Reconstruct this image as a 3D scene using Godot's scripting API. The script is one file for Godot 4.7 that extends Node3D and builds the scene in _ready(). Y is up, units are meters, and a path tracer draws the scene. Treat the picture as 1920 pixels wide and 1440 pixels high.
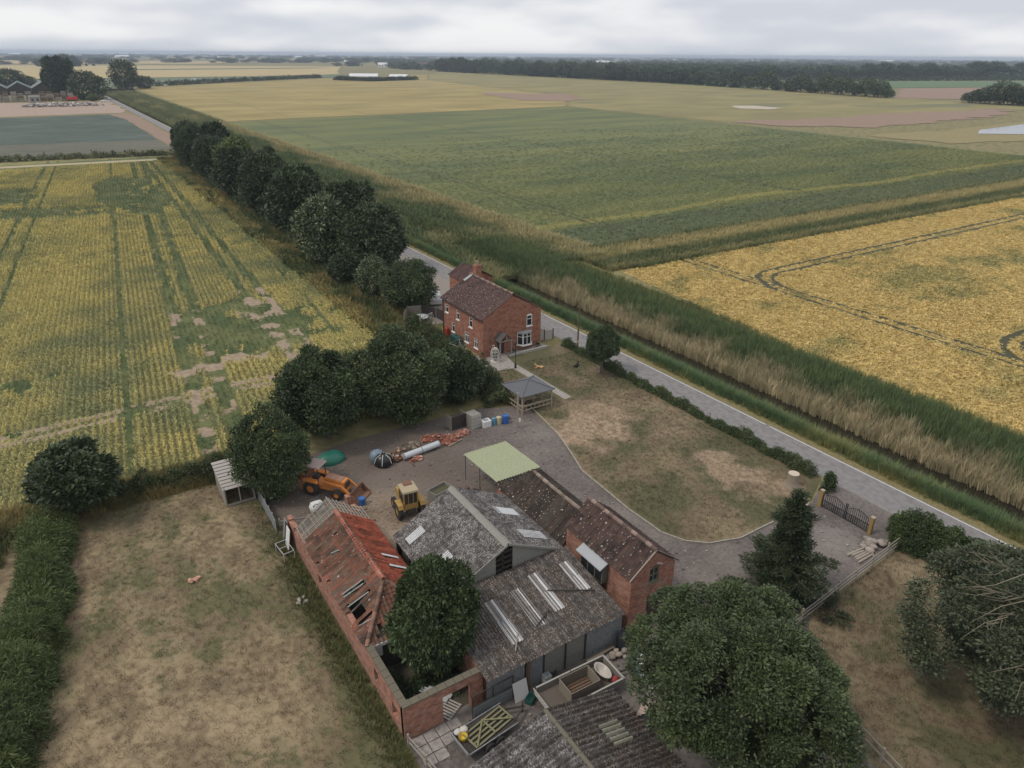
extends Node3D
# A fenland farmstead seen from a drone. Road runs along -Z (x 52.5 to 56.4), metres, y up.

var rng := RandomNumberGenerator.new()
var mats := {}
var counts := {}

class MB:
	# collects triangles of one mesh (front faces clockwise)
	var v := PackedVector3Array()
	var n := PackedVector3Array()
	var c := PackedColorArray()
	var uv := PackedVector2Array()
	var ix := PackedInt32Array()
	var col := Color(1, 1, 1)
	func vert(p: Vector3, nn: Vector3, t: Vector2 = Vector2.ZERO) -> int:
		v.append(p); n.append(nn); c.append(col); uv.append(t)
		return v.size() - 1
	func tri(a: Vector3, b: Vector3, d: Vector3):
		var nn := (d - a).cross(b - a).normalized()
		var i := vert(a, nn); vert(b, nn); vert(d, nn)
		ix.append_array([i, i + 1, i + 2])
	func quad(a: Vector3, b: Vector3, d: Vector3, e: Vector3):
		var nn := (d - a).cross(b - a)
		if nn.length_squared() < 1e-12: nn = (e - a).cross(d - a)
		nn = nn.normalized()
		var i := vert(a, nn, Vector2(0, 0)); vert(b, nn, Vector2(1, 0)); vert(d, nn, Vector2(1, 1)); vert(e, nn, Vector2(0, 1))
		ix.append_array([i, i + 1, i + 2, i, i + 2, i + 3])
	func box(at: Vector3, size: Vector3, b: Basis = Basis.IDENTITY):
		var x := b.x * size.x * 0.5; var y := b.y * size.y * 0.5; var z := b.z * size.z * 0.5
		quad(at - x + y + z, at + x + y + z, at + x - y + z, at - x - y + z)
		quad(at + x + y - z, at - x + y - z, at - x - y - z, at + x - y - z)
		quad(at + x + y + z, at + x + y - z, at + x - y - z, at + x - y + z)
		quad(at - x + y - z, at - x + y + z, at - x - y + z, at - x - y - z)
		quad(at - x + y - z, at + x + y - z, at + x + y + z, at - x + y + z)
		quad(at - x - y + z, at + x - y + z, at + x - y - z, at - x - y - z)
	func bar(p: Vector3, q: Vector3, w: float, h: float, up: Vector3 = Vector3.UP):
		var d := (q - p)
		var l := d.length()
		d /= l
		if absf(d.dot(up)) > 0.98: up = Vector3.RIGHT
		var s := up.cross(d).normalized()
		box((p + q) * 0.5, Vector3(w, h, l), Basis(s, d.cross(s).normalized(), d))
	func prism(poly: PackedVector2Array, depth: float, xf: Transform3D = Transform3D.IDENTITY):
		# poly in local xy, extruded along local z, centred
		if not Geometry2D.is_polygon_clockwise(poly): poly.reverse()
		var m := poly.size(); var t := Geometry2D.triangulate_polygon(poly)
		var f := PackedVector3Array(); var k := PackedVector3Array()
		for p in poly:
			f.append(xf * Vector3(p.x, p.y, depth / 2)); k.append(xf * Vector3(p.x, p.y, -depth / 2))
		for i in range(0, t.size(), 3):
			var a := t[i]; var b := t[i + 1]; var d := t[i + 2]
			var cr := (poly[b] - poly[a]).cross(poly[d] - poly[a])
			if cr > 0: var sw := b; b = d; d = sw
			tri(f[a], f[b], f[d]); tri(k[a], k[d], k[b])
		for i in m:
			var j := (i + 1) % m
			quad(f[i], k[i], k[j], f[j])
	func tube(pts: Array, rad: Array, sides := 8, cap := true):
		var base := v.size(); var cnt := pts.size(); var ref := Vector3.UP
		var d0: Vector3 = (pts[cnt - 1] - pts[0]).normalized()
		if absf(d0.y) > 0.8: ref = Vector3.RIGHT
		for i in cnt:
			var d: Vector3 = (pts[mini(i + 1, cnt - 1)] - pts[maxi(i - 1, 0)]).normalized()
			var s := ref.cross(d).normalized(); var u := d.cross(s)
			for k in sides:
				var a := TAU * k / sides; var nn := s * cos(a) + u * sin(a)
				vert(pts[i] + nn * rad[i], nn, Vector2(float(k) / sides, i))
		for i in cnt - 1:
			for k in sides:
				var a := base + i * sides + k; var b := base + i * sides + (k + 1) % sides
				ix.append_array([a, b + sides, b, a, a + sides, b + sides])
		if cap:
			for e in 2:
				var q := base + (cnt - 1) * sides * e
				var d: Vector3 = (pts[1] - pts[0]) if e == 0 else (pts[cnt - 1] - pts[cnt - 2])
				var nn := d.normalized() * (-1.0 if e == 0 else 1.0)
				var o := vert(pts[0] if e == 0 else pts[cnt - 1], nn)
				for k in sides: vert(v[q + k], nn)
				for k in sides:
					var a := o + 1 + k; var b := o + 1 + (k + 1) % sides
					if e == 0: ix.append_array([o, a, b])
					else: ix.append_array([o, b, a])
	func lathe(prof: Array, xf: Transform3D, sides := 16):
		# prof: Vector2(radius, height) from bottom to top about local y
		var base := v.size()
		for i in prof.size():
			var a: Vector2 = prof[maxi(i - 1, 0)]; var b: Vector2 = prof[mini(i + 1, prof.size() - 1)]
			var t := (b - a).normalized()
			for k in sides:
				var g := TAU * k / sides
				var nn := Vector3(cos(g) * t.y, -t.x, sin(g) * t.y).normalized()
				vert(xf * Vector3(prof[i].x * cos(g), prof[i].y, prof[i].x * sin(g)), xf.basis * nn)
		for i in prof.size() - 1:
			for k in sides:
				var a := base + i * sides + k; var b := base + i * sides + (k + 1) % sides
				ix.append_array([a, b, b + sides, a, b + sides, a + sides])
	func ball(at: Vector3, r: Vector3, su := 10, sv := 6, noise := 0.0, sd := 1, b: Basis = Basis.IDENTITY):
		var base := v.size(); var q := RandomNumberGenerator.new(); q.seed = sd
		for i in sv + 1:
			var th := PI * i / sv
			for k in su:
				var ph := TAU * k / su
				var d := Vector3(sin(th) * cos(ph), cos(th), sin(th) * sin(ph))
				var j := 1.0 + (q.randf_range(-noise, noise) if i > 0 and i < sv else 0.0)
				vert(at + b * (d * r * j), b * (d / r).normalized())
		for i in sv:
			for k in su:
				var a := base + i * su + k; var e := base + i * su + (k + 1) % su
				ix.append_array([a, a + su, e + su, a, e + su, e])
	func add(pv: PackedVector3Array, pn: PackedVector3Array, pi: PackedInt32Array, xf: Transform3D, cc: Color):
		var base := v.size()
		v.append_array(xf * pv); n.append_array(Transform3D(xf.basis.orthonormalized(), Vector3.ZERO) * pn)
		var pc := PackedColorArray(); pc.resize(pv.size()); pc.fill(cc); c.append_array(pc)
		var j := PackedInt32Array(pi)
		for q in j.size(): j[q] += base
		ix.append_array(j)
	func mesh() -> ArrayMesh:
		var a := []; a.resize(Mesh.ARRAY_MAX)
		a[Mesh.ARRAY_VERTEX] = v; a[Mesh.ARRAY_NORMAL] = n; a[Mesh.ARRAY_COLOR] = c; a[Mesh.ARRAY_INDEX] = ix
		if uv.size() == v.size(): a[Mesh.ARRAY_TEX_UV] = uv
		var m := ArrayMesh.new(); m.add_surface_from_arrays(Mesh.PRIMITIVE_TRIANGLES, a)
		return m

func lin(r: float, g: float, b: float) -> Color: return Color(r, g, b).linear_to_srgb()

func uniq(called: String, parent: Node) -> String:
	var k := str(parent.get_instance_id()) + called
	var i: int = counts.get(k, -1) + 1
	counts[k] = i
	return called if i == 0 else "%s_%03d" % [called, i]

func put(o: Node3D, called: String, parent: Node = null) -> Node3D:
	if parent == null: parent = self
	o.name = uniq(called, parent)
	parent.add_child(o, true)
	return o

func part(b, called: String, m: Material, parent: Node = null) -> MeshInstance3D:
	var o := MeshInstance3D.new()
	o.mesh = b.mesh() if b is MB else b
	o.material_override = m
	put(o, called, parent)
	return o

func tag(o: Node, label: String, category: String, group := "") -> Node:
	o.set_meta("label", label); o.set_meta("category", category)
	if group: o.set_meta("group", group)
	return o

func thing(called: String, label: String, category: String, at := Vector3.ZERO, turn := 0.0, group := "") -> Node3D:
	var o := Node3D.new()
	put(o, called); o.position = at; o.rotation.y = turn
	tag(o, label, category, group)
	return o

func solid(b, called: String, m: Material, label := "") -> MeshInstance3D:
	var o := part(b, called, m)
	o.set_meta("kind", "structure")
	if label: o.set_meta("label", label)
	return o

func ramp(cols: Array, at: Array = []) -> Gradient:
	var g := Gradient.new(); var o := PackedFloat32Array(); var cc := PackedColorArray()
	for i in cols.size():
		o.append(at[i] if at else float(i) / (cols.size() - 1)); cc.append(cols[i])
	g.offsets = o; g.colors = cc
	return g

func ntex(freq: float, g: Gradient, size := 512, octaves := 4, sd := 1, kind := FastNoiseLite.TYPE_SIMPLEX_SMOOTH) -> NoiseTexture2D:
	var f := FastNoiseLite.new(); f.seed = sd; f.frequency = freq; f.fractal_octaves = octaves; f.noise_type = kind
	var t := NoiseTexture2D.new(); t.noise = f; t.width = size; t.height = size; t.seamless = true
	if g: t.color_ramp = g
	else:
		t.as_normal_map = true; t.bump_strength = 6.0
	return t

func flat(key: String, cc: Color, rough := 0.9, metal := 0.0) -> StandardMaterial3D:
	if mats.has(key): return mats[key]
	var m := StandardMaterial3D.new()
	m.albedo_color = cc; m.roughness = rough; m.metallic = metal
	mats[key] = m
	return m

# a surface whose tone varies: world-mapped noise over `span` metres between the given linear colours
func patchy(key: String, cols: Array, span: float, freq := 0.02, rough := 0.95, octaves := 5, at: Array = [], bump := false) -> StandardMaterial3D:
	if mats.has(key): return mats[key]
	var m := StandardMaterial3D.new()
	var cc := []
	for q in cols: cc.append(lin(q[0], q[1], q[2]))
	m.albedo_texture = ntex(freq, ramp(cc, at), 512, octaves, key.hash() % 1000)
	m.uv1_triplanar = true; m.uv1_world_triplanar = true; m.uv1_scale = Vector3.ONE / span
	m.roughness = rough
	m.vertex_color_use_as_albedo = true
	mats[key] = m
	return m

func vcol(key: String, rough := 0.9) -> StandardMaterial3D:
	if mats.has(key): return mats[key]
	var m := StandardMaterial3D.new()
	m.vertex_color_use_as_albedo = true; m.roughness = rough
	mats[key] = m
	return m

func textured(key: String, img: Image, rough := 0.95) -> StandardMaterial3D:
	var m := StandardMaterial3D.new()
	m.albedo_texture = ImageTexture.create_from_image(img); m.roughness = rough
	m.vertex_color_use_as_albedo = true
	mats[key] = m
	return m

func noise(sd: int, freq: float, octaves := 4) -> FastNoiseLite:
	var f := FastNoiseLite.new(); f.seed = sd; f.frequency = freq; f.fractal_octaves = octaves
	f.noise_type = FastNoiseLite.TYPE_SIMPLEX_SMOOTH
	return f

func rnd(a: float, b: float) -> float: return rng.randf_range(a, b)

func mixc(a: Color, b: Color, t: float) -> Color: return a.lerp(b, clampf(t, 0, 1))

func scatter(called: String, label: String, mesh: Mesh, m: Material, xfs: Array, cols: Array, cat := "plants") -> MultiMeshInstance3D:
	var mm := MultiMesh.new()
	mm.transform_format = MultiMesh.TRANSFORM_3D; mm.use_colors = true; mm.mesh = mesh
	mm.instance_count = xfs.size()
	for i in xfs.size():
		mm.set_instance_transform(i, xfs[i]); mm.set_instance_color(i, cols[i])
	var o := MultiMeshInstance3D.new(); o.multimesh = mm; o.material_override = m
	put(o, called)
	o.set_meta("kind", "stuff"); tag(o, label, cat)
	return o

func spot(x: float, y: float, z: float, s: float, sy := 1.0) -> Transform3D:
	return Transform3D(Basis(Vector3.UP, rnd(0, TAU)) * Basis.from_scale(Vector3(s, s * sy, s)), Vector3(x, y, z))

func inside(p: Vector2, poly: PackedVector2Array) -> bool: return Geometry2D.is_point_in_polygon(p, poly)

# a flat horizontal sheet from a polygon (x,z), UV in 0..1 over `r` when given
func sheet(poly: PackedVector2Array, y: float, r := Rect2()) -> MB:
	var b := MB.new(); var t := Geometry2D.triangulate_polygon(poly)
	for p in poly:
		var u := Vector2.ZERO
		if r.size.x > 0: u = (p - r.position) / r.size
		b.vert(Vector3(p.x, y, p.y), Vector3.UP, u)
	for i in range(0, t.size(), 3):
		var a := t[i]; var e := t[i + 1]; var d := t[i + 2]
		if (poly[e] - poly[a]).cross(poly[d] - poly[a]) < 0: b.ix.append_array([a, d, e])
		else: b.ix.append_array([a, e, d])
	return b

# the same outline with a wandering edge
func ragged(p: PackedVector2Array, amp: float, step: float, sd: int) -> PackedVector2Array:
	var o := PackedVector2Array(); var nz := noise(sd, 0.5 / step, 3)
	for i in p.size():
		var a := p[i]; var b := p[(i + 1) % p.size()]; var m := maxi(1, int(a.distance_to(b) / step)); var d := (b - a).normalized().orthogonal()
		for k in m:
			var c := a.lerp(b, float(k) / m); o.append(c + d * nz.get_noise_2d(c.x, c.y) * amp * 2.0)
	return o

func pv(a: Array) -> PackedVector2Array:
	var p := PackedVector2Array()
	for i in range(0, a.size(), 2): p.append(Vector2(a[i], a[i + 1]))
	return p

func _ready():
	rng.seed = 77
	var cam := Camera3D.new(); cam.name = "camera"; add_child(cam)
	cam.position = Vector3(0, 34, 0)
	cam.basis = Basis(Vector3.UP, deg_to_rad(-32.6)) * Basis(Vector3.RIGHT, deg_to_rad(-24.84)) * Basis(Vector3.BACK, deg_to_rad(0.42))
	cam.fov = 56.74; cam.near = 0.1; cam.far = 30000.0; cam.current = true
	var env := Environment.new()
	env.background_mode = Environment.BG_SKY
	env.sky = Sky.new(); env.sky.sky_material = overcast_sky()
	env.background_energy_multiplier = 1.0
	env.tonemap_mode = Environment.TONE_MAPPER_LINEAR
	env.tonemap_exposure = 1.06
	env.sdfgi_enabled = true; env.ssao_enabled = true; env.ssil_enabled = true
	env.fog_enabled = true; env.fog_density = 0.00013; env.fog_light_color = Color(0.74, 0.79, 0.86)
	var we := WorldEnvironment.new(); we.name = "world"; we.environment = env; add_child(we)
	var sun := DirectionalLight3D.new(); sun.name = "sun"; add_child(sun)
	sun.light_energy = 0.45; sun.light_angular_distance = 12.0; sun.light_color = Color(1.0, 0.96, 0.9)
	sun.shadow_enabled = true
	sun.look_at_from_position(Vector3.ZERO, Vector3(0.62, -0.95, 0.12))
	build_ground()
	build_fields()
	build_buildings()
	build_trees()
	build_plants()
	build_yard_things()
	build_house_things()
	build_far()

func overcast_sky() -> PanoramaSkyMaterial:
	var w := 2048; var h := 1024
	var img := Image.create(w, h, false, Image.FORMAT_RGB8)
	img.fill(Color(0.86, 0.87, 0.89))
	var big := noise(5, 1.0, 5); var thin := noise(9, 1.0, 4)
	for y in range(0, 512):
		var el := (0.5 - (y + 0.5) / h) * PI
		var step := 1 if el < 0.35 else 4
		var dist := 1.0 / (sin(el) + 0.06)
		for x in range(0, w, step):
			var az := TAU * x / w
			var p := Vector3(cos(az) * dist, sin(az) * dist, 0) * 0.16
			var a := big.get_noise_3dv(p * 0.6) * 0.5 + 0.5
			var b := thin.get_noise_3d(cos(az) * 5.5, sin(az) * 5.5, el * 26.0) * 0.5 + 0.5
			var t := smoothstep(0.34, 0.68, a * 0.55 + b * 0.45)
			var cc := Color(0.80, 0.818, 0.85).lerp(Color(0.945, 0.945, 0.945), t)
			if step == 1: img.set_pixel(x, y, cc)
			else: img.fill_rect(Rect2i(x, y, 4, 1), cc)
	var m := PanoramaSkyMaterial.new(); m.panorama = ImageTexture.create_from_image(img)
	return m

func paint(r: Rect2, px_per_m: float, f: Callable) -> Image:
	var w := int(r.size.x * px_per_m); var h := int(r.size.y * px_per_m)
	var img := Image.create(w, h, false, Image.FORMAT_RGB8)
	for y in h:
		for x in w:
			var cc: Color = f.call(r.position.x + (x + 0.5) / px_per_m, r.position.y + (y + 0.5) / px_per_m)
			img.set_pixel(x, y, cc.linear_to_srgb())
	return img

var n_big := noise(21, 0.035, 4)
var n_mid := noise(22, 0.22, 4)
var n_fine := noise(23, 1.3, 3)
var n_row := noise(24, 0.09, 3)

const STRAW := Color(0.29, 0.225, 0.138)
const DRY := Color(0.19, 0.142, 0.085)
const LAWN := Color(0.085, 0.088, 0.036)
const SOIL := Color(0.3, 0.225, 0.16)
const GRAVEL := Color(0.135, 0.118, 0.112)

func grass_tone(x: float, z: float, green: float) -> Color:
	var a := n_mid.get_noise_2d(x, z); var b := n_fine.get_noise_2d(x, z); var g := n_big.get_noise_2d(x * 2.2, z * 2.2)
	var cc := mixc(DRY * 0.92, STRAW * 1.08, 0.5 + a * 1.15 + b * 0.75)
	return mixc(cc, LAWN, smoothstep(-0.3, 0.4, g * 1.1 + a * 0.7 + b * 0.5 + green - 0.5) * 0.85)

func paddock_tone(x: float, z: float) -> Color:
	var edge := smoothstep(4.0, 0.6, 9.6 - x) * 0.75
	var mow := 0.12 * sin((x + z * 0.03) * 2.6)
	return grass_tone(x, z, 0.3 + edge + mow)

func lawn_tone(x: float, z: float) -> Color:
	var cc := grass_tone(x, z, 0.68 + 0.25 * n_row.get_noise_2d(x, z)) * 0.82
	var bare := smoothstep(5.5, 2.0, Vector2((x - 40.5) * 0.75, z + 49.5).length() + n_mid.get_noise_2d(x, z) * 3.0)
	bare = maxf(bare, smoothstep(2.6, 0.8, Vector2((x - 46.5), (z + 36) * 0.35).length() + n_mid.get_noise_2d(x + 50, z) * 2.5) * 0.8)
	bare = maxf(bare, smoothstep(2.0, 0.9, Vector2(x - 48.4, z + 31).length()) * 0.8)
	return mixc(cc, Color(0.37, 0.27, 0.19), bare * (0.75 + n_fine.get_noise_2d(x, z) * 0.5))

func yard_tone(x: float, z: float) -> Color:
	var a := n_mid.get_noise_2d(x * 0.7, z * 0.7); var b := n_fine.get_noise_2d(x * 2, z * 2)
	var cc := mixc(Color(0.1, 0.085, 0.08), Color(0.19, 0.165, 0.15), 0.45 + a * 0.8 + b * 0.7)
	var muddy := smoothstep(7.5, 3.0, Vector2((x - 17), (z + 44.5) * 0.9).length() + a * 3)
	cc = mixc(cc, mixc(Color(0.19, 0.14, 0.095), Color(0.4, 0.32, 0.24), 0.5 + b * 0.9 + a * 1.2), muddy)
	var brown := smoothstep(32.0, 24.0, x) * smoothstep(-40.0, -46.0, z) * 0.5
	cc = mixc(cc, Color(0.135, 0.1, 0.075), brown)
	var pale := smoothstep(0.1, 0.5, n_big.get_noise_2d(x * 3 + 40, z * 3)) * smoothstep(38.0, 44.0, x)
	return mixc(cc, Color(0.27, 0.25, 0.235), pale * 0.4)

# the weedy bean field west of the road: 0 bare soil, 1 weeds, 2 crop
func left_kind(x: float, z: float) -> float:
	var r := x + 0.085 * (z + 120.0); var wob := n_mid.get_noise_2d(x, z)
	for q in [[-13.2, 0.36], [-10.2, 0.36], [12.2, 0.6], [15.0, 0.6]]:
		if absf(r - q[0]) < q[1] * (1.35 + wob): return 1.0 if z < -108 or wob > -0.08 else 0.0
	if absf(r - 5.4) < 0.36: return 1.0
	for q in [22.4, 24.9]:
		if absf(x + 0.04 * (z + 120.0) - q) < 0.7 + wob * 0.4: return 1.0 if z < -114 or wob > 0.1 else 0.0
	if absf(x + 0.06 * (z + 120.0) - 30.2) < 0.22: return 1.0
	for q in [-77.6, -75.8]:
		if absf(z - q + 0.6 * sin(x * 0.12)) < 0.6 + wob * 0.5: return 0.0 if wob < 0.22 else 1.0
	if z > -292 and z < -281: return 1.0
	if Vector2((x - 12.5) / 5.5, (z + 85.6) / 1.6).length() + wob * 1.7 < 0.75: return 0.0
	if Vector2((x - 21.5) / 1.8, (z + 99) / 13).length() + wob * 2.0 < 0.5: return 0.0
	var weed := smoothstep(1.15, 0.7, Vector2((x - 18) / 11.0, (z + 97) / 13.0).length())
	weed = maxf(weed, smoothstep(1.2, 0.8, Vector2((x - 18) / 9.0, (z + 215) / 32.0).length()))
	weed = maxf(weed, smoothstep(1.3, 0.7, absf(z + 196 - x * 0.3) / 8.0) * 0.95 if x < 12 else 0.0)
	weed = maxf(weed, smoothstep(1.2, 0.8, Vector2((x + 10) / 8.0, (z + 225) / 15.0).length()))
	weed = maxf(weed, smoothstep(1.2, 0.6, absf(z + 90.5) / 1.8) * 0.55)
	weed = maxf(weed, smoothstep(24.0, 37.0, x) * 0.6)
	if weed + n_big.get_noise_2d(x * 1.6, z * 1.6) * 0.5 + wob * 0.75 > 0.62: return 1.0
	return 2.0

func left_tone(x: float, z: float) -> Color:
	var k := left_kind(x, z); var b := n_fine.get_noise_2d(x, z); var a := n_mid.get_noise_2d(x * 0.6, z * 0.6)
	if k < 0.5: return mixc(SOIL * 0.85, Color(0.36, 0.28, 0.2), 0.35 + b)
	if k < 1.5: return mixc(Color(0.062, 0.088, 0.028), Color(0.14, 0.15, 0.055), 0.4 + a + b * 0.5)
	var g := n_big.get_noise_2d(x * 0.8 + 90, z * 0.5)
	var yellow := mixc(Color(0.33, 0.28, 0.085), Color(0.44, 0.37, 0.13), 0.5 + b)
	return mixc(yellow, Color(0.165, 0.18, 0.075), 0.3 + g * 0.9 + a * 0.7 + smoothstep(18.0, 36.0, x) * 0.25 + smoothstep(-120.0, -80.0, z) * 0.16)

func left_tone_rows(x: float, z: float) -> Color:
	# bare earth and weeds show between the drilled rows
	var cc := left_tone(x, z)
	if left_kind(x, z) > 1.5 and absf(fposmod(x + 0.085 * (z + 120.0) + 24.0 + 0.33, 0.66) - 0.33) > 0.17: cc = mixc(cc, Color(0.075, 0.075, 0.04), 0.7)
	return cc

func right_track(x: float, z: float) -> bool:
	# two wheelings along the ditch side with a curve off to the east
	var w := n_mid.get_noise_2d(x * 2, z * 2) * 0.25
	for q in [94.6, 96.8]:
		if absf(x - q - w) < 0.62 and z > -91.5: return true
	var d := Vector2(x - 103.5, z + 70.0).length()
	for q in [6.0, 8.2]:
		if x < 103.5 and z < -70.0 and absf(d - q - w) < 0.56: return true
		if x >= 103.5 and absf(z + 70.0 + q - w + (x - 103.5) * 0.012) < 0.62: return true
	d = Vector2(x - 104.5, z + 31.0).length()
	for q in [6.2, 8.4]:
		if x < 104.5 and z < -31.0 and absf(d - q - w) < 0.56: return true
		if x >= 104.5 and absf(z + 31.0 + q - w) < 0.6: return true
	return false

func right_tone(x: float, z: float) -> Color:
	if right_track(x, z): return Color(0.06, 0.06, 0.03)
	var b := n_fine.get_noise_2d(x, z); var a := n_mid.get_noise_2d(x * 0.5, z * 0.5)
	var cc := mixc(Color(0.44, 0.33, 0.115), Color(0.56, 0.43, 0.175), 0.5 + b)
	var g := smoothstep(0.1, 0.6, n_big.get_noise_2d(x * 0.9 + 11, z * 1.6) + a * 0.45)
	g = maxf(g, smoothstep(1.1, 0.3, Vector2((x - 122) / 14.0, (z + 62) / 9.0).length() + a * 0.8) * 0.9)
	return mixc(cc, Color(0.2, 0.2, 0.075), g * 0.7)

func green_tone(x: float, z: float) -> Color:
	var b := n_fine.get_noise_2d(x, z * 0.5); var a := n_mid.get_noise_2d(x * 0.12, z * 0.5)
	var g := n_big.get_noise_2d(x * 0.25, z * 1.1)
	var cc := mixc(Color(0.082, 0.106, 0.04), Color(0.145, 0.155, 0.052), 0.5 + g * 1.0 + a * 0.5 + b * 0.2)
	cc = mixc(cc, Color(0.3, 0.26, 0.08), smoothstep(2.4, 1.0, absf(z + 127.5 + sin(x * 0.05) * 1.5 + a * 3)) * 0.55)
	cc = mixc(cc, Color(0.085, 0.105, 0.05), smoothstep(9.0, 6.0, absf(z + 114.5)) * 0.7)
	for q in [[101.3, 0.0], [103.7, 0.0], [176.0, 0.05], [178.0, 0.05], [252.0, 0.0]]:
		if absf(x - q[0] - (z + 200) * -0.012 + a) < 0.4: cc = mixc(cc, Color(0.055, 0.066, 0.03), 0.75)
	for q in [-119.0, -121.2, -205.0, -300.0]:
		if absf(z - q + a) < 0.35: cc = mixc(cc, Color(0.06, 0.07, 0.035), 0.6)
	return cc

func wheat_tone(x: float, z: float) -> Color:
	var a := n_mid.get_noise_2d(x * 0.05, z * 0.1); var g := n_big.get_noise_2d(x * 0.15, z * 0.35)
	var cc := mixc(Color(0.24, 0.19, 0.066), Color(0.34, 0.265, 0.1), 0.5 + a + g * 0.5)
	cc = mixc(cc, Color(0.19, 0.185, 0.075), smoothstep(0.15, 0.6, g) * 0.5)
	if absf(fposmod(x + z * 0.02, 48.0) - 24.0) < 0.7: cc = mixc(cc, Color(0.17, 0.15, 0.065), 0.6)
	return cc

func cabbage_tone(x: float, z: float) -> Color:
	var a := n_mid.get_noise_2d(x * 0.3, z * 1.6); var b := n_fine.get_noise_2d(x * 0.6, z); var g := n_big.get_noise_2d(x * 0.6, z)
	if z > -358.0 - (x + 20) * -0.09 + g * 4.0 : return mixc(Color(0.075, 0.08, 0.056), Color(0.15, 0.14, 0.105), 0.45 + a * 0.7 + b * 0.5 + g * 0.4)
	return mixc(mixc(Color(0.035, 0.055, 0.043), Color(0.085, 0.12, 0.095), 0.45 + a * 0.8 + b * 0.6 + g * 0.5), Color(0.16, 0.13, 0.1), smoothstep(0.25, 0.5, b + a * 0.6) * 0.5)

func barley_tone(x: float, z: float) -> Color:
	var a := n_mid.get_noise_2d(x * 0.05, z * 0.1); var g := n_big.get_noise_2d(x * 0.12 + 70, z * 0.3)
	var cc := mixc(Color(0.19, 0.17, 0.068), Color(0.26, 0.22, 0.088), 0.5 + a + g * 0.5)
	return mixc(cc, Color(0.115, 0.125, 0.07), smoothstep(0.3, 0.55, g + a * 0.3) * 0.7)

func brick_maps():
	# fine clay texture with coarse staining: courses are finer than a pixel at this distance
	var img := Image.create(512, 512, false, Image.FORMAT_RGB8)
	var st := noise(61, 0.012, 4); var q := RandomNumberGenerator.new(); q.seed = 4
	var tones := [Color(0.33, 0.12, 0.072), Color(0.4, 0.155, 0.095), Color(0.28, 0.1, 0.066), Color(0.36, 0.18, 0.125), Color(0.44, 0.19, 0.125)]
	for row in 64:
		for k in 22:
			var x0 := k * 24 - (12 if row % 2 else 0)
			var cc: Color = tones[q.randi() % 5] * q.randf_range(0.85, 1.12)
			var s := st.get_noise_2d(x0, row * 8)
			cc = mixc(cc, Color(0.34, 0.25, 0.2), smoothstep(0.1, 0.5, s) * 0.65)
			cc = mixc(cc, Color(0.12, 0.07, 0.055), smoothstep(0.15, 0.5, -s) * 0.6)
			img.fill_rect(Rect2i(x0, row * 8, 24, 8), Color(0.3, 0.24, 0.2).linear_to_srgb())
			img.fill_rect(Rect2i(x0, row * 8, 22, 7), cc.linear_to_srgb())
	for key in ["brick", "house_brick"]:
		var m := textured(key, img)
		m.uv1_triplanar = true; m.uv1_world_triplanar = true; m.uv1_scale = Vector3.ONE / 4.8
		m.texture_filter = BaseMaterial3D.TEXTURE_FILTER_LINEAR_WITH_MIPMAPS_ANISOTROPIC
		if key == "house_brick": m.albedo_color = Color(0.95, 0.9, 0.87)
	# asbestos-cement sheets with lichen
	for v in 3:
		img = Image.create(512, 512, false, Image.FORMAT_RGB8)
		var n1 := noise(71 + v, 0.02, 4); var n2 := noise(81 + v, 0.085, 3); var n3 := noise(91 + v, 0.006, 3)
		for y in 512:
			for x in 512:
				var a := n1.get_noise_2d(x, y); var b := n2.get_noise_2d(x, y); var d := n3.get_noise_2d(x, y)
				var cc := mixc(Color(0.075, 0.068, 0.065), Color(0.165, 0.152, 0.146), 0.5 + a * 0.9 + d * 0.6)
				if v == 1: cc = mixc(cc, Color(0.085, 0.06, 0.047), 0.55 + d)
				cc = mixc(cc, Color(0.42, 0.4, 0.38), smoothstep(0.22, 0.45, b + a * 0.3 + d * 0.25) * (0.62 if v == 1 else 0.8))
				cc = mixc(cc, Color(0.03, 0.026, 0.023), smoothstep(0.2, 0.45, -b - a * 0.3) * 0.7)
				img.set_pixel(x, y, cc.linear_to_srgb())
		textured("asbestos%d" % v, img)

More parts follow.
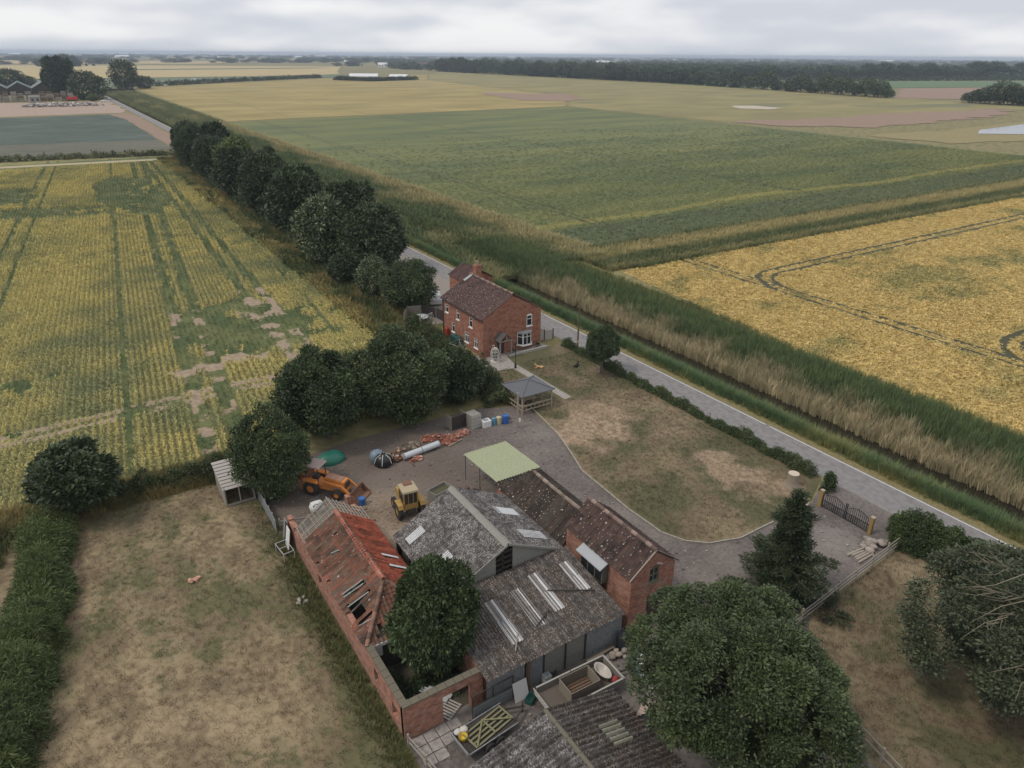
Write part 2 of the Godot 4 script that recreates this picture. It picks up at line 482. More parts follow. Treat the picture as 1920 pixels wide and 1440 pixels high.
func build_ground():
	brick_maps()
	var b := MB.new()
	var xs := [-9000, -2500, -700, -200, -60, -10, 20, 40, 50, 57.6, 58.4, 60.4, 61.0, 64.6, 65.2, 68.4, 69.4, 90, 140, 300, 700, 2000, 5000, 14000]
	var dip := [0, 0, 0, 0, 0, 0, 0, 0, 0, 0, -0.18, -1.35, -1.6, -1.6, -1.3, -0.2, 0, 0, 0, 0, 0, 0, 0, 0]
	var zs := [400, 150, 60, 20]
	for i in 24: zs.append(-20 - i * 38)
	zs.append_array([-960, -1500, -2600, -5000, -9000, -16000])
	for i in zs.size():
		for k in xs.size():
			b.vert(Vector3(xs[k], dip[k] if zs[i] > -930 else 0.0, zs[i]), Vector3.UP)
	for i in zs.size() - 1:
		for k in xs.size() - 1:
			var a := i * xs.size() + k; var d := a + xs.size()
			b.ix.append_array([d, d + 1, a + 1, d, a + 1, a])
	b.uv.clear()
	solid(b, "ground", patchy("turf", [[0.09, 0.1, 0.035], [0.15, 0.14, 0.055], [0.24, 0.2, 0.09], [0.13, 0.13, 0.05]], 23.0, 0.012), "flat fenland of rough grass reaching the horizon")
	# water in the roadside dyke
	var wm := flat("dyke", lin(0.022, 0.021, 0.014), 0.08)
	solid(sheet(pv([59.5, 60, 66, 60, 66, -900, 59.5, -900]), -1.36), "dyke_water", wm, "dark still water in the roadside dyke")
	# road
	var rm := patchy("asphalt", [[0.15, 0.142, 0.142], [0.2, 0.19, 0.19], [0.235, 0.225, 0.222]], 9.0, 0.02, 0.85)
	b = MB.new()
	for i in 22:
		var z0 := 80.0 - i * 40.0
		var o := 0.0 if z0 > -120 else (z0 + 120) * -0.004
		var o2 := 0.0 if z0 - 40 > -120 else (z0 - 80 + 40 + 120 - 0.0) * -0.004
		b.quad(Vector3(52.5 + o, 0.035, z0 - 40), Vector3(56.45 + o, 0.035, z0 - 40), Vector3(56.45 + o, 0.035, z0), Vector3(52.5 + o, 0.035, z0))
	solid(b, "road", rm, "narrow straight grey country road")
	b = MB.new()
	for i in 20:
		var z0 := 80.0 - i * 40.0
		var o := 0.0 if z0 > -120 else (z0 + 120) * -0.004
		b.quad(Vector3(56.2 + o, 0.041, z0 - 39.5), Vector3(56.31 + o, 0.041, z0 - 39.5), Vector3(56.31 + o, 0.041, z0), Vector3(56.2 + o, 0.041, z0))
	solid(b, "road_edge_line", patchy("line", [[0.42, 0.41, 0.4], [0.62, 0.61, 0.6], [0.72, 0.71, 0.7]], 4.0, 0.05), "white painted line along the ditch side of the road")
	b = sheet(pv([56.45, 60, 57.25, 60, 57.25, -800, 56.45, -800]), 0.02)
	solid(b, "road_verge", patchy("verge", [[0.12, 0.1, 0.05], [0.25, 0.2, 0.1], [0.14, 0.13, 0.05], [0.34, 0.28, 0.16]], 5.0, 0.02), "worn dry verge beside the road line")
	# farm surfaces
	var r := Rect2(-20, -62, 36, 62)
	solid(sheet(pv([-20, 0, 11, 0, 9.8, -25, 9.7, -47, 9.2, -57.4, -4.0, -58.5, -20, -58.5]), 0.03, r), "paddock", textured("paddock", paint(r, 9.0, paddock_tone)), "parched mown paddock west of the barns")
	r = Rect2(8, -60, 46, 62)
	solid(sheet(pv([9.75, 0, 9.75, -25, 9.75, -47, 9.25, -58, 20, -59, 33, -58.5, 37.8, -56.4, 37.0, -49.4, 36.0, -46, 34.9, -42.8, 34.5, -36.0, 34.6, -32.2, 35.4, -30.4, 36.8, -29.2, 39.3, -28.4, 45.9, -28.5, 48.3, -28.6, 52.5, -30.4, 52.5, -21, 49.6, -22.6, 48.9, -21.4, 37.0, -20.3, 31.0, -16.5, 29, -6, 27, 0]), 0.034, r), "yard", textured("yard", paint(r, 9.0, yard_tone)), "gravel and dirt yard with drive to the gate")
	r = Rect2(34, -72, 19, 46)
	solid(sheet(pv([37.9, -56.4, 37.1, -49.4, 36.1, -46, 35.0, -42.8, 34.6, -36.0, 34.7, -32.2, 35.5, -30.4, 36.9, -29.3, 39.3, -28.5, 45.9, -28.6, 48.2, -28.7, 52.3, -30.6, 52.2, -69, 49.3, -69, 43.5, -69, 42.3, -65.6, 36.5, -66, 35.0, -60]), 0.038, r), "lawn", textured("lawn", paint(r, 10.0, lawn_tone)), "patchy dry lawn between house and gate")
	r = Rect2(18, -23, 36, 33)
	solid(sheet(pv([31.1, -16.4, 37.0, -20.2, 48.9, -21.3, 52.4, -21, 52.4, 10, 19, 10, 28, -2]), 0.038, r), "orchard_grass", textured("orchard", paint(r, 8.0, func(x, z): return grass_tone(x, z, 0.42) * 0.8)), "dry grass under the trees near the road")
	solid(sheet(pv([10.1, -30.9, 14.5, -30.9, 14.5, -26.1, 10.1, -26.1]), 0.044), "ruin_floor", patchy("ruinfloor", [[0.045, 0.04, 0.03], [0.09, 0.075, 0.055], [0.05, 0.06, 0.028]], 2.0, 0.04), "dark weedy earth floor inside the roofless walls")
	# concrete patio, path and house yard
	var cm := patchy("concrete", [[0.2, 0.18, 0.165], [0.3, 0.275, 0.255], [0.38, 0.35, 0.325]], 6.0, 0.03)
	solid(sheet(pv([36.4, -66.6, 42.6, -65.4, 43.4, -69.0, 49.6, -69.2, 49.6, -71, 40.0, -71, 39, -75, 37, -75]), 0.046), "patio", cm, "pale paved patio along the house front")
	solid(sheet(pv([42.0, -66.2, 43.0, -66.2, 43.3, -55.6, 42.3, -55.4]), 0.05), "garden_path", cm, "straight pale concrete garden path")
	solid(sheet(pv([40, -84, 52.5, -84, 52.5, -124, 44, -124, 42, -100]), 0.03), "house_drive", patchy("drive", [[0.17, 0.15, 0.13], [0.26, 0.23, 0.2], [0.2, 0.17, 0.14]], 5.0), "gravel parking strip beyond the house")
	# kerb stones round the lawn
	var km := patchy("kerb", [[0.22, 0.2, 0.17], [0.36, 0.33, 0.29], [0.3, 0.27, 0.22]], 3.0, 0.04)
	var line := [Vector2(38.3, -57.2), Vector2(37.0, -49.4), Vector2(36.0, -46), Vector2(34.9, -42.8), Vector2(34.5, -36.0), Vector2(34.6, -32.2), Vector2(35.4, -30.4), Vector2(36.8, -29.2), Vector2(39.3, -28.4), Vector2(45.9, -28.5), Vector2(48.0, -28.6)]
	var kerb := thing("kerb", "thin concrete edging curving between the lawn and the gravel drive", "kerb")
	for i in line.size() - 1:
		var p: Vector2 = line[i]; var q: Vector2 = line[i + 1]; var m := int(ceil(p.distance_to(q) / 0.9))
		for k in m:
			var s := p.lerp(q, (k + 0.03) / m); var e := p.lerp(q, (k + 0.97) / m)
			b = MB.new(); b.bar(Vector3(s.x, 0.09 + rnd(-0.015, 0.015), s.y), Vector3(e.x, 0.09 + rnd(-0.015, 0.015), e.y), 0.1, 0.14)
			part(b, "kerb_stone", km, kerb)

func build_fields():
	var r := Rect2(-40, -300, 80, 242)
	solid(sheet(pv([-40, -60.5, 12, -60.5, 15, -66, 21, -77, 33, -79.5, 35.4, -110, 36.4, -135, 38.0, -281, 41, -293, -40, -300]), 0.03, r), "bean_field", textured("bean", paint(r, 6.0, left_tone_rows)), "weedy yellow green crop field west of the trees")
	r = Rect2(75, -92, 165, 112)
	solid(sheet(pv([75.4, 20, 75.4, -50, 78.5, -72, 80.5, -90.5, 99, -92, 240, -92, 240, 20]), 0.03, r), "ripe_field", textured("ripe", paint(r, 4.0, right_tone)), "golden ripening crop field right of the dyke")
	r = Rect2(84, -450, 250, 346)
	solid(sheet(pv([85, -106, 270, -111.5, 322, -135, 331, -446, 88, -424, 86.5, -280]), 0.05, r), "green_field", textured("greenf", paint(r, 2.6, green_tone)), "large square field of green cereal")
	r = Rect2(85, -1300, 560, 860)
	solid(sheet(pv([90, -430, 331, -450, 345, -466, 420, -572, 500, -1018, 632, -1287, 560, -1250, 440, -1030, 389, -1130, 120, -905, 96, -850, 92, -600]), 0.12, r), "wheat_field", textured("wheat", paint(r, 0.9, wheat_tone)), "pale golden wheat field beyond the green field")
	r = Rect2(330, -1500, 430, 1240)
	solid(sheet(pv([333, -448, 334, -290, 372, -268, 640, -270, 690, -400, 720, -630, 730, -815, 752, -1480, 640, -1290, 503, -1018, 423, -570, 347, -464]), 0.1, r), "barley_field", textured("barley", paint(r, 0.6, barley_tone)), "greenish barley field with bare patches")
	var soil := patchy("tilled", [[0.19, 0.125, 0.09], [0.27, 0.185, 0.135], [0.23, 0.155, 0.11]], 40.0, 0.02)
	solid(sheet(ragged(pv([335, -292, 352, -300, 378, -290, 420, -288, 488, -292, 560, -282, 614, -282, 560, -252, 470, -240, 378, -234, 345, -262]), 7, 7, 7), 0.2), "bare_patch", soil, "bare brown soil at the barley field edge")
	solid(sheet(ragged(pv([345, -545, 372, -640, 392, -648, 412, -600, 440, -600, 425, -560, 404, -520, 372, -498, 352, -510]), 6, 7, 7), 0.25), "bare_patch", soil, "bare brown strip where the wheat meets the barley")
	solid(sheet(ragged(pv([430, -372, 446, -396, 466, -390, 462, -360, 444, -356]), 2, 3, 7), 0.24), "bare_patch", patchy("palesoil", [[0.4, 0.35, 0.28], [0.5, 0.44, 0.36]], 30.0), "small pale bare spot in the barley")
	r = Rect2(-60, -515, 106, 215)
	solid(sheet(ragged(pv([-60, -366, 44, -356, 44.5, -470, 40, -512, -60, -504]), 0.8, 3, 8), 0.06, r), "cabbage_field", textured("cabbagef", paint(r, 2.6, cabbage_tone)), "blue green cabbage field beside the road")
	solid(sheet(pv([-60, -306, 44, -312, 44, -356, -60, -366]), 0.055, r), "seedling_field", mats["cabbagef"], "greyer young crop in front of the cabbages")
	solid(sheet(ragged(pv([44.3, -315, 51.5, -300, 53.0, -480, 50, -520, 40, -513, 44.6, -470]), 0.8, 3, 7), 0.07), "soil_headland", soil, "brown bare headland beside the road")
	solid(sheet(ragged(pv([-120, -506, 49, -522, 53, -560, 52, -650, -120, -680]), 2.5, 8, 7), 0.1), "depot_ground", patchy("depot", [[0.26, 0.19, 0.15], [0.36, 0.27, 0.21], [0.3, 0.23, 0.19]], 30.0), "brown trodden ground in front of the depot")
	solid(sheet(pv([-40, -287, 43, -281, 43, -285.5, -40, -292]), 0.06), "farm_track", patchy("track", [[0.3, 0.24, 0.15], [0.42, 0.35, 0.23], [0.34, 0.28, 0.17]], 9.0), "pale dusty track across the end of the field")
	solid(sheet(pv([85, -109, 86.4, -280, 88, -424, 84, -424, 82.4, -280, 81.8, -200, 83.4, -150]), 0.06), "soil_headland", soil, "narrow strip of bare soil beside green cereal")
	# far land
	solid(sheet(pv([-900, -820, 60, -880, 118, -930, 389, -1165, 440, -1060, 486, -1330, 300, -1250, -30, -1204, -900, -1180]), 0.3), "far_green_field", patchy("fargreen", [[0.085, 0.115, 0.07], [0.12, 0.15, 0.09], [0.1, 0.13, 0.085]], 160.0, 0.012), "wide blue green field beyond the depot")
	solid(sheet(pv([-1500, -1260, -30, -1215, 300, -1262, 486, -1342, 560, -1560, 788, -2160, 300, -2400, -1500, -2600]), 0.3), "far_wheat_field", patchy("farwheat", [[0.34, 0.265, 0.12], [0.43, 0.34, 0.17], [0.38, 0.3, 0.145]], 300.0, 0.012), "broad band of pale ripe wheat in the distance")
	solid(sheet(pv([180, -1760, 620, -1900, 700, -1990, 180, -1850]), 0.6), "far_green_strip", mats["fargreen"], "thin green strip inside the far wheat")
	solid(sheet(pv([-1500, -2900, 500, -2700, 900, -3400, -1500, -4300]), 0.5), "far_pale_field", mats["farwheat"], "thin pale field near the left horizon")
	solid(sheet(pv([1500, -2000, 3200, -1500, 3600, -1900, 1700, -2500]), 0.5), "far_pale_field", mats["farwheat"], "thin pale field near the right horizon")
	solid(sheet(pv([720, -625, 905, -545, 1190, -470, 1700, -420, 1900, -560, 1420, -625, 1030, -760, 790, -790, 735, -760]), 0.25), "beet_field", patchy("beet", [[0.075, 0.13, 0.055], [0.105, 0.17, 0.075]], 90.0, 0.02), "bright green field behind the tree row")
	solid(sheet(ragged(pv([672, -404, 900, -538, 1190, -462, 1700, -410, 1700, -250, 760, -322]), 3, 20, 7), 0.22), "brown_field", soil, "ploughed brown field at the right edge")
	# pond
	solid(sheet(ragged(pv([335, -212, 372, -212, 400, -206, 470, -215, 620, -216, 620, -150, 470, -150, 400, -158, 336, -172]), 3.0, 8, 3), 0.16), "pond_bank", patchy("bank", [[0.13, 0.125, 0.05], [0.27, 0.22, 0.1], [0.2, 0.175, 0.075]], 30.0, 0.03), "yellow grassy bank round the pond")
	solid(sheet(pv([392, -189, 414, -199, 470, -205, 600, -205, 600, -178, 470, -172, 412, -175]), 0.3), "pond", flat("pondw", lin(0.1, 0.11, 0.12), 0.06), "pale reflecting pond at the right edge")

var crowns := {}

# a clump of leaves about the origin, growing along +y
func leaf_clump(sd: int, count: int, leaf: float, spread: float, slim := 0.5) -> Array:
	var q := RandomNumberGenerator.new(); q.seed = sd
	var v := PackedVector3Array(); var n := PackedVector3Array(); var ix := PackedInt32Array()
	for i in count:
		var d := Vector3(q.randfn(), q.randfn() + 0.55, q.randfn()).normalized()
		var p := d * spread * sqrt(q.randf()) * 0.9
		var out := (d + Vector3(q.randfn(), q.randfn(), q.randfn()) * 0.55).normalized()
		var side := out.cross(Vector3(q.randfn(), q.randfn(), q.randfn())).normalized()
		var l := leaf * q.randf_range(0.7, 1.25); var w := l * slim
		var nn := side.cross(out).normalized()
		var sn := -nn
		var b := v.size()
		v.append_array([p, p + out * l * 0.45 + side * w * 0.5 + nn * l * 0.08, p + out * l, p + out * l * 0.45 - side * w * 0.5 + nn * l * 0.08])
		n.append_array([sn, sn, sn, sn])
		ix.append_array([b, b + 1, b + 2, b, b + 2, b + 3])
	return [v, n, ix]

# unit crown (radius 1, sitting between y 0 and 2): lobes carry clumps on their outer side
func crown(key: String, sd: int, lobes: int, per_lobe: int, leaves: int, leaf: float, c0: Color, c1: Color, lobe_r := 0.36, shape := 0, c2 := Color(0, 0, 0), few := 0.0, spread := 1.6) -> ArrayMesh:
	if crowns.has(key): return crowns[key]
	var q := RandomNumberGenerator.new(); q.seed = sd
	var kinds := []
	for i in 4: kinds.append(leaf_clump(sd * 7 + i, leaves, leaf, leaf * spread))
	var b := MB.new()
	for i in lobes:
		var t := (i + 0.5) / lobes; var y := 1.0 - 2.0 * t; var a := i * 2.39996 + q.randf_range(-0.3, 0.3)
		var rr := sqrt(1.0 - y * y)
		var d := Vector3(rr * cos(a), y, rr * sin(a))
		var c := d * q.randf_range(0.52, 0.74)
		var lr := lobe_r * q.randf_range(0.75, 1.25)
		if shape == 1: c.x *= 1.0 - 0.35 * clampf(c.y + 0.2, 0, 1); c.z *= 1.0 - 0.35 * clampf(c.y + 0.2, 0, 1)
		if shape == 2: c *= q.randf_range(0.7, 1.25)
		if shape == 4: c *= q.randf_range(0.82, 1.16); lr *= q.randf_range(0.75, 1.2)
		if (shape == 3 or shape == 4) and c.y < -0.15: c.y *= 0.6
		var tone := q.randf()
		for k in per_lobe:
			var o := Vector3(q.randfn(), q.randfn(), q.randfn()).normalized()
			if o.dot(d) < -0.35: o = -o
			o = (o + d * 0.35 + Vector3(0, 0.25, 0)).normalized()
			var p := c + o * lr * q.randf_range(0.72, 1.06)
			var x := o.cross(Vector3(q.randfn(), q.randfn(), q.randfn())).normalized()
			var s := q.randf_range(0.75, 1.3)
			var cc := c0.lerp(c1, clampf(tone * 0.5 + q.randf() * 0.6, 0, 1))
			if few > 0 and q.randf() < few: cc = c2
			cc *= q.randf_range(0.85, 1.15)
			var pk: Array = kinds[q.randi() % 4]
			b.add(pk[0], pk[1], pk[2], Transform3D(Basis(x, o, x.cross(o)) * Basis.from_scale(Vector3(s, s, s)), p + Vector3(0, 1, 0)), cc)
	b.uv.clear()
	crowns[key] = b.mesh()
	return crowns[key]

func leaf_mat() -> StandardMaterial3D:
	if mats.has("leaf"): return mats["leaf"]
	var m := vcol("leaf", 0.6)
	m.backlight = Color(0.28, 0.32, 0.14); m.cull_mode = BaseMaterial3D.CULL_DISABLED
	return m

func trunk_mesh(h: float, r: float, limbs: int, reach: float, sd: int) -> MB:
	var q := RandomNumberGenerator.new(); q.seed = sd
	var b := MB.new()
	var lean := Vector3(q.randf_range(-0.06, 0.06), 0, q.randf_range(-0.06, 0.06)) * h
	b.tube([Vector3(0, -0.05, 0), Vector3(0, h * 0.12, 0), lean * 0.5 + Vector3(0, h * 0.5, 0), lean + Vector3(0, h * 0.86, 0)], [r * 1.35, r, r * 0.75, r * 0.2], 9)
	for i in limbs:
		var a := TAU * i / limbs + q.randf() * 0.6; var y := h * q.randf_range(0.3, 0.62)
		var s := Vector3(0, y, 0) + lean * (y / h)
		var d := Vector3(cos(a), q.randf_range(0.5, 1.1), sin(a)).normalized() * reach * q.randf_range(0.6, 0.95)
		b.tube([s, s + d * 0.5 + Vector3(0, 0.1, 0), s + d + Vector3(0, reach * 0.12, 0)], [r * 0.5, r * 0.3, r * 0.08], 6)
	return b

func tree(called: String, label: String, cat: String, x: float, z: float, h: float, w: float, mesh: ArrayMesh, clear := 0.15, group := "", limbs := 5, tint := "") -> Node3D:
	var t := thing(called, label, cat, Vector3(x, 0, z), rnd(0, TAU), group)
	var tb := trunk_mesh(h * 0.9, clampf(h * 0.022, 0.05, 0.4), limbs, w * 0.42, int(x * 13 + z * 7))
	part(tb, "trunk", bark(), t)
	var c := part(mesh, "crown", leaf_mat(), t)
	c.position.y = h * clear
	var ch := h * (1.0 - clear)
	c.scale = Vector3(w / 2.1, ch / 2.08, w / 2.1)
	return t

func bark() -> StandardMaterial3D:
	return patchy("bark", [[0.07, 0.055, 0.042], [0.15, 0.125, 0.1], [0.1, 0.08, 0.06]], 1.2, 0.05)

func spruce(label: String, x: float, z: float, h: float, w: float, sd: int):
	var t := thing("spruce_tree", label, "tree", Vector3(x, 0, z))
	var q := RandomNumberGenerator.new(); q.seed = sd
	var tb := MB.new(); tb.tube([Vector3(0, -0.05, 0), Vector3(0, h * 0.5, 0), Vector3(0, h * 0.97, 0)], [0.2, 0.13, 0.03], 8)
	part(tb, "trunk", bark(), t)
	var kinds := []
	for i in 3: kinds.append(leaf_clump(sd + i, 26, 0.2, 0.24, 0.3))
	var b := MB.new(); var lb := MB.new()
	var y := h * 0.06
	while y < h * 0.98:
		var f := y / h; var reach := w * 0.5 * (1.0 - f) * (0.75 + 0.35 * sin(f * 17.0 + 1.0)) + 0.25
		var m := int(lerp(9.0, 4.0, f))
		for i in m:
			var a := TAU * i / m + q.randf() * 0.9; var l := reach * q.randf_range(0.62, 1.18)
			var d := Vector3(cos(a), 0, sin(a)); var s := Vector3(0, y, 0); var sag := q.randf_range(0.02, 0.28)
			lb.tube([s, s + d * l * 0.6 - Vector3(0, l * sag * 0.6, 0), s + d * l + Vector3(0, l * (0.08 - sag * 0.5), 0)], [0.035, 0.022, 0.008], 4, false)
			var tone := q.randf()
			var cnt := int(4 + l * 11)
			for k in cnt:
				var u := pow((k + q.randf()) / cnt, 0.7)
				var side := Vector3(-d.z, 0, d.x) * q.randf_range(-0.42, 0.42) * l * (1.0 - u * 0.75)
				var p := s + d * l * u + side + Vector3(0, -l * sag * u * (1.6 - u) + q.randf_range(-0.1, 0.06), 0)
				var o := (d + side.normalized() * 0.5 + Vector3(0, 0.25, 0)).normalized()
				var xx := o.cross(Vector3.UP).normalized(); var sc := q.randf_range(0.7, 1.25)
				var cc := Color(0.028, 0.044, 0.022).lerp(Color(0.06, 0.082, 0.032), clampf(tone * 0.6 + q.randf() * 0.4, 0, 1))
				var pk: Array = kinds[q.randi() % 3]
				b.add(pk[0], pk[1], pk[2], Transform3D(Basis(xx, o, xx.cross(o)) * Basis.from_scale(Vector3(sc, sc * 1.3, sc * 0.6)), p), cc)
		y += lerp(0.5, 0.3, f)
	b.uv.clear()
	part(lb, "branches", bark(), t)
	part(b, "crown", leaf_mat(), t)

# a bank of leaf clumps following a line, used for hedges and shrubs
func hedge_mesh(pts: Array, width: float, height: float, per_m: float, leaf: float, c0: Color, c1: Color, sd: int, rag := 0.3, leaves := 22, slim := 0.5) -> ArrayMesh:
	var q := RandomNumberGenerator.new(); q.seed = sd
	var kinds := []
	for i in 3: kinds.append(leaf_clump(sd * 3 + i, leaves, leaf, leaf * 1.5, slim))
	var b := MB.new(); var nz := noise(sd, 0.35, 2)
	for i in pts.size() - 1:
		var p: Vector3 = pts[i]; var e: Vector3 = pts[i + 1]; var l := p.distance_to(e)
		var d := (e - p) / l; var s := Vector3(-d.z, 0, d.x)
		for k in int(l * per_m):
			var t := q.randf(); var a := q.randf_range(-0.15, PI + 0.15)
			var c := p + d * l * t
			var hh := height * (1.0 + rag * 1.6 * nz.get_noise_2d(c.x, c.z)); var ww := width * 0.5 * (1.0 + rag * nz.get_noise_2d(c.z, c.x + 50))
			var rr := q.randf_range(0.55, 1.0)
			var o := (s * cos(a) + Vector3.UP * sin(a)).normalized()
			var pp := c + s * cos(a) * ww * rr + Vector3.UP * maxf(0.02, sin(a)) * hh * rr
			var cc := c0.lerp(c1, clampf(0.5 + nz.get_noise_2d(c.x * 2, c.z * 2) * 0.8 + q.randf_range(-0.35, 0.35), 0, 1))
			var xx := o.cross(Vector3(q.randfn(), q.randfn(), q.randfn())).normalized(); var sc := q.randf_range(0.7, 1.3)
			var pk: Array = kinds[q.randi() % 3]
			b.add(pk[0], pk[1], pk[2], Transform3D(Basis(xx, o, xx.cross(o)) * Basis.from_scale(Vector3(sc, sc, sc)), pp), cc)
	b.uv.clear()
	return b.mesh()

func hedge(called: String, label: String, cat: String, mesh: ArrayMesh) -> Node3D:
	var o := part(mesh, called, leaf_mat())
	tag(o, label, cat)
	return o

func build_trees():
	var dark := Color(0.032, 0.05, 0.022); var mid := Color(0.07, 0.104, 0.038); var fresh := Color(0.12, 0.17, 0.055)
	var big := crown("big", 3, 78, 52, 42, 0.031, dark * 0.95, fresh * 0.62, 0.235, 4, Color(0, 0, 0), 0.0, 2.6)
	var yard := crown("yard", 4, 50, 40, 26, 0.062, dark * 1.1, mid * 1.0, 0.27, 1, Color(0.13, 0.18, 0.045), 0.05, 2.0)
	var syc := crown("syc", 5, 46, 40, 24, 0.064, dark, mid, 0.29, 4, Color(0, 0, 0), 0.0, 2.0)
	var syc2 := crown("syc2", 6, 42, 40, 24, 0.066, dark * 1.1, mid * 1.1, 0.31, 2, Color(0.15, 0.19, 0.07), 0.06, 2.0)
	var rowa := crown("rowa", 7, 50, 26, 16, 0.1, dark, mid * 0.85, 0.3, 0)
	var rowb := crown("rowb", 8, 44, 28, 16, 0.11, dark * 1.1, mid * 0.8, 0.32, 2)
	var pale := crown("pale", 9, 46, 30, 16, 0.1, dark * 1.2, mid, 0.3, 1, Color(0.2, 0.235, 0.13), 0.3)
	var lime := crown("lime", 10, 40, 26, 16, 0.11, mid * 1.15, Color(0.13, 0.17, 0.035), 0.32, 0)
	var loose := crown("loose", 11, 74, 34, 24, 0.036, Color(0.04, 0.056, 0.03), Color(0.09, 0.108, 0.055), 0.19, 2, Color(0, 0, 0), 0.0, 2.9)
	tree("walnut_tree", "huge broad leafy tree filling the bottom right of the yard", "tree", 23.9, -15.9, 10.0, 11.9, big, 0.16)
	tree("elder_tree", "dense dark green tree growing inside the roofless barn walls", "tree", 13.7, -29.5, 8.5, 5.9, yard, 0.06)
	spruce("dark conical spruce standing on the gravel near the gate", 36.6, -22.6, 8.6, 8.2, 12)
	tree("ash_tree", "large loose grey green tree at the right edge with bare branches", "tree", 40.6, -10.2, 10.5, 13.0, loose, 0.05)
	var d := thing("dead_branch", "pale bare leafless branches sticking out of the right-hand tree", "branch", Vector3(0, 0, 0))
	var db := MB.new(); var q := RandomNumberGenerator.new(); q.seed = 5
	for s in [[Vector3(38.2, 7.8, -10.0), Vector3(-4.6, 0.9, 0.2)], [Vector3(38.6, 8.4, -9.8), Vector3(-3.6, 1.2, -1.6)], [Vector3(36.6, 6.4, -8.4), Vector3(-3.0, 0.2, 1.2)], [Vector3(39.4, 9.2, -10.6), Vector3(-3.0, 1.0, -2.0)]]:
		for k in 11:
			var dir: Vector3 = (s[1] + Vector3(q.randfn(), q.randfn() * 0.8, q.randfn()) * 1.5)
			var st: Vector3 = s[0] if k == 0 else s[0] + s[1] * q.randf_range(0.15, 0.7)
			var l := 0.85 if k == 0 else q.randf_range(0.18, 0.5)
			db.tube([st, st + dir * l * 0.5 + Vector3(q.randf_range(-0.3, 0.3), q.randf_range(-0.3, 0.35), q.randf_range(-0.3, 0.3)) * (0.4 + l), st + dir * l], [0.028 * l + 0.01, 0.02 * l + 0.008, 0.006], 5, false)
	part(db, "twigs", flat("deadwood", lin(0.2, 0.17, 0.12), 0.9), d)
	tree("holly_tree", "round bright leaved tree beside the small wooden shed", "tree", 10.6, -53.6, 7.6, 6.0, syc2, 0.06)
	tree("hawthorn_tree", "leaning hawthorn with pale trunk at the paddock corner", "tree", -3.4, -58.9, 6.0, 6.4, rowb, 0.16)
	tree("sycamore_tree", "left of two big dark trees behind the scrap pile", "tree", 17.6, -60.6, 9.2, 8.6, syc, 0.04)
	tree("sycamore_tree", "right of two big dark trees behind the scrap pile", "tree", 25.4, -60.8, 9.0, 9.2, syc2, 0.04)
	tree("elm_tree", "smaller round tree between the dark sycamores and the garden", "tree", 32.0, -61.5, 6.0, 6.4, rowa, 0.04)
	tree("laurel_tree", "low glossy rounded tree left of the house gable", "tree", 41.0, -91.8, 7.0, 8.2, syc2, 0.03)
	tree("laurel_tree", "narrow leafy tree behind the trampoline", "tree", 38.6, -100.0, 6.4, 5.6, pale, 0.03)
	tree("pear_tree", "small dense garden tree with pale trunks beside the road hedge", "tree", 50.0, -58.8, 5.9, 4.2, syc, 0.24)
	# the belt along the road
	var row := [[44.6, -113.5, 11.5, 11.5, rowa, "broad dark tree at the near end of the roadside belt"], [39.4, -123.5, 12.2, 11.0, pale, "roadside tree covered in pale blossom"], [46.6, -130.5, 12.5, 11.0, rowb, "dark tree right behind the blossoming roadside tree"], [42.0, -147, 13.2, 11.5, rowb, "tall ragged tree behind the blossoming one in the belt"], [46.6, -160, 12.2, 10.5, rowa, "dark roadside tree nearest the verge in the belt's middle"], [41.5, -172, 13.8, 10.5, rowa, "tall dark dome in the middle of the belt"], [46.0, -184, 13.0, 10.0, syc, "second tall dark dome in the middle of the belt"], [41.5, -197, 12.2, 11.0, rowb, "rounded grey green tree left of the lime one"], [45.0, -212, 13.0, 11.5, lime, "yellow green lime tree in the roadside belt"], [42.0, -228, 12.6, 11.5, rowa, "dark tree just beyond the lime one"], [46.0, -245, 14.5, 12.0, rowb, "tallest dark tree near the far end of the belt"], [41.5, -256, 13.0, 11.0, syc, "dark tree on the field side near the belt's far end"], [44.0, -276, 13.0, 12.0, rowa, "last dark tree at the far end of the roadside belt"], [37.8, -109.0, 5.0, 6.0, rowb, "low bush at the foot of the roadside belt"]]
	for a in row: tree("belt_tree", a[5], "tree", a[0], a[1], a[2], a[3], a[4], 0.03, "trees in the roadside belt")
	hedge("belt_scrub", "dark undergrowth filling the foot of the roadside tree belt", "scrub", hedge_mesh([Vector3(41.5, 0, -106), Vector3(43.5, 0, -150), Vector3(43.5, 0, -220), Vector3(44, 0, -284)], 10.0, 6.5, 26, 0.5, dark, mid * 0.85, 39, 0.35, 16))
	hedge("nettle_patch", "green weeds growing against the inside of the roofless walls", "weeds", hedge_mesh([Vector3(10.5, 0, -30.2), Vector3(10.6, 0, -28.4), Vector3(12.6, 0, -28.9), Vector3(14.0, 0, -27.2)], 1.0, 0.7, 90, 0.14, dark * 1.1, mid, 40, 0.6))
	# hedges
	var h := [Vector3(-9.6, 0, -30), Vector3(-8.0, 0, -40), Vector3(-6.6, 0, -48), Vector3(-5.8, 0, -57)]
	hedge("tall_hedge", "tall bushy grass green hedge along the left side of the paddock", "hedge", hedge_mesh(h, 3.0, 2.1, 170, 0.36, Color(0.07, 0.105, 0.035), Color(0.15, 0.2, 0.065), 31, 0.5, 22, 0.1))
	h = [Vector3(-1.5, 0, -59.6), Vector3(3.0, 0, -59.4), Vector3(8.0, 0, -59.0)]
	hedge("bramble_hedge", "low bramble hedge at the top of the paddock", "hedge", hedge_mesh(h, 2.0, 1.5, 120, 0.16, Color(0.04, 0.058, 0.02), Color(0.08, 0.1, 0.035), 32, 0.5))
	var post := MB.new()
	h = []
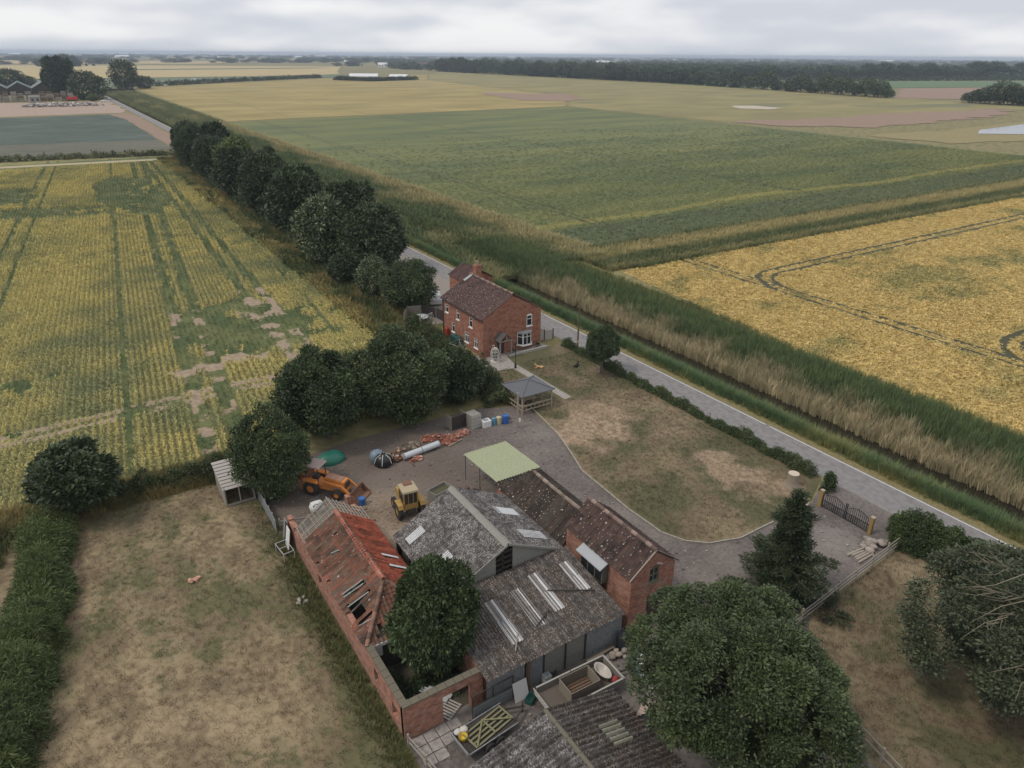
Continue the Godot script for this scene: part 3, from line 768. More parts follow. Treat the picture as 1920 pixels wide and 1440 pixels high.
	for i in 11: h.append(Vector3(51.75, 0, -68.5 + i * 3.75))
	var hd := thing("roadside_hedge", "low young hedge with wire and posts along the lawn's road side", "hedge")
	part(hedge_mesh(h, 0.75, 0.85, 75, 0.13, Color(0.055, 0.085, 0.03), Color(0.1, 0.135, 0.045), 33, 0.7), "foliage", leaf_mat(), hd)
	var pm := flat("darkpost", lin(0.05, 0.055, 0.045), 0.8)
	for z in [-60.0, -56.0, -53.4, -49.9, -46.4, -43.1, -39.9, -36.9, -33.7, -31.2]:
		post = MB.new(); post.tube([Vector3(51.35, -0.05, z), Vector3(51.35, 1.35, z)], [0.04, 0.035], 6)
		part(post, "post", pm, hd)
	for y in [0.5, 0.95, 1.25]:
		post = MB.new(); post.bar(Vector3(51.35, y, -60), Vector3(51.35, y, -31.2), 0.008, 0.008); part(post, "wire", pm, hd)
	h = [Vector3(49.2, 0, -22.4), Vector3(50.4, 0, -20.6), Vector3(51.3, 0, -16.8), Vector3(51.4, 0, -11)]
	hedge("laurel_hedge", "tall thick hedge with white flowers right of the iron gate", "hedge", hedge_mesh(h, 3.4, 2.6, 360, 0.13, Color(0.032, 0.055, 0.02), Color(0.085, 0.125, 0.035), 34, 0.3))
	h = [Vector3(51.0, 0, -29.4), Vector3(50.9, 0, -28.6)]
	hedge("ivy_bush", "ivy clad bush with white flowers left of the iron gate", "bush", hedge_mesh(h, 1.0, 1.9, 260, 0.12, Color(0.035, 0.06, 0.022), Color(0.075, 0.11, 0.035), 35, 0.2))
	h = [Vector3(37.4, 0, -84), Vector3(37.6, 0, -78), Vector3(37.2, 0, -72), Vector3(35.5, 0, -66)]
	hedge("garden_hedge", "clipped green hedge left of the house garden", "hedge", hedge_mesh(h, 2.6, 1.9, 150, 0.16, Color(0.042, 0.062, 0.022), Color(0.085, 0.11, 0.038), 36, 0.35))
	h = [Vector3(36.2, 0, -66.5), Vector3(36.4, 0, -60.5), Vector3(35.4, 0, -57.6)]
	hedge("garden_shrub", "mixed shrubs between the patio and the open shelter", "shrub", hedge_mesh(h, 3.0, 2.2, 190, 0.15, Color(0.04, 0.06, 0.022), Color(0.09, 0.115, 0.04), 37, 0.4))
	h = [Vector3(33.5, 0, -83), Vector3(32.0, 0, -76), Vector3(29, 0, -70)]
	hedge("rough_hedge", "overgrown scrub on the field side of the garden", "hedge", hedge_mesh(h, 3.2, 1.8, 130, 0.2, Color(0.05, 0.07, 0.024), Color(0.12, 0.13, 0.045), 38, 0.5))

func tuft(sd: int, blades: int, h: float, spread: float, w: float, droop: float) -> ArrayMesh:
	var q := RandomNumberGenerator.new(); q.seed = sd
	var b := MB.new()
	for i in blades:
		var a := q.randf() * TAU; var d := Vector3(cos(a), 0, sin(a)); var s := Vector3(-d.z, 0, d.x)
		var p := d * spread * q.randf() * 0.5; var hh := h * q.randf_range(0.6, 1.1)
		var m := p + d * droop * hh * 0.35 + Vector3(0, hh * 0.6, 0); var e := p + d * droop * hh + Vector3(0, hh, 0)
		var nn := (m - p).cross(s).normalized()
		var j := b.vert(p - s * w * 0.5, nn); b.vert(p + s * w * 0.5, nn); b.vert(m + s * w * 0.4, nn); b.vert(m - s * w * 0.4, nn); b.vert(e, nn)
		b.ix.append_array([j, j + 1, j + 2, j, j + 2, j + 3, j + 3, j + 2, j + 4])
	b.uv.clear()
	return b.mesh()

func crop_tuft(sd: int, leaves: int, h: float, w: float, leaf: float) -> ArrayMesh:
	var q := RandomNumberGenerator.new(); q.seed = sd
	var b := MB.new()
	for i in leaves:
		var p := Vector3(q.randf_range(-w, w) * 0.5, h * sqrt(q.randf()), q.randf_range(-w, w) * 0.5)
		var o := Vector3(q.randfn(), absf(q.randfn()) * 0.6, q.randfn()).normalized(); var s := o.cross(Vector3(q.randfn(), q.randfn(), q.randfn())).normalized() * leaf * 0.3
		var l := o * leaf; var nn := l.cross(s).normalized()
		var j := b.vert(p, nn); b.vert(p + l * 0.5 + s, nn); b.vert(p + l, nn); b.vert(p + l * 0.5 - s, nn)
		b.ix.append_array([j, j + 1, j + 2, j, j + 2, j + 3])
	b.uv.clear()
	return b.mesh()

func blade_mat() -> StandardMaterial3D:
	if mats.has("blade"): return mats["blade"]
	var m := vcol("blade", 0.8)
	m.backlight = Color(0.2, 0.2, 0.12); m.cull_mode = BaseMaterial3D.CULL_DISABLED
	return m

func build_plants():
	var bm := blade_mat(); var X := []; var C := []
	# bean crop in rows
	var poly := pv([-24, -61.5, 12, -61.5, 15, -67, 21, -78, 32.6, -80.5, 35.0, -110, 36.0, -135, 37.4, -278, -24, -278])
	var z := -61.5
	while z > -279.0:
		var step := 0.42 if z > -140 else 0.62
		var r := -24.0
		while r < 62.0:
			var x := r - 0.085 * (z + 120.0) + rnd(-0.07, 0.07); var zz := z + rnd(-0.15, 0.15)
			r += 0.66
			if not inside(Vector2(x, zz), poly): continue
			var k := left_kind(x, zz)
			if k < 0.5 or (k < 1.5 and rng.randf() < 0.45): continue
			X.append(spot(x, 0.03, zz, rnd(0.75, 1.25) * (1.0 if k > 1.5 else 0.75) * (1.0 if z > -140 else 1.3))); C.append(left_tone(x, zz) * rnd(0.95, 1.5))
		z -= step
	scatter("bean_plants", "rows of yellowing crop plants in the left field", crop_tuft(1, 16, 0.5, 0.3, 0.2), bm, X, C, "crop")
	X = []; C = []
	z = 5.0
	while z > -91.0:
		var x := 75.8
		while x < 236.0:
			if x > 92 + maxf(0.0, -z - 28.0) * 2.6: break
			var px := x + rnd(-0.25, 0.25); var pz := z + rnd(-0.25, 0.25)
			x += 0.5 if x < 130 else 0.7
			if px < 75.8 + maxf(0, (-pz - 50) * 0.12): continue
			if right_track(px, pz): continue
			X.append(spot(px, 0.03, pz, rnd(0.8, 1.3))); C.append(right_tone(px, pz) * rnd(0.85, 1.35))
		z -= 0.48
	scatter("ripe_crop_plants", "golden crop plants in the field right of the dyke", crop_tuft(2, 20, 0.24, 0.55, 0.2), bm, X, C, "crop")
	X = []; C = []
	z = -108.0
	while z > -330.0:
		var x := 88.0
		while x < 318.0:
			var px := x + rnd(-0.5, 0.5); var pz := z + rnd(-0.5, 0.5)
			x += 1.15 - minf(0, (z + 108) * 0.006)
			if pz > -112 - (px - 270) * 0.4 and px > 270: continue
			var cc := green_tone(px, pz)
			if cc.g < 0.075 or rng.randf() < smoothstep(-150.0, -330.0, pz): continue
			X.append(spot(px, 0.04, pz, rnd(0.8, 1.2), 0.6)); C.append(cc * rnd(1.15, 1.5))
		z -= 1.0 - (z + 108) * 0.006
	scatter("cereal_plants", "green cereal plants in the large square field", crop_tuft(3, 20, 0.4, 1.0, 0.3), bm, X, C, "crop")
	# dry mown grass
	X = []; C = []
	for i in 17000:
		var x := rnd(-12, 9.4); var pz := rnd(-58, -14)
		if x < -4.6 - (pz + 57) * 0.15: continue
		X.append(spot(x, 0.03, pz, rnd(0.5, 1.1) * (1.0 + 1.3 * smoothstep(2.6, 0.4, 9.6 - x) * rng.randf()))); C.append(paddock_tone(x, pz) * rnd(0.85, 1.5))
	var lawnpoly := pv([38.3, -56, 37.4, -49.4, 36.4, -46, 35.3, -42.8, 34.9, -36.0, 35.0, -32.2, 35.8, -30.4, 37.2, -29.6, 39.3, -28.8, 48.2, -29, 51.0, -31, 51.2, -66, 43.5, -66.5, 43.5, -55.4, 41.8, -55.4, 41.7, -66, 37.6, -65])
	for i in 16000:
		var x := rnd(34.5, 51.5); var pz := rnd(-67, -28)
		if not inside(Vector2(x, pz), lawnpoly): continue
		X.append(spot(x, 0.035, pz, rnd(0.4, 0.9))); C.append(lawn_tone(x, pz) * rnd(0.8, 1.4))
	for i in 13000:
		var x := rnd(27, 52); var pz := rnd(-20.8, 3)
		if pz < -20.2 - (x - 37) * 0.08 or x < 31 + (pz + 16.4) * -1.6 and pz < -12.6: continue
		X.append(spot(x, 0.035, pz, rnd(0.5, 1.1))); C.append(grass_tone(x, pz, 0.42) * 0.8 * rnd(0.7, 1.3))
	scatter("short_grass", "short dry grass over the paddock and lawns", tuft(4, 7, 0.13, 0.36, 0.03, 0.7), bm, X, C, "grass")
	# loose stones and clods on the yard
	var X2 := []; var C2 := []; var yardpoly := pv([10, -47.6, 9.6, -57, 20, -58, 33, -57.6, 37, -55.6, 36.4, -49.4, 34.4, -42.8, 34, -36.0, 34.2, -31.6, 36.4, -28.8, 45.9, -28, 48, -27.6, 48, -22.4, 37.0, -21, 31.0, -17.5, 20.6, -19, 20.6, -21.4, 10.2, -22])
	for i in 6000:
		var x := rnd(9.6, 48.2); var pz := rnd(-58, -17)
		if not inside(Vector2(x, pz), yardpoly) or (x > 9.5 and x < 30 and pz > -42 and pz < -25) or (x < 15.2 and pz > -48 and pz < -25): continue
		X2.append(Transform3D(Basis.from_euler(Vector3(rnd(-0.4, 0.4), rnd(0, TAU), rnd(-0.4, 0.4))) * Basis.from_scale(Vector3.ONE * (0.45 + 1.3 * pow(rng.randf(), 5.0))), Vector3(x, 0.035, pz)))
		C2.append(mixc(yard_tone(x, pz), mixc(Color(0.07, 0.055, 0.048), Color(0.45, 0.4, 0.35), rng.randf()), 0.55) * rnd(0.8, 1.2))
	var sm := MB.new(); sm.ball(Vector3(0, 0.02, 0), Vector3(0.075, 0.045, 0.06), 7, 4, 0.2, 5); sm.uv.clear()
	scatter("loose_stones", "loose stones and clods scattered over the yard", sm.mesh(), vcol("stonecol", 0.95), X2, C2, "gravel")
	# tall grass and reeds
	X = []; C = []
	for i in 14000:
		var pz := 8.0 - pow(rng.randf(), 1.4) * 330.0
		var x := rnd(57.1, 60.6) + (0.0 if pz > -120 else (pz + 120) * -0.004)
		var edge := smoothstep(57.0, 58.3, x)
		var dip := -smoothstep(57.6, 60.4, x) * 1.3
		var dryb := n_mid.get_noise_2d(x * 0.5, pz * 0.5) + (0.25 if edge < 0.5 else -0.12)
		if edge < 0.25 and rng.randf() < 0.5: continue
		X.append(spot(x, dip, pz, rnd(0.8, 1.3) * (0.3 + 0.75 * edge), 0.85))
		C.append(mixc(Color(0.1, 0.16, 0.066), Color(0.36, 0.31, 0.11), 0.12 + dryb) * rnd(0.75, 1.35))
	scatter("verge_grass", "green reedy grass along the road side of the dyke", tuft(5, 15, 1.3, 0.7, 0.045, 0.4), bm, X, C, "grass")
	X = []; C = []
	for i in 15000:
		var pz := 8.0 - pow(rng.randf(), 1.25) * 130.0
		var x := rnd(64.6, 77.0)
		if x > 75.4 + maxf(0, (-pz - 50) * 0.12): continue
		var dip := -smoothstep(69.0, 65.0, x) * 1.3
		var straw := smoothstep(68.6, 66.6, x + n_mid.get_noise_2d(x, pz * 0.6) * 2.5)
		if pz < -88: straw *= smoothstep(-104.0, -88.0, pz)
		var cc := mixc(mixc(Color(0.082, 0.125, 0.052), Color(0.14, 0.19, 0.07), rng.randf()), Color(0.52, 0.43, 0.27), straw * rnd(0.55, 1.1))
		if x > 74: cc = mixc(cc, Color(0.2, 0.2, 0.07), 0.5)
		X.append(spot(x, dip, pz, rnd(0.8, 1.3) * (0.75 if x > 73.5 else 1.0))); C.append(cc * rnd(0.75, 1.25))
	scatter("reeds", "straw and green reeds on the field bank of the dyke", tuft(6, 16, 1.35, 0.6, 0.042, 0.38), bm, X, C, "reeds")
	# rough banks further along the dyke and across between the fields
	X = []; C = []
	for i in 26000:
		var pz := -100.0 - pow(rng.randf(), 1.5) * 700.0
		var x := rnd(61.0, 86.0)
		if pz > -106 and x > 84: continue
		var dip := -smoothstep(70.0, 66.0, x) * 1.0
		var straw := smoothstep(77.5, 82.0, x + n_mid.get_noise_2d(x * 0.4, pz * 0.2) * 4.0) if pz > -420 else 0.25
		straw = maxf(straw, smoothstep(0.0, 0.45, n_big.get_noise_2d(x * 1.5, pz * 0.5)) * 0.7)
		var cc := mixc(mixc(Color(0.08, 0.122, 0.052), Color(0.15, 0.19, 0.072), rng.randf()), Color(0.5, 0.41, 0.21), straw * rnd(0.4, 1.0))
		X.append(spot(x, dip, pz, rnd(0.8, 1.5) * (1.0 - pz * 0.0016), 0.75)); C.append(cc * rnd(0.8, 1.2))
	for i in 15000:
		var t := pow(rng.randf(), 1.3); var x := 79.0 + t * 240.0; var pz := rnd(-107.0, -90.6)
		if x < 84 and pz > -92: continue
		pz -= maxf(0.0, x - 250) * 0.18
		var f := (pz + maxf(0.0, x - 250) * 0.18 + 90.6) / -16.4
		var straw := smoothstep(0.3, 0.1, absf(f - 0.68)) * 0.95 + smoothstep(0.12, 0.03, absf(f - 0.12)) * 0.5
		var cc := mixc(mixc(Color(0.08, 0.115, 0.05), Color(0.15, 0.18, 0.068), rng.randf()), Color(0.52, 0.43, 0.2), straw * rnd(0.5, 1.1) + n_mid.get_noise_2d(x * 0.3, pz) * 0.3)
		X.append(spot(x, 0.0, pz, rnd(0.7, 1.3), 0.8)); C.append(cc * rnd(0.8, 1.2))
	for i in 5000:
		var x := rnd(-16, 14); var pz := rnd(-61.8, -58.2)
		X.append(spot(x, 0.0, pz, rnd(0.5, 1.0))); C.append(mixc(Color(0.09, 0.105, 0.035), Color(0.33, 0.27, 0.11), 0.5 + n_mid.get_noise_2d(x, pz) * 1.5) * rnd(0.8, 1.2))
	for i in 9000:
		var pz := -62.0 - pow(rng.randf(), 1.2) * 225.0
		var x := rnd(31.5, 40.0) + (pz + 62) * -0.012
		if pz > -80: x = rnd(14 + (-pz - 62) * 0.45, 31)
		X.append(spot(x, 0.0, pz, rnd(0.5, 1.1))); C.append(mixc(Color(0.08, 0.105, 0.035), Color(0.34, 0.26, 0.1), smoothstep(-0.3, 0.3, n_mid.get_noise_2d(x * 0.6, pz * 0.25)) * 0.8) * rnd(0.8, 1.2))
	for i in 5000:
		var x := rnd(-24, -6.6); var pz := rnd(-60, -26)
		if x > -8.5 - (pz + 57) * 0.15 : continue
		X.append(spot(x, 0.0, pz, rnd(0.5, 1.0))); C.append(mixc(Color(0.075, 0.1, 0.035), Color(0.2, 0.18, 0.07), 0.4 + n_mid.get_noise_2d(x, pz)) * rnd(0.8, 1.2))
	for i in 1800:
		var pz := rnd(-47, -22); var x := 9.6 - absf(rng.randfn()) * 0.7
		X.append(spot(x, 0.0, pz, rnd(0.18, 0.45))); C.append(mixc(Color(0.09, 0.125, 0.045), Color(0.24, 0.22, 0.085), rng.randf()) * rnd(0.8, 1.2))
	scatter("rough_grass", "uncut grass on the banks and field margins", tuft(7, 13, 1.1, 0.8, 0.06, 0.5), bm, X, C, "grass")

# corrugated sheeting: a = eave corner, u = full run along the eave, w = full run up the slope
func corrugated(parent: Node, called: String, m: Material, a: Vector3, u: Vector3, w: Vector3, pitch := 0.18, amp := 0.028, span := 5.0, lift := 0.0, jit := 0.012, streak := 0.0) -> MeshInstance3D:
	var b := MB.new(); var lu := u.length(); var lw := w.length(); var du := u / lu; var dw := w / lw
	var nn := du.cross(dw).normalized()
	var flip := nn.y < 0
	if flip: nn = -nn
	var waves := maxi(1, int(round(lu / pitch))); var nu := waves * 6; var rows := maxi(1, int(round(lw / 1.5)))
	var off := Vector2(rnd(0, 1), rnd(0, 1))
	for r in rows:
		var base := b.v.size()
		for e in 2:
			for i in nu + 1:
				var s := lu * i / nu; var ph := TAU * s / pitch
				var sh := int(s / (pitch * 5.5)) * 17 + r * 31
				var q := fmod(absf(sin(sh * 12.9898) * 43758.5453), 1.0) - 0.5
				var t := lw * (r + e) / rows + (0.07 if e == 1 and r < rows - 1 else 0.0) + (q * 0.03 if e == 0 else 0.0)
				var h := amp * cos(ph) + (0.016 if e == 0 else 0.0) + q * jit + lift
				var sl := -amp * TAU / pitch * sin(ph)
				if streak > 0:
					var g := fmod(absf(sin(floor(s / pitch * 2.0 + 0.5) * 78.233 + r * 3.1) * 43758.5453), 1.0)
					b.col = Color(1, 1, 1).lerp(Color(0.3, 0.26, 0.23), streak * smoothstep(0.3, 0.6, g))
				b.vert(a + du * s + dw * t + nn * h, (nn - du * sl).normalized(), Vector2(s, t) / span + off)
		for i in nu:
			var k := base + i
			if flip: b.ix.append_array([k, k + nu + 2, k + nu + 1, k, k + 1, k + nu + 2])
			else: b.ix.append_array([k, k + nu + 1, k + nu + 2, k, k + nu + 2, k + 1])
	return part(b, called, m, parent)

# clay pantiles laid one by one on a slope; poly limits them in (along, up) metres
func pantiles(parent: Node, called: String, m: Material, a: Vector3, u: Vector3, w: Vector3, poly: PackedVector2Array, tw: float, tl: float, cols: Array, flecks: float, sag: float, gone: Callable, sd := 3, roll := 0.07) -> MeshInstance3D:
	var q := RandomNumberGenerator.new(); q.seed = sd
	var b := MB.new(); var lu := u.length(); var lw := w.length(); var du := u / lu; var dw := w / lw
	var nn := du.cross(dw).normalized()
	var flip := nn.y < 0
	if flip: nn = -nn
	var nz := noise(sd, 0.35, 3)
	for j in int(ceil(lw / tl)):
		for i in int(ceil(lu / tw)):
			var s0 := i * tw; var t0 := j * tl
			var c := Vector2(s0 + tw * 0.5, t0 + tl * 0.5)
			if not inside(c, poly) or gone.call(c.x, c.y): continue
			var lane := fmod(absf(sin(i * 12.99 + sd) * 4375.85), 1.0) - 0.5
			var k := clampf(0.5 + nz.get_noise_2d(c.x * 1.4, c.y * 1.4) * 1.1 + lane * 0.5 + q.randf_range(-0.2, 0.2), 0, 0.999) * (cols.size() - 1)
			var cc: Color = cols[int(k)].lerp(cols[int(k) + 1], k - int(k)) * q.randf_range(0.82, 1.18) * (1.0 + lane * 0.25)
			b.col = cc
			var slip := q.randf_range(-0.02, 0.02); var tip := q.randf_range(0.0, 0.012)
			var dep := -sag * sin(PI * clampf(c.x / lu, 0, 1)) * sin(PI * clampf(c.y / lw, 0, 1)) * (1.0 + 0.4 * nz.get_noise_1d(c.x))
			var base := b.v.size()
			for e in 3:
				for g in 5:
					var x := g / 4.0; var wv := roll * (cos(x * TAU) * 0.6 + 0.15 * cos(x * TAU * 2))
					var t := t0 + slip + (tl + 0.06 if e == 2 else 0.0)
					var h := wv + dep + (0.035 + tip if e == 1 else (0.0 if e == 0 else 0.004))
					var sl := -roll * 0.6 * TAU / tw * sin(x * TAU)
					b.vert(a + du * (s0 + x * tw * 1.03) + dw * t + nn * h, (nn - du * sl * 0.8).normalized() if e > 0 else -dw)
			for e in 2:
				for g in 4:
					var z := base + e * 5 + g
					if flip: b.ix.append_array([z, z + 6, z + 5, z, z + 1, z + 6])
					else: b.ix.append_array([z, z + 5, z + 6, z, z + 6, z + 1])
			if q.randf() < flecks:
				b.col = Color(0.46, 0.44, 0.4) * q.randf_range(0.6, 1.1)
				var f := a + du * (s0 + tw * q.randf_range(0.1, 0.9)) + dw * (t0 + tl * q.randf()) + nn * (dep + roll * 0.62 + 0.04)
				var r := q.randf_range(0.015, 0.05) * (1.5 if q.randf() < 0.1 else 1.0)
				b.quad(f - du * r + dw * r * 0.7, f + du * r * 0.6 + dw * r, f + du * r - dw * r * 0.6, f - du * r * 0.7 - dw * r)
	var o := part(b, called, m, parent)
	o.set_meta("kind", "stuff")
	return o

func never(_s: float, _t: float) -> bool: return false

func wall(parent: Node, called: String, m: Material, p: Vector3, dir: Vector3, l: float, h: float, t: float, openings: Array = [], jag := 0.0) -> MeshInstance3D:
	var b := MB.new(); var cuts := [0.0, l]; var side := Vector3(-dir.z, 0, dir.x)
	for o in openings: cuts.append(o[0]); cuts.append(o[1])
	if jag > 0:
		for i in int(l / 0.6): cuts.append(i * 0.6)
	cuts.sort()
	for i in cuts.size() - 1:
		var s: float = cuts[i]; var e: float = cuts[i + 1]
		if e - s < 0.005: continue
		var hh := h + (rnd(-jag, jag * 0.4) if jag > 0 else 0.0)
		var ys := [[-0.05, hh]]
		for o in openings:
			if (s + e) * 0.5 > o[0] and (s + e) * 0.5 < o[1]:
				var nx := []
				for y in ys:
					if o[2] > y[0] + 0.01: nx.append([y[0], minf(o[2], y[1])])
					if o[3] < y[1] - 0.01: nx.append([maxf(o[3], y[0]), y[1]])
				ys = nx
		for y in ys:
			b.box(p + dir * (s + e) * 0.5 + Vector3(0, (y[0] + y[1]) * 0.5, 0), Vector3(e - s, y[1] - y[0], t), Basis(dir, Vector3.UP, side))
	return part(b, called, m, parent)

# a gable triangle across x at z (or across z at x when turned)
func gable(parent: Node, called: String, m: Material, x0: float, xr: float, x1: float, ye: float, yr: float, ye2: float, z: float, t: float, xf := Transform3D.IDENTITY) -> MeshInstance3D:
	var b := MB.new()
	b.prism(PackedVector2Array([Vector2(x0, ye), Vector2(xr, yr), Vector2(x1, ye2)]), t, xf * Transform3D(Basis.IDENTITY, Vector3(0, 0, z)))
	return part(b, called, m, parent)

func ridge_tiles(parent: Node, p: Vector3, e: Vector3, m: Material, cols: Array, step := 0.42, r := 0.15, sag := 0.0):
	var l := p.distance_to(e); var d := (e - p) / l; var c := int(l / step); var s := d.cross(Vector3.UP).normalized(); var up := s.cross(d)
	for i in c:
		var f := (i + 0.5) / c
		var a := p.lerp(e, float(i) / c) - Vector3(0, sag * sin(PI * float(i) / c), 0); var z := p.lerp(e, float(i + 1) / c) - Vector3(0, sag * sin(PI * float(i + 1) / c), 0)
		var b := MB.new(); b.col = cols[i % cols.size()] * rnd(0.75, 1.2)
		var rr := r * rnd(0.95, 1.08)
		for k in 6:
			var g0 := PI * k / 6 - 0.15; var g1 := PI * (k + 1) / 6 - 0.15
			if k == 5: g1 += 0.3
			var o0 := s * cos(g0) * rr + up * (sin(g0) * rr - 0.02); var o1 := s * cos(g1) * rr + up * (sin(g1) * rr - 0.02)
			b.quad(a + o0 * 1.06, a + o1 * 1.06, z + o1 * 0.96, z + o0 * 0.96)
		part(b, "ridge_tile", m, parent)

func beam(parent: Node, called: String, m: Material, p: Vector3, e: Vector3, w: float, h: float) -> MeshInstance3D:
	var b := MB.new(); b.bar(p, e, w, h)
	return part(b, called, m, parent)

func block(parent: Node, called: String, m: Material, at: Vector3, size: Vector3, turn := 0.0) -> MeshInstance3D:
	var b := MB.new(); b.box(at, size, Basis(Vector3.UP, turn))
	return part(b, called, m, parent)

# a window: frame with panes and sill, outward along the turned +z
func window(parent: Node, at: Vector3, turn: float, w: float, h: float, cols := 1, transom := 0.3, fm: Material = null, arch := false):
	if fm == null: fm = flat("upvc", lin(0.75, 0.75, 0.74), 0.4)
	var xf := Transform3D(Basis(Vector3.UP, turn), at)
	var b := MB.new(); var f := 0.07
	for x in [-w / 2 + f / 2, w / 2 - f / 2]: b.box(xf * Vector3(x, h / 2, 0), Vector3(f, h, 0.09), xf.basis)
	for y in [f / 2, h - f / 2]: b.box(xf * Vector3(0, y, 0.002), Vector3(w - 2 * f, f, 0.086), xf.basis)
	if transom > 0: b.box(xf * Vector3(0, h * (1 - transom), 0.004), Vector3(w - 2 * f, f * 0.8, 0.08), xf.basis)
	for i in range(1, cols): b.box(xf * Vector3(-w / 2 + w * i / cols, h / 2, 0.006), Vector3(f, h - 2 * f, 0.075), xf.basis)
	var o := part(b, "window", fm, parent)
	for i in cols:
		var g := MB.new(); g.box(xf * Vector3(-w / 2 + w * (i + 0.5) / cols, h / 2, -0.02), Vector3(w / cols - 0.06, h - 0.08, 0.012), xf.basis)
		part(g, "pane", flat("pane", lin(0.025, 0.03, 0.033), 0.05), o)
	b = MB.new(); b.box(xf * Vector3(0, -0.05, 0.06), Vector3(w + 0.2, 0.09, 0.22), xf.basis)
	part(b, "sill", fm, o)
	if arch:
		b = MB.new(); b.prism(PackedVector2Array([Vector2(-w / 2, h), Vector2(-w / 2, h + 0.06), Vector2(-w / 4, h + 0.15), Vector2(0, h + 0.18), Vector2(w / 4, h + 0.15), Vector2(w / 2, h + 0.06), Vector2(w / 2, h)]), 0.09, xf)
		part(b, "window_head", fm, o)

func build_buildings():
	var brick: Material = mats["brick"]
	var grain := patchy("grain", [[0.6, 0.58, 0.55], [1, 1, 1], [0.75, 0.73, 0.7], [1, 0.98, 0.95]], 2.2, 0.04)
	var timber := patchy("timber", [[0.2, 0.175, 0.145], [0.33, 0.3, 0.26], [0.26, 0.23, 0.19]], 1.7, 0.03)
	var darkwood := patchy("darkwood", [[0.035, 0.03, 0.027], [0.07, 0.06, 0.05]], 2.0, 0.03)
	var cement := patchy("cement", [[0.17, 0.165, 0.145], [0.27, 0.265, 0.24], [0.22, 0.215, 0.18]], 3.0, 0.02)
	var moss := patchy("moss", [[0.085, 0.075, 0.055], [0.16, 0.14, 0.11], [0.1, 0.1, 0.05]], 1.5, 0.05)
	var clear := patchy("clearsheet", [[0.42, 0.43, 0.44], [0.62, 0.63, 0.65], [0.52, 0.53, 0.54]], 2.6, 0.03, 0.5)
	var old := [Color(0.085, 0.055, 0.042), Color(0.14, 0.075, 0.052), Color(0.2, 0.085, 0.055), Color(0.15, 0.11, 0.085), Color(0.25, 0.1, 0.065)]
	var red := [Color(0.2, 0.06, 0.035), Color(0.33, 0.085, 0.05), Color(0.4, 0.105, 0.06), Color(0.3, 0.08, 0.048)]
	var brown := [Color(0.042, 0.029, 0.026), Color(0.085, 0.056, 0.049), Color(0.11, 0.066, 0.056), Color(0.075, 0.05, 0.045)]
	var plum := [Color(0.07, 0.043, 0.042), Color(0.115, 0.067, 0.063), Color(0.09, 0.055, 0.053)]
	# --- the ruined pantile barn
	var t := thing("ruined_barn", "long brick barn with collapsing red pantile roof and roofless end", "barn")
	wall(t, "wall", brick, Vector3(9.9, 0, -43.9), Vector3(0, 0, 1), 18.1, 2.5, 0.34, [[14.1, 14.7, 0.9, 1.9], [16.6, 17.4, 0.7, 1.6], [4.2, 5.0, 0.9, 1.7]])
	wall(t, "broken_wall", brick, Vector3(9.9, 0, -46.8), Vector3(0, 0, 1), 2.9, 2.2, 0.34, [], 0.4)
	wall(t, "wall", brick, Vector3(9.73, 0, -25.9), Vector3(1, 0, 0), 4.9, 2.5, 0.34, [[2.35, 4.15, -0.1, 1.95]])
	wall(t, "wall", brick, Vector3(14.7, 0, -44.0), Vector3(0, 0, 1), 17.9, 2.3, 0.3, [[1, 3.5, -0.1, 2.0], [5, 8, -0.1, 2.0], [9.4, 12, -0.1, 2.0]])
	wall(t, "broken_wall", brick, Vector3(14.7, 0, -47.6), Vector3(0, 0, 1), 3.6, 2.0, 0.32, [[0.7, 1.5, 0.9, 2.4]], 0.3)
	wall(t, "cross_wall", darkwood, Vector3(10.1, 0, -31.1), Vector3(1, 0, 0), 4.5, 2.25, 0.2, [[2.2, 3.4, -0.1, 2.0]])
	block(t, "plaster_patch", flat("plaster", lin(0.62, 0.6, 0.57)), Vector3(10.45, 1.75, -30.96), Vector3(0.6, 0.9, 0.05))
	beam(t, "fascia", flat("fascia", lin(0.6, 0.59, 0.57)), Vector3(9.95, 2.38, -30.72), Vector3(14.6, 2.3, -30.72), 0.05, 0.22)
	for a in [[9.9, -30.9, 9.9, -25.8, 2.54], [9.73, -25.9, 14.5, -25.9, 2.54]]:
		var cn := 9
		for i in cn:
			var p: Vector3 = Vector3(lerp(a[0], a[2], float(i) / cn), a[4] + rnd(0, 0.03), lerp(a[1], a[3], float(i) / cn)); var e: Vector3 = Vector3(lerp(a[0], a[2], (i + 0.96) / cn), a[4] + rnd(0, 0.03), lerp(a[1], a[3], (i + 0.96) / cn))
			beam(t, "coping", moss, p, e, 0.42, 0.09)
	var ru := Vector3(12.25, 4.25, 0); var sl := Vector3(2.6, 1.75, 0)
	var hole := func(s: float, tt: float) -> bool:
		if s > 8.5 and s < 9.5 and tt > 0.15 and tt < 1.15: return true
		if s > 9.8 and s < 10.1 and tt > 0.4 and tt < 1.5: return true
		if s > 6.6 + tt * 0.25 and s < 6.95 + tt * 0.25 and tt > 0.5 and tt < 2.1: return true
		if s > 7.9 + tt * 0.1 and s < 8.2 + tt * 0.1 and tt > 0.4 and tt < 2.0: return true
		if s > 2.9 and s < 3.2 and tt > 1.3 and tt < 1.9: return true
		return fmod(absf(sin(floor(s / 0.27) * 91.7 + floor(tt / 0.3) * 37.1) * 4375.5), 1.0) < 0.012 + 0.1 * smoothstep(0.8, 0.0, s)
	var wl := sl.length()
	pantiles(t, "roof_tiles", grain, Vector3(9.62, 2.5, -42.4), Vector3(0, 0, 11.5), Vector3(2.63, 1.75, 0), pv([0, 0, 11.5, 0, 8.45, wl + 0.2, 0, wl + 0.2]), 0.27, 0.3, old, 0.16, 0.2, hole, 3)
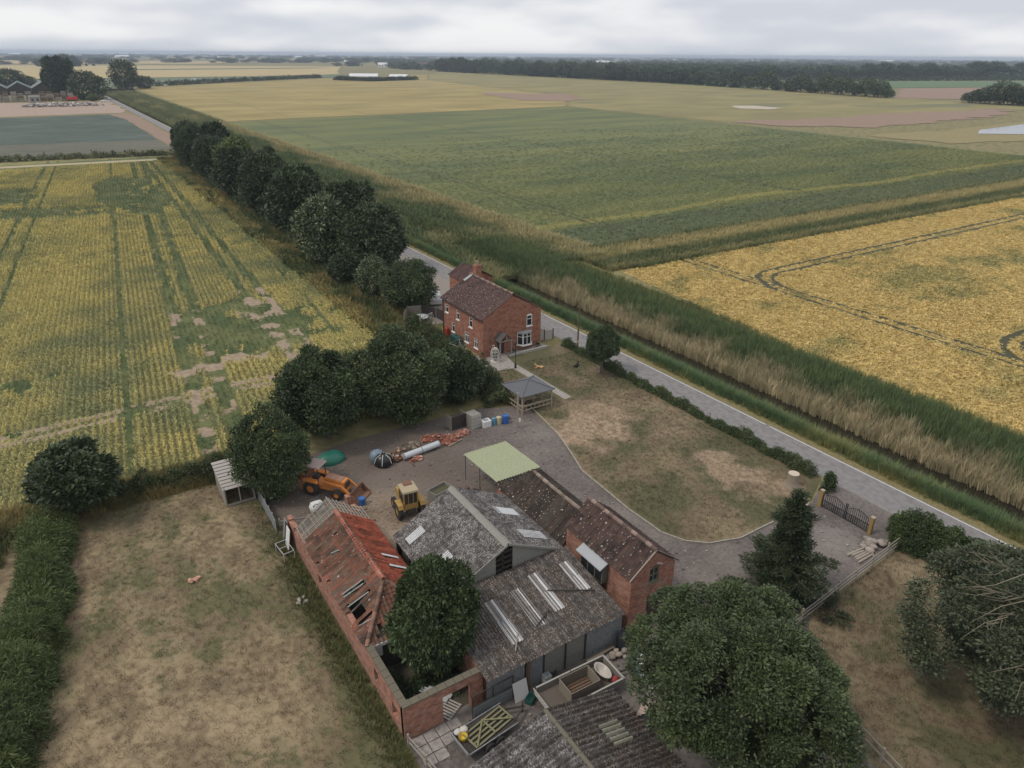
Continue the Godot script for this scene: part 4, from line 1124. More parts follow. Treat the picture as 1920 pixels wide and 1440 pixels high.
	pantiles(t, "roof_tiles", grain, Vector3(14.9, 2.45, -42.4), Vector3(0, 0, 11.5), Vector3(-2.65, 1.8, 0), pv([0, 0, 11.5, 0, 8.45, wl + 0.2, 0, wl + 0.2]), 0.27, 0.3, red, 0.03, 0.1, func(s, tt): return (absf(s - 5.2) < 0.14 or absf(s - 6.5) < 0.14) and tt > 0.3 and tt < 1.5, 4)
	pantiles(t, "roof_tiles", grain, Vector3(9.7, 2.42, -30.7), Vector3(5.1, 0, 0), Vector3(0, 1.83, -3.2), pv([0, 0, 5.1, 0, 2.55, 3.75]), 0.27, 0.3, old, 0.1, 0.1, func(s, tt): return absf(s - 1.0 - tt * 0.2) < 0.15 and tt > 0.2 and tt < 1.3 or (absf(s - 2.2) < 0.14 and tt < 1.4), 5)
	ridge_tiles(t, Vector3(12.25, 4.27, -42.5), Vector3(12.25, 4.25, -33.9), grain, [Color(0.42, 0.17, 0.12), Color(0.48, 0.22, 0.17), Color(0.36, 0.14, 0.1)], 0.4, 0.16, 0.12)
	ridge_tiles(t, Vector3(12.2, 4.2, -33.85), Vector3(9.75, 2.58, -30.8), grain, [Color(0.2, 0.12, 0.09), Color(0.26, 0.15, 0.11)], 0.42, 0.14)
	ridge_tiles(t, Vector3(12.3, 4.2, -33.85), Vector3(14.75, 2.58, -30.8), grain, [Color(0.2, 0.12, 0.09)], 0.42, 0.14)
	for i in 26:
		var z := -44.3 + i * 0.53
		if z > -33.9: break
		var low := 0.0 if z < -42.3 else 0.34
		beam(t, "rafter", timber, Vector3(9.7, 2.4 - low, z), Vector3(12.25, 4.12 - low, z), 0.06, 0.1)
		beam(t, "rafter", timber, Vector3(14.85, 2.36 - low, z), Vector3(12.25, 4.12 - low, z), 0.06, 0.1)
	for i in 10:
		var f := (i + 0.3) / 10.0
		if i % 4 != 3: beam(t, "lath", timber, Vector3(lerp(9.7, 12.25, f), lerp(2.48, 4.2, f), -44.45 + rnd(-0.2, 0.3)), Vector3(lerp(9.7, 12.25, f), lerp(2.48, 4.2, f) - 0.02, -42.2), 0.05, 0.035)
		beam(t, "lath", timber, Vector3(lerp(14.85, 12.25, f), lerp(2.44, 4.2, f), -44.45 + rnd(-0.2, 0.1)), Vector3(lerp(14.85, 12.25, f), lerp(2.44, 4.2, f) - 0.02, -42.2), 0.05, 0.035)
	for i in 10:
		var z := -44.4 + 0.22 * i; beam(t, "lath", timber, Vector3(9.75, 2.53, z), Vector3(12.2, 4.24, z + rnd(-0.08, 0.08)), 0.04, 0.03)
	beam(t, "ridge_board", timber, Vector3(12.25, 4.2, -44.6), Vector3(12.25, 4.18, -33.9), 0.05, 0.16)
	for a in [[6.85, 0.5, 2.1], [7.15, 0.5, 2.0], [8.05, 0.4, 2.0], [3.05, 1.3, 1.9], [9.95, 0.4, 1.4]]:
		var p: Vector3 = Vector3(9.62, 2.5, -42.4 + a[0]) + sl.normalized() * a[1]; var e: Vector3 = Vector3(9.62, 2.5, -42.4 + a[0] + 0.3) + sl.normalized() * a[2]
		beam(t, "slipped_board", flat("paleboard", lin(0.25, 0.29, 0.275)), p + Vector3(0, 0.02, 0), e - Vector3(0, 0.05, 0), 0.09, 0.03)
	for a in [5.2, 6.5]: beam(t, "slipped_board", clear, Vector3(14.65, 2.66, -42.4 + a), Vector3(13.5, 3.44, -42.4 + a), 0.22, 0.03)
	# --- the corrugated gable barn
	t = thing("gable_barn", "wide grey barn with lichen covered corrugated roof and two roof lights", "barn")
	wall(t, "south_wall", cement, Vector3(15.5, 0, -31.55), Vector3(1, 0, 0), 8.8, 3.0, 0.1)
	var xf := Transform3D.IDENTITY
	var b := MB.new()
	b.prism(PackedVector2Array([Vector2(15.5, 3.0), Vector2(19.0, 4.78), Vector2(19.0, 3.0)]), 0.1, Transform3D(Basis.IDENTITY, Vector3(0, 0, -31.55)))
	b.prism(PackedVector2Array([Vector2(20.3, 3.0), Vector2(20.3, 5.1), Vector2(24.3, 3.2), Vector2(24.3, 3.0)]), 0.1, Transform3D(Basis.IDENTITY, Vector3(0, 0, -31.55)))
	part(b, "gable_cladding", cement, t)
	for i in 4: beam(t, "slat", darkwood, Vector3(19.05, 3.45 + i * 0.42, -31.6), Vector3(20.25, 3.5 + i * 0.42, -31.6), 0.05, 0.12)
	beam(t, "door_post", darkwood, Vector3(19.6, 3, -31.62), Vector3(19.6, 5.2, -31.62), 0.09, 0.09)
	block(t, "dark_loft", darkwood, Vector3(19.65, 4.0, -32.3), Vector3(1.3, 2.0, 0.06))
	gable(t, "north_gable", darkwood, 15.5, 19.9, 24.3, 2.95, 5.25, 3.15, -39.1, 0.08)
	wall(t, "north_wall", darkwood, Vector3(15.5, 0, -39.1), Vector3(1, 0, 0), 8.8, 2.95, 0.08, [[1, 7, -0.1, 2.7]])
	for i in 4: beam(t, "post", darkwood, Vector3(15.45, 0, -39.2 + i * 2.5), Vector3(15.45, 2.9, -39.2 + i * 2.5), 0.16, 0.16)
	wall(t, "west_boards", darkwood, Vector3(15.6, 0, -38.8), Vector3(0, 0, 1), 7.2, 2.6, 0.05, [[1.2, 3.4, -0.1, 2.3]])
	wall(t, "east_wall", brick, Vector3(24.35, 0, -39.1), Vector3(0, 0, 1), 7.5, 3.0, 0.2)
	corrugated(t, "roof_sheets", mats["asbestos0"], Vector3(15.15, 2.86, -39.35), Vector3(0, 0, 7.95), Vector3(4.75, 2.52, 0))
	corrugated(t, "roof_sheets", mats["asbestos2"], Vector3(24.6, 3.04, -39.35), Vector3(0, 0, 7.95), Vector3(-4.7, 2.34, 0))
	for i in 8:
		var z := -39.35 + i * 0.99
		b = MB.new(); b.prism(PackedVector2Array([Vector2(-0.28, -0.12), Vector2(0, 0.05), Vector2(0.28, -0.1), Vector2(0.28, -0.07), Vector2(0, 0.1), Vector2(-0.28, -0.09)]), 0.98, Transform3D(Basis.IDENTITY, Vector3(19.9, 5.4 + rnd(-0.01, 0.01), z + 0.5)))
		part(b, "ridge_cap", cement, t)
	for s in [[15.1, 2.86, 19.85, 5.38], [24.65, 3.04, 19.95, 5.38]]: beam(t, "barge_board", cement, Vector3(s[0], s[1] + 0.02, -31.36), Vector3(s[2], s[3] + 0.02, -31.36), 0.06, 0.14)
	var su := Vector3(4.75, 2.52, 0) / 5.377; var se := Vector3(-4.7, 2.34, 0) / 5.25
	for a in [[-36.85, 1.0, 2.05], [-33.65, 0.75, 2.2]]: corrugated(t, "roof_light", clear, Vector3(24.6, 3.04, a[0]) + se * a[1], Vector3(0, 0, 0.95), se * a[2], 0.18, 0.028, 5.0, 0.035)
	corrugated(t, "roof_light", clear, Vector3(15.15, 2.86, -38.2) + su * 0.6, Vector3(0, 0, 0.75), su * 1.4, 0.18, 0.028, 5.0, 0.035)
	corrugated(t, "roof_light", clear, Vector3(15.15, 2.86, -34.6) + su * 0.5, Vector3(0, 0, 0.75), su * 1.8, 0.18, 0.028, 5.0, 0.035)
	# --- the low lean-to in front of it
	t = thing("lean_to_shed", "low lean-to with mossy corrugated roof and pale clear sheets", "shed")
	var lw := Vector3(0, 1.05, -6.35)
	corrugated(t, "roof_sheets", mats["asbestos1"], Vector3(14.45, 2.42, -24.95), Vector3(10.1, 0, 0), lw, 0.2, 0.045, 5.0, 0.0, 0.012, 0.4)
	var ld := lw.normalized()
	for a in [[17.0, 1.4, 3.4, 0.8], [18.9, 1.7, 3.1, 0.8], [20.6, 2.2, 3.2, 0.8], [23.0, 2.7, 2.6, 0.8]]: corrugated(t, "roof_light", clear, Vector3(a[0], 2.42, -24.95) + ld * a[1], Vector3(a[3], 0, 0), ld * a[2], 0.2, 0.045, 5.0, 0.03, 0.012, 0.95)
	beam(t, "roof_pole", darkwood, Vector3(21.1, 2.42 + 0.72, -24.95 - 3.7), Vector3(23.9, 2.42 + 0.48, -24.95 - 2.3), 0.07, 0.05)
	beam(t, "roof_pole", darkwood, Vector3(18.9, 2.42 + 0.4, -24.95 - 1.7), Vector3(20.3, 2.42 + 0.52, -24.95 - 2.4), 0.07, 0.05)
	beam(t, "roof_pole", timber, Vector3(16.9, 2.42 + 0.22, -24.95 - 0.9), Vector3(17.7, 2.42 + 0.4, -24.95 - 1.9), 0.07, 0.05)
	var zinc := patchy("zinc", [[0.17, 0.18, 0.19], [0.26, 0.27, 0.285], [0.32, 0.33, 0.345]], 3.0, 0.02, 0.55)
	corrugated(t, "metal_sheet", zinc, Vector3(14.6, 0.0, -25.25), Vector3(2.6, 0, 0), Vector3(0, 2.4, -0.02), 0.14, 0.016)
	corrugated(t, "metal_sheet", zinc, Vector3(17.45, 0.0, -25.25), Vector3(1.0, 0, 0), Vector3(0, 2.4, -0.02), 0.14, 0.016)
	corrugated(t, "metal_sheet", zinc, Vector3(21.6, 0.0, -25.25), Vector3(2.9, 0, 0), Vector3(0, 2.4, -0.02), 0.14, 0.016)
	block(t, "concrete_panel", cement, Vector3(19.3, 1.15, -25.3), Vector3(1.5, 2.4, 0.08)); block(t, "concrete_panel", cement, Vector3(20.85, 1.15, -25.3), Vector3(1.46, 2.4, 0.08))
	for x in [18.5, 20.1, 21.6]: beam(t, "post", darkwood, Vector3(x, 0, -25.24), Vector3(x, 2.4, -25.24), 0.1, 0.1)
	beam(t, "wooden_post", patchy("redwood", [[0.12, 0.075, 0.05], [0.2, 0.13, 0.09]], 1.5), Vector3(17.32, 0, -25.1), Vector3(17.32, 2.25, -25.1), 0.22, 0.16)
	wall(t, "west_wall", brick, Vector3(14.95, 0, -31.3), Vector3(0, 0, 1), 5.9, 2.35, 0.15)
	wall(t, "east_wall", cement, Vector3(24.4, 0, -31.4), Vector3(0, 0, 1), 6.0, 2.35, 0.1)
	# --- the brick coach house
	t = thing("coach_house", "small two storey brick coach house with dark pantile roof and garage door", "outbuilding")
	wall(t, "west_wall", brick, Vector3(25.6, 0, -32.2), Vector3(0, 0, 1), 6.2, 4.1, 0.3, [[1.9, 4.3, 2.35, 3.9]])
	wall(t, "east_wall", brick, Vector3(29.05, 0, -32.2), Vector3(0, 0, 1), 6.2, 4.1, 0.3)
	wall(t, "south_wall", brick, Vector3(25.45, 0, -25.85), Vector3(1, 0, 0), 3.75, 4.1, 0.3, [[1.55, 3.05, -0.1, 2.05], [1.55, 2.35, 3.1, 4.1]])
	wall(t, "north_wall", brick, Vector3(25.45, 0, -32.35), Vector3(1, 0, 0), 3.75, 4.1, 0.3)
	for z in [-25.85, -32.35]:
		b = MB.new(); var op: bool = z > -30
		if op:
			b.prism(PackedVector2Array([Vector2(25.45, 4.1), Vector2(27.0, 5.29), Vector2(27.0, 4.1)]), 0.3, Transform3D(Basis.IDENTITY, Vector3(0, 0, z)))
			b.prism(PackedVector2Array([Vector2(27.8, 4.1), Vector2(27.8, 5.25), Vector2(29.2, 4.1)]), 0.3, Transform3D(Basis.IDENTITY, Vector3(0, 0, z)))
			b.prism(PackedVector2Array([Vector2(27.0, 4.25), Vector2(27.0, 5.29), Vector2(27.33, 5.56), Vector2(27.8, 5.25), Vector2(27.8, 4.25), Vector2(27.4, 4.42)]), 0.3, Transform3D(Basis.IDENTITY, Vector3(0, 0, z)))
		else: b.prism(PackedVector2Array([Vector2(25.45, 4.1), Vector2(27.33, 5.56), Vector2(29.2, 4.1)]), 0.3, Transform3D(Basis.IDENTITY, Vector3(0, 0, z)))
		part(b, "gable", brick, t)
	window(t, Vector3(27.4, 3.12, -25.8), 0, 0.78, 1.1, 2, 0.5, patchy("greenframe", [[0.12, 0.13, 0.09], [0.2, 0.21, 0.16]], 1.0))
	beam(t, "lintel", flat("lintel", lin(0.5, 0.47, 0.42)), Vector3(27.5, 4.62, -25.64), Vector3(28.0, 4.38, -25.64), 0.08, 0.1)
	var dm := patchy("doorbrown", [[0.055, 0.036, 0.03], [0.085, 0.055, 0.045]], 1.5)
	for i in 6: block(t, "door_board", dm, Vector3(27.14 + i * 0.25, 1.0, -25.8), Vector3(0.24, 2.0, 0.05 + (i % 2) * 0.02))
	# glazed loft opening with lead hood
	b = MB.new()
	b.box(Vector3(25.25, 3.1, -29.1), Vector3(0.5, 1.5, 2.3))
	part(b, "oriel_body", patchy("oriel", [[0.12, 0.11, 0.085], [0.2, 0.19, 0.15]], 1.2), t)
	for i in 3:
		b = MB.new(); b.box(Vector3(24.98, 3.1, -29.85 + i * 0.75), Vector3(0.03, 1.25, 0.6)); var pn := part(b, "oriel_pane", flat("pane", lin(0.025, 0.03, 0.033), 0.05), t)
	b = MB.new(); b.prism(PackedVector2Array([Vector2(24.65, 3.72), Vector2(25.6, 4.2), Vector2(25.6, 4.1), Vector2(24.65, 3.64)]), 2.6, Transform3D(Basis.IDENTITY, Vector3(0, 0, -29.1)))
	part(b, "lead_hood", flat("lead", lin(0.33, 0.345, 0.365), 0.5), t)
	var cs := Vector3(2.05, 1.6, 0)
	pantiles(t, "roof_tiles", grain, Vector3(25.28, 4.06, -32.55), Vector3(0, 0, 6.9), cs, pv([0, 0, 6.9, 0, 6.9, 2.7, 0, 2.7]), 0.26, 0.29, brown, 0.5, 0.05, never, 6)
	pantiles(t, "roof_tiles", grain, Vector3(29.38, 4.06, -32.55), Vector3(0, 0, 6.9), Vector3(-2.05, 1.6, 0), pv([0, 0, 6.9, 0, 6.9, 2.7, 0, 2.7]), 0.26, 0.29, brown, 0.1, 0.05, never, 7)
	ridge_tiles(t, Vector3(27.33, 5.7, -32.6), Vector3(27.33, 5.7, -25.62), grain, [Color(0.2, 0.14, 0.12), Color(0.3, 0.22, 0.19), Color(0.16, 0.11, 0.095)], 0.44, 0.14)
	for s in [[25.25, 29.41]]:
		for x in s: beam(t, "verge", patchy("verget", [[0.2, 0.16, 0.13], [0.36, 0.32, 0.27]], 1.0, 0.05), Vector3(x, 4.1, -25.62), Vector3(27.33, 5.72, -25.62), 0.1, 0.07)
	# --- the long low barn and canopy behind
	t = thing("long_barn", "long low brick barn with dark mossy pantile roof along the drive", "barn")
	wall(t, "west_wall", brick, Vector3(25.4, 0, -41.6), Vector3(0, 0, 1), 9.1, 2.35, 0.25); wall(t, "east_wall", brick, Vector3(29.3, 0, -41.6), Vector3(0, 0, 1), 9.1, 2.35, 0.25, [[2, 3, 0.9, 1.9], [6, 7, -0.1, 2.0]])
	wall(t, "north_wall", brick, Vector3(25.3, 0, -41.6), Vector3(1, 0, 0), 4.1, 2.35, 0.25)
	var mossy := [Color(0.046, 0.037, 0.031), Color(0.062, 0.047, 0.04), Color(0.08, 0.057, 0.047), Color(0.07, 0.06, 0.05)]
	pantiles(t, "roof_tiles", grain, Vector3(25.15, 2.38, -41.8), Vector3(0, 0, 9.3), Vector3(2.25, 1.75, 0), pv([0, 0, 9.3, 0, 9.3, 2.95, 2.2, 2.95]), 0.25, 0.29, mossy, 0.45, 0.08, never, 8)
	pantiles(t, "roof_tiles", grain, Vector3(29.65, 2.38, -41.8), Vector3(0, 0, 9.3), Vector3(-2.25, 1.75, 0), pv([0, 0, 9.3, 0, 9.3, 2.95, 2.2, 2.95]), 0.25, 0.29, mossy, 0.25, 0.08, never, 9)
	pantiles(t, "roof_tiles", grain, Vector3(25.15, 2.38, -41.8), Vector3(4.5, 0, 0), Vector3(0, 1.75, 2.2), pv([0, 0, 4.5, 0, 2.25, 2.9]), 0.25, 0.29, mossy, 0.1, 0.05, never, 10)
	ridge_tiles(t, Vector3(27.4, 4.18, -39.5), Vector3(27.4, 4.16, -32.55), grain, [Color(0.22, 0.17, 0.14), Color(0.3, 0.24, 0.2)], 0.44, 0.14, 0.05)
	t = thing("green_canopy", "pale green corrugated canopy on thin posts beside the drive", "canopy")
	var gm := patchy("greensheet", [[0.24, 0.265, 0.155], [0.34, 0.365, 0.24], [0.29, 0.315, 0.195]], 4.0, 0.02, 0.7)
	corrugated(t, "roof_sheets", gm, Vector3(25.25, 2.5, -47.3), Vector3(4.35, 0, 0), Vector3(0, 0.16, 5.5), 0.27, 0.04)
	for p in [[25.35, -47.1], [29.45, -47.1], [25.35, -44.6], [29.45, -44.6]]: beam(t, "post", flat("steelpost", lin(0.16, 0.16, 0.15), 0.6), Vector3(p[0], 0, p[1]), Vector3(p[0], 2.44, p[1]), 0.07, 0.07)
	for z in [-47.1, -44.6, -42.0]: beam(t, "rail", timber, Vector3(25.3, 2.44, z), Vector3(29.55, 2.44, z), 0.06, 0.08)
	# --- the corrugated building at the bottom edge
	t = thing("store_building", "dark corrugated roofed building cut off by the bottom edge", "building")
	var ew := Vector3(-4.65, 1.3, 0); var wz := -20.95
	corrugated(t, "roof_sheets", mats["asbestos1"], Vector3(20.2, 2.3, wz), Vector3(0, 0, 12), ew, 0.3, 0.075, 5.0, 0.0, 0.012, 0.5)
	corrugated(t, "roof_sheets", mats["asbestos0"], Vector3(10.9, 2.3, wz), Vector3(0, 0, 12), Vector3(4.65, 1.3, 0), 0.3, 0.075, 5.0, 0.0, 0.012, 0.5)
	for i in 12:
		b = MB.new(); b.lathe([Vector2(0.13, 0), Vector2(0.13, 0.98)], Transform3D(Basis(Vector3.RIGHT, PI / 2), Vector3(15.55, 3.58, wz + i)), 10)
		part(b, "ridge_cap", moss, t)
	corrugated(t, "roof_light", patchy("mossclear", [[0.22, 0.22, 0.16], [0.36, 0.36, 0.29]], 1.5), Vector3(20.2, 2.3, wz + 1.9) + ew.normalized() * 1.5, Vector3(0, 0, 1.3), ew.normalized() * 1.3, 0.3, 0.075, 5.0, 0.03)
	wall(t, "west_wall", darkwood, Vector3(11.15, 0, -20.7), Vector3(0, 0, 1), 11.5, 2.25, 0.12); wall(t, "east_wall", darkwood, Vector3(19.95, 0, -20.7), Vector3(0, 0, 1), 11.5, 2.25, 0.12)
	wall(t, "north_wall", darkwood, Vector3(11.1, 0, -20.75), Vector3(1, 0, 0), 8.9, 2.25, 0.12); gable(t, "north_gable", darkwood, 11.1, 15.55, 20.0, 2.25, 3.5, 2.25, -20.75, 0.12)
	# --- small shed in the paddock corner
	t = thing("field_shed", "small open wooden shed with pale plank roof at the paddock corner", "shed", Vector3(7.75, 0, -55.6))
	for i in 9: beam(t, "roof_plank", patchy("paleplank", [[0.28, 0.255, 0.235], [0.42, 0.39, 0.365], [0.34, 0.315, 0.29]], 1.3, 0.04), Vector3(-1.25, 2.12 - 0.06 * i, -2.1 + i * 0.47), Vector3(1.25, 2.12 - 0.06 * i, -2.1 + i * 0.47), 0.46, 0.03)
	for x in [-1.1, 0.0, 1.1]: beam(t, "post", timber, Vector3(x, 0, 1.75), Vector3(x, 1.6, 1.75), 0.1, 0.1)
	block(t, "back_wall", darkwood, Vector3(0, 0.98, -2.0), Vector3(2.3, 2.0, 0.05)); block(t, "side_wall", timber, Vector3(-1.15, 0.85, 0), Vector3(0.05, 1.75, 3.8)); block(t, "side_wall", timber, Vector3(1.15, 0.85, 0), Vector3(0.05, 1.75, 3.8))
	beam(t, "sill_board", timber, Vector3(-1.15, 0.12, 1.82), Vector3(1.15, 0.12, 1.82), 0.06, 0.22)
	# --- the farmhouse
	var hb: Material = mats["house_brick"]
	t = thing("farmhouse", "two storey red brick farmhouse with brown tiled roof and white windows", "house")
	var we := [[8.75, 9.25 + 0.45, 3.35, 4.45], [5.3, 6.0, 3.3, 4.5], [1.2, 2.2, 3.3, 4.5], [7.6, 8.4, 0.95, 2.05]]
	wall(t, "west_wall", hb, Vector3(40.75, 0, -80.4), Vector3(0, 0, 1), 10.0, 5.0, 0.3, [[0.55, 1.35, 3.2, 4.3], [3.6, 4.3, 3.1, 4.4], [6.9, 7.7, 3.1, 4.4], [2.2, 3.0, 1.0, 2.3], [5.7, 6.7, 0.75, 2.15], [8.1, 9.0, 0.75, 2.0]])
	wall(t, "east_wall", hb, Vector3(48.95, 0, -80.4), Vector3(0, 0, 1), 10.0, 5.0, 0.3)
	wall(t, "south_wall", hb, Vector3(40.6, 0, -70.25), Vector3(1, 0, 0), 8.5, 5.0, 0.3, [[2.0, 3.0, -0.1, 2.1], [5.1, 6.9, 0.7, 2.3], [6.35, 7.15, 3.0, 4.5]])
	wall(t, "north_wall", hb, Vector3(40.6, 0, -80.55), Vector3(1, 0, 0), 8.5, 5.0, 0.3)
	for z in [-70.25, -80.55]: gable(t, "gable", hb, 40.6, 44.85, 49.1, 5.0, 7.35, 5.0, z, 0.3)
	var hs := Vector3(4.5, 2.5, 0)
	pantiles(t, "roof_tiles", grain, Vector3(40.4, 4.98, -80.75), Vector3(0, 0, 10.7), hs, pv([0, 0, 10.7, 0, 10.7, 5.3, 0, 5.3]), 0.3, 0.33, plum, 0.95, 0.04, never, 11)
	pantiles(t, "roof_tiles", grain, Vector3(49.4, 4.98, -80.75), Vector3(0, 0, 10.7), Vector3(-4.5, 2.5, 0), pv([0, 0, 10.7, 0, 10.7, 5.3, 0, 5.3]), 0.3, 0.33, plum, 0.15, 0.04, never, 12)
	ridge_tiles(t, Vector3(44.9, 7.55, -80.7), Vector3(44.9, 7.55, -70.05), grain, [Color(0.22, 0.15, 0.13), Color(0.3, 0.22, 0.19), Color(0.17, 0.11, 0.1)], 0.45, 0.16)
	for x in [40.38, 49.42]: beam(t, "barge", flat("bargeb", lin(0.16, 0.1, 0.075)), Vector3(x, 4.98, -70.03), Vector3(44.9, 7.5, -70.03), 0.06, 0.12)
	beam(t, "gutter", flat("gutter", lin(0.04, 0.035, 0.035), 0.5), Vector3(40.34, 4.92, -80.7), Vector3(40.34, 4.92, -70.1), 0.12, 0.1)
	b = MB.new(); b.tube([Vector3(40.5, 0.1, -80.45), Vector3(40.5, 4.9, -80.45)], [0.06, 0.06], 8); part(b, "downpipe", flat("gutter", lin(0.04, 0.035, 0.035), 0.5), t)
	for a in [[-79.45, 3.2, 0.8, 1.1, 1], [-76.45, 3.1, 0.7, 1.3, 1], [-73.1, 3.1, 0.8, 1.3, 1], [-77.8, 1.0, 0.8, 1.3, 1], [-74.2, 0.75, 1.0, 1.4, 2], [-71.85, 0.75, 0.9, 1.25, 2]]: window(t, Vector3(40.66, a[1], a[0]), -PI / 2, a[2], a[3], a[4], 0.32)
	window(t, Vector3(47.35, 3.0, -70.14), 0, 0.8, 1.4, 1, 0.35, null, true)
	# bay window
	var white := flat("upvc", lin(0.75, 0.75, 0.74), 0.4)
	b = MB.new(); b.prism(pv([45.6, -70.12, 46.0, -69.45, 47.2, -69.45, 47.6, -70.12]), 0.12, Transform3D(Basis(Vector3.RIGHT, Vector3.BACK, Vector3.UP), Vector3(0, 0.72, 0))); var bay := part(b, "bay_window", white, t)
	for s in [[46.6, -69.45, 0.0, 1.2, 2], [45.8, -69.79, -0.95, 0.78, 1], [47.4, -69.79, 0.95, 0.78, 1]]: window(t, Vector3(s[0], 0.8, s[1]), s[2], s[3], 1.55, s[4], 0.3)
	b = MB.new(); b.prism(pv([45.5, -70.12, 45.95, -69.33, 47.25, -69.33, 47.7, -70.12]), 0.14, Transform3D(Basis(Vector3.RIGHT, Vector3.BACK, Vector3.UP), Vector3(0, 2.43, 0))); part(b, "bay_roof", flat("bayroof", lin(0.3, 0.31, 0.32), 0.6), bay)
	# porch
	var slate := patchy("slate", [[0.075, 0.07, 0.068], [0.12, 0.11, 0.105]], 1.5)
	b = MB.new(); b.prism(PackedVector2Array([Vector2(-1.0, 2.2), Vector2(0, 3.15), Vector2(1.0, 2.2), Vector2(0.9, 2.2), Vector2(0, 3.03), Vector2(-0.9, 2.2)]), 1.4, Transform3D(Basis.IDENTITY, Vector3(43.1, 0, -69.4))); var por := part(b, "porch_roof", slate, t)
	for x in [-0.8, 0.8]: beam(t, "porch_post", timber, Vector3(43.1 + x, 0, -68.85), Vector3(43.1 + x, 2.3, -68.85), 0.12, 0.12)
	beam(por, "truss", timber, Vector3(42.15, 2.24, -68.72), Vector3(44.05, 2.24, -68.72), 0.08, 0.1); beam(por, "truss", timber, Vector3(43.1, 2.26, -68.72), Vector3(43.1, 3.0, -68.72), 0.08, 0.08)
	block(t, "door", flat("doordark", lin(0.05, 0.035, 0.03), 0.6), Vector3(43.1, 1.03, -70.2), Vector3(0.96, 2.06, 0.06))
	# chimney and the rear wing roof
	block(t, "chimney", hb, Vector3(45.3, 7.9, -79.6), Vector3(0.85, 2.0, 0.9))
	for z in [-79.85, -79.4]:
		b = MB.new(); b.lathe([Vector2(0.0, 0), Vector2(0.15, 0.0), Vector2(0.13, 0.5), Vector2(0.16, 0.52), Vector2(0.1, 0.5)], Transform3D(Basis.IDENTITY, Vector3(45.3, 8.88, z)), 10); part(b, "chimney_pot", flat("pot", lin(0.36, 0.3, 0.2)), t)
	beam(t, "flashing", flat("lead", lin(0.33, 0.345, 0.365), 0.5), Vector3(43.6, 6.92, -80.1), Vector3(45.0, 7.66, -80.1), 0.5, 0.05)
	wall(t, "wing_wall", hb, Vector3(44.0, 0, -84.6), Vector3(0, 0, 1), 3.9, 6.6, 0.25); wall(t, "wing_wall", hb, Vector3(48.2, 0, -84.6), Vector3(0, 0, 1), 3.9, 6.6, 0.25); wall(t, "wing_wall", hb, Vector3(43.9, 0, -84.7), Vector3(1, 0, 0), 4.4, 6.6, 0.25)
	gable(t, "wing_gable", hb, 43.9, 46.1, 48.3, 6.6, 7.75, 6.6, -84.7, 0.25)
	gable(t, "wing_gable", hb, 43.9, 46.1, 48.3, 6.6, 7.75, 6.6, -80.78, 0.12)
	block(t, "wing_wall", hb, Vector3(47.3, 5.8, -80.78), Vector3(2.0, 1.6, 0.12))
	pantiles(t, "roof_tiles", grain, Vector3(43.7, 6.55, -84.9), Vector3(0, 0, 4.4), Vector3(2.4, 1.3, 0), pv([0, 0, 4.4, 0, 4.4, 2.8, 0, 2.8]), 0.3, 0.33, plum, 0.1, 0.02, never, 13)
	pantiles(t, "roof_tiles", grain, Vector3(48.5, 6.55, -84.9), Vector3(0, 0, 4.4), Vector3(-2.4, 1.3, 0), pv([0, 0, 4.4, 0, 4.4, 2.8, 0, 2.8]), 0.3, 0.33, plum, 0.1, 0.02, never, 14)
	# --- open garden shelter
	t = thing("garden_shelter", "open wooden garden shelter with grey felt pyramid roof", "shelter", Vector3(38.2, 0, -56.6))
	b = MB.new()
	var ap := Vector3(0, 3.0, 0); var cr := [Vector3(-2.1, 2.15, -2.0), Vector3(2.1, 2.15, -2.0), Vector3(2.1, 2.15, 2.0), Vector3(-2.1, 2.15, 2.0)]
	for i in 4: b.tri(cr[i], ap, cr[(i + 1) % 4]); b.tri(cr[i] - Vector3(0, 0.06, 0), cr[(i + 1) % 4] - Vector3(0, 0.06, 0), ap - Vector3(0, 0.06, 0)); b.quad(cr[i], cr[(i + 1) % 4], cr[(i + 1) % 4] - Vector3(0, 0.06, 0), cr[i] - Vector3(0, 0.06, 0))
	part(b, "roof", patchy("felt", [[0.1, 0.105, 0.12], [0.15, 0.155, 0.17]], 2.0, 0.03), t)
	var pale := patchy("palewood", [[0.33, 0.26, 0.19], [0.45, 0.37, 0.29]], 1.5)
	for i in 4:
		var p: Vector3 = cr[i] * Vector3(0.88, 0, 0.88); var e: Vector3 = cr[(i + 1) % 4] * Vector3(0.88, 0, 0.88)
		beam(t, "hip_cap", mats["felt"], cr[i] + Vector3(0, 0.03, 0), ap + Vector3(0, 0.03, 0), 0.16, 0.03)
		beam(t, "post", pale, p, p + Vector3(0, 2.2, 0), 0.12, 0.12); beam(t, "eave_beam", pale, p + Vector3(0, 2.08, 0), e + Vector3(0, 2.08, 0), 0.1, 0.12)
		if i != 1:
			beam(t, "rail", pale, p + Vector3(0, 0.95, 0), e + Vector3(0, 0.95, 0), 0.08, 0.08); beam(t, "rail", pale, p + Vector3(0, 0.45, 0), e + Vector3(0, 0.45, 0), 0.07, 0.07)
			for k in 6: beam(t, "baluster", pale, p.lerp(e, (k + 1) / 7.0) + Vector3(0, 0.45, 0), p.lerp(e, (k + 1) / 7.0) + Vector3(0, 0.95, 0), 0.05, 0.05)
	for i in 2: beam(t, "bench", pale, Vector3(-1.3, 0.45, -0.9 + i * 1.8), Vector3(1.3, 0.45, -0.9 + i * 1.8), 0.4, 0.06)
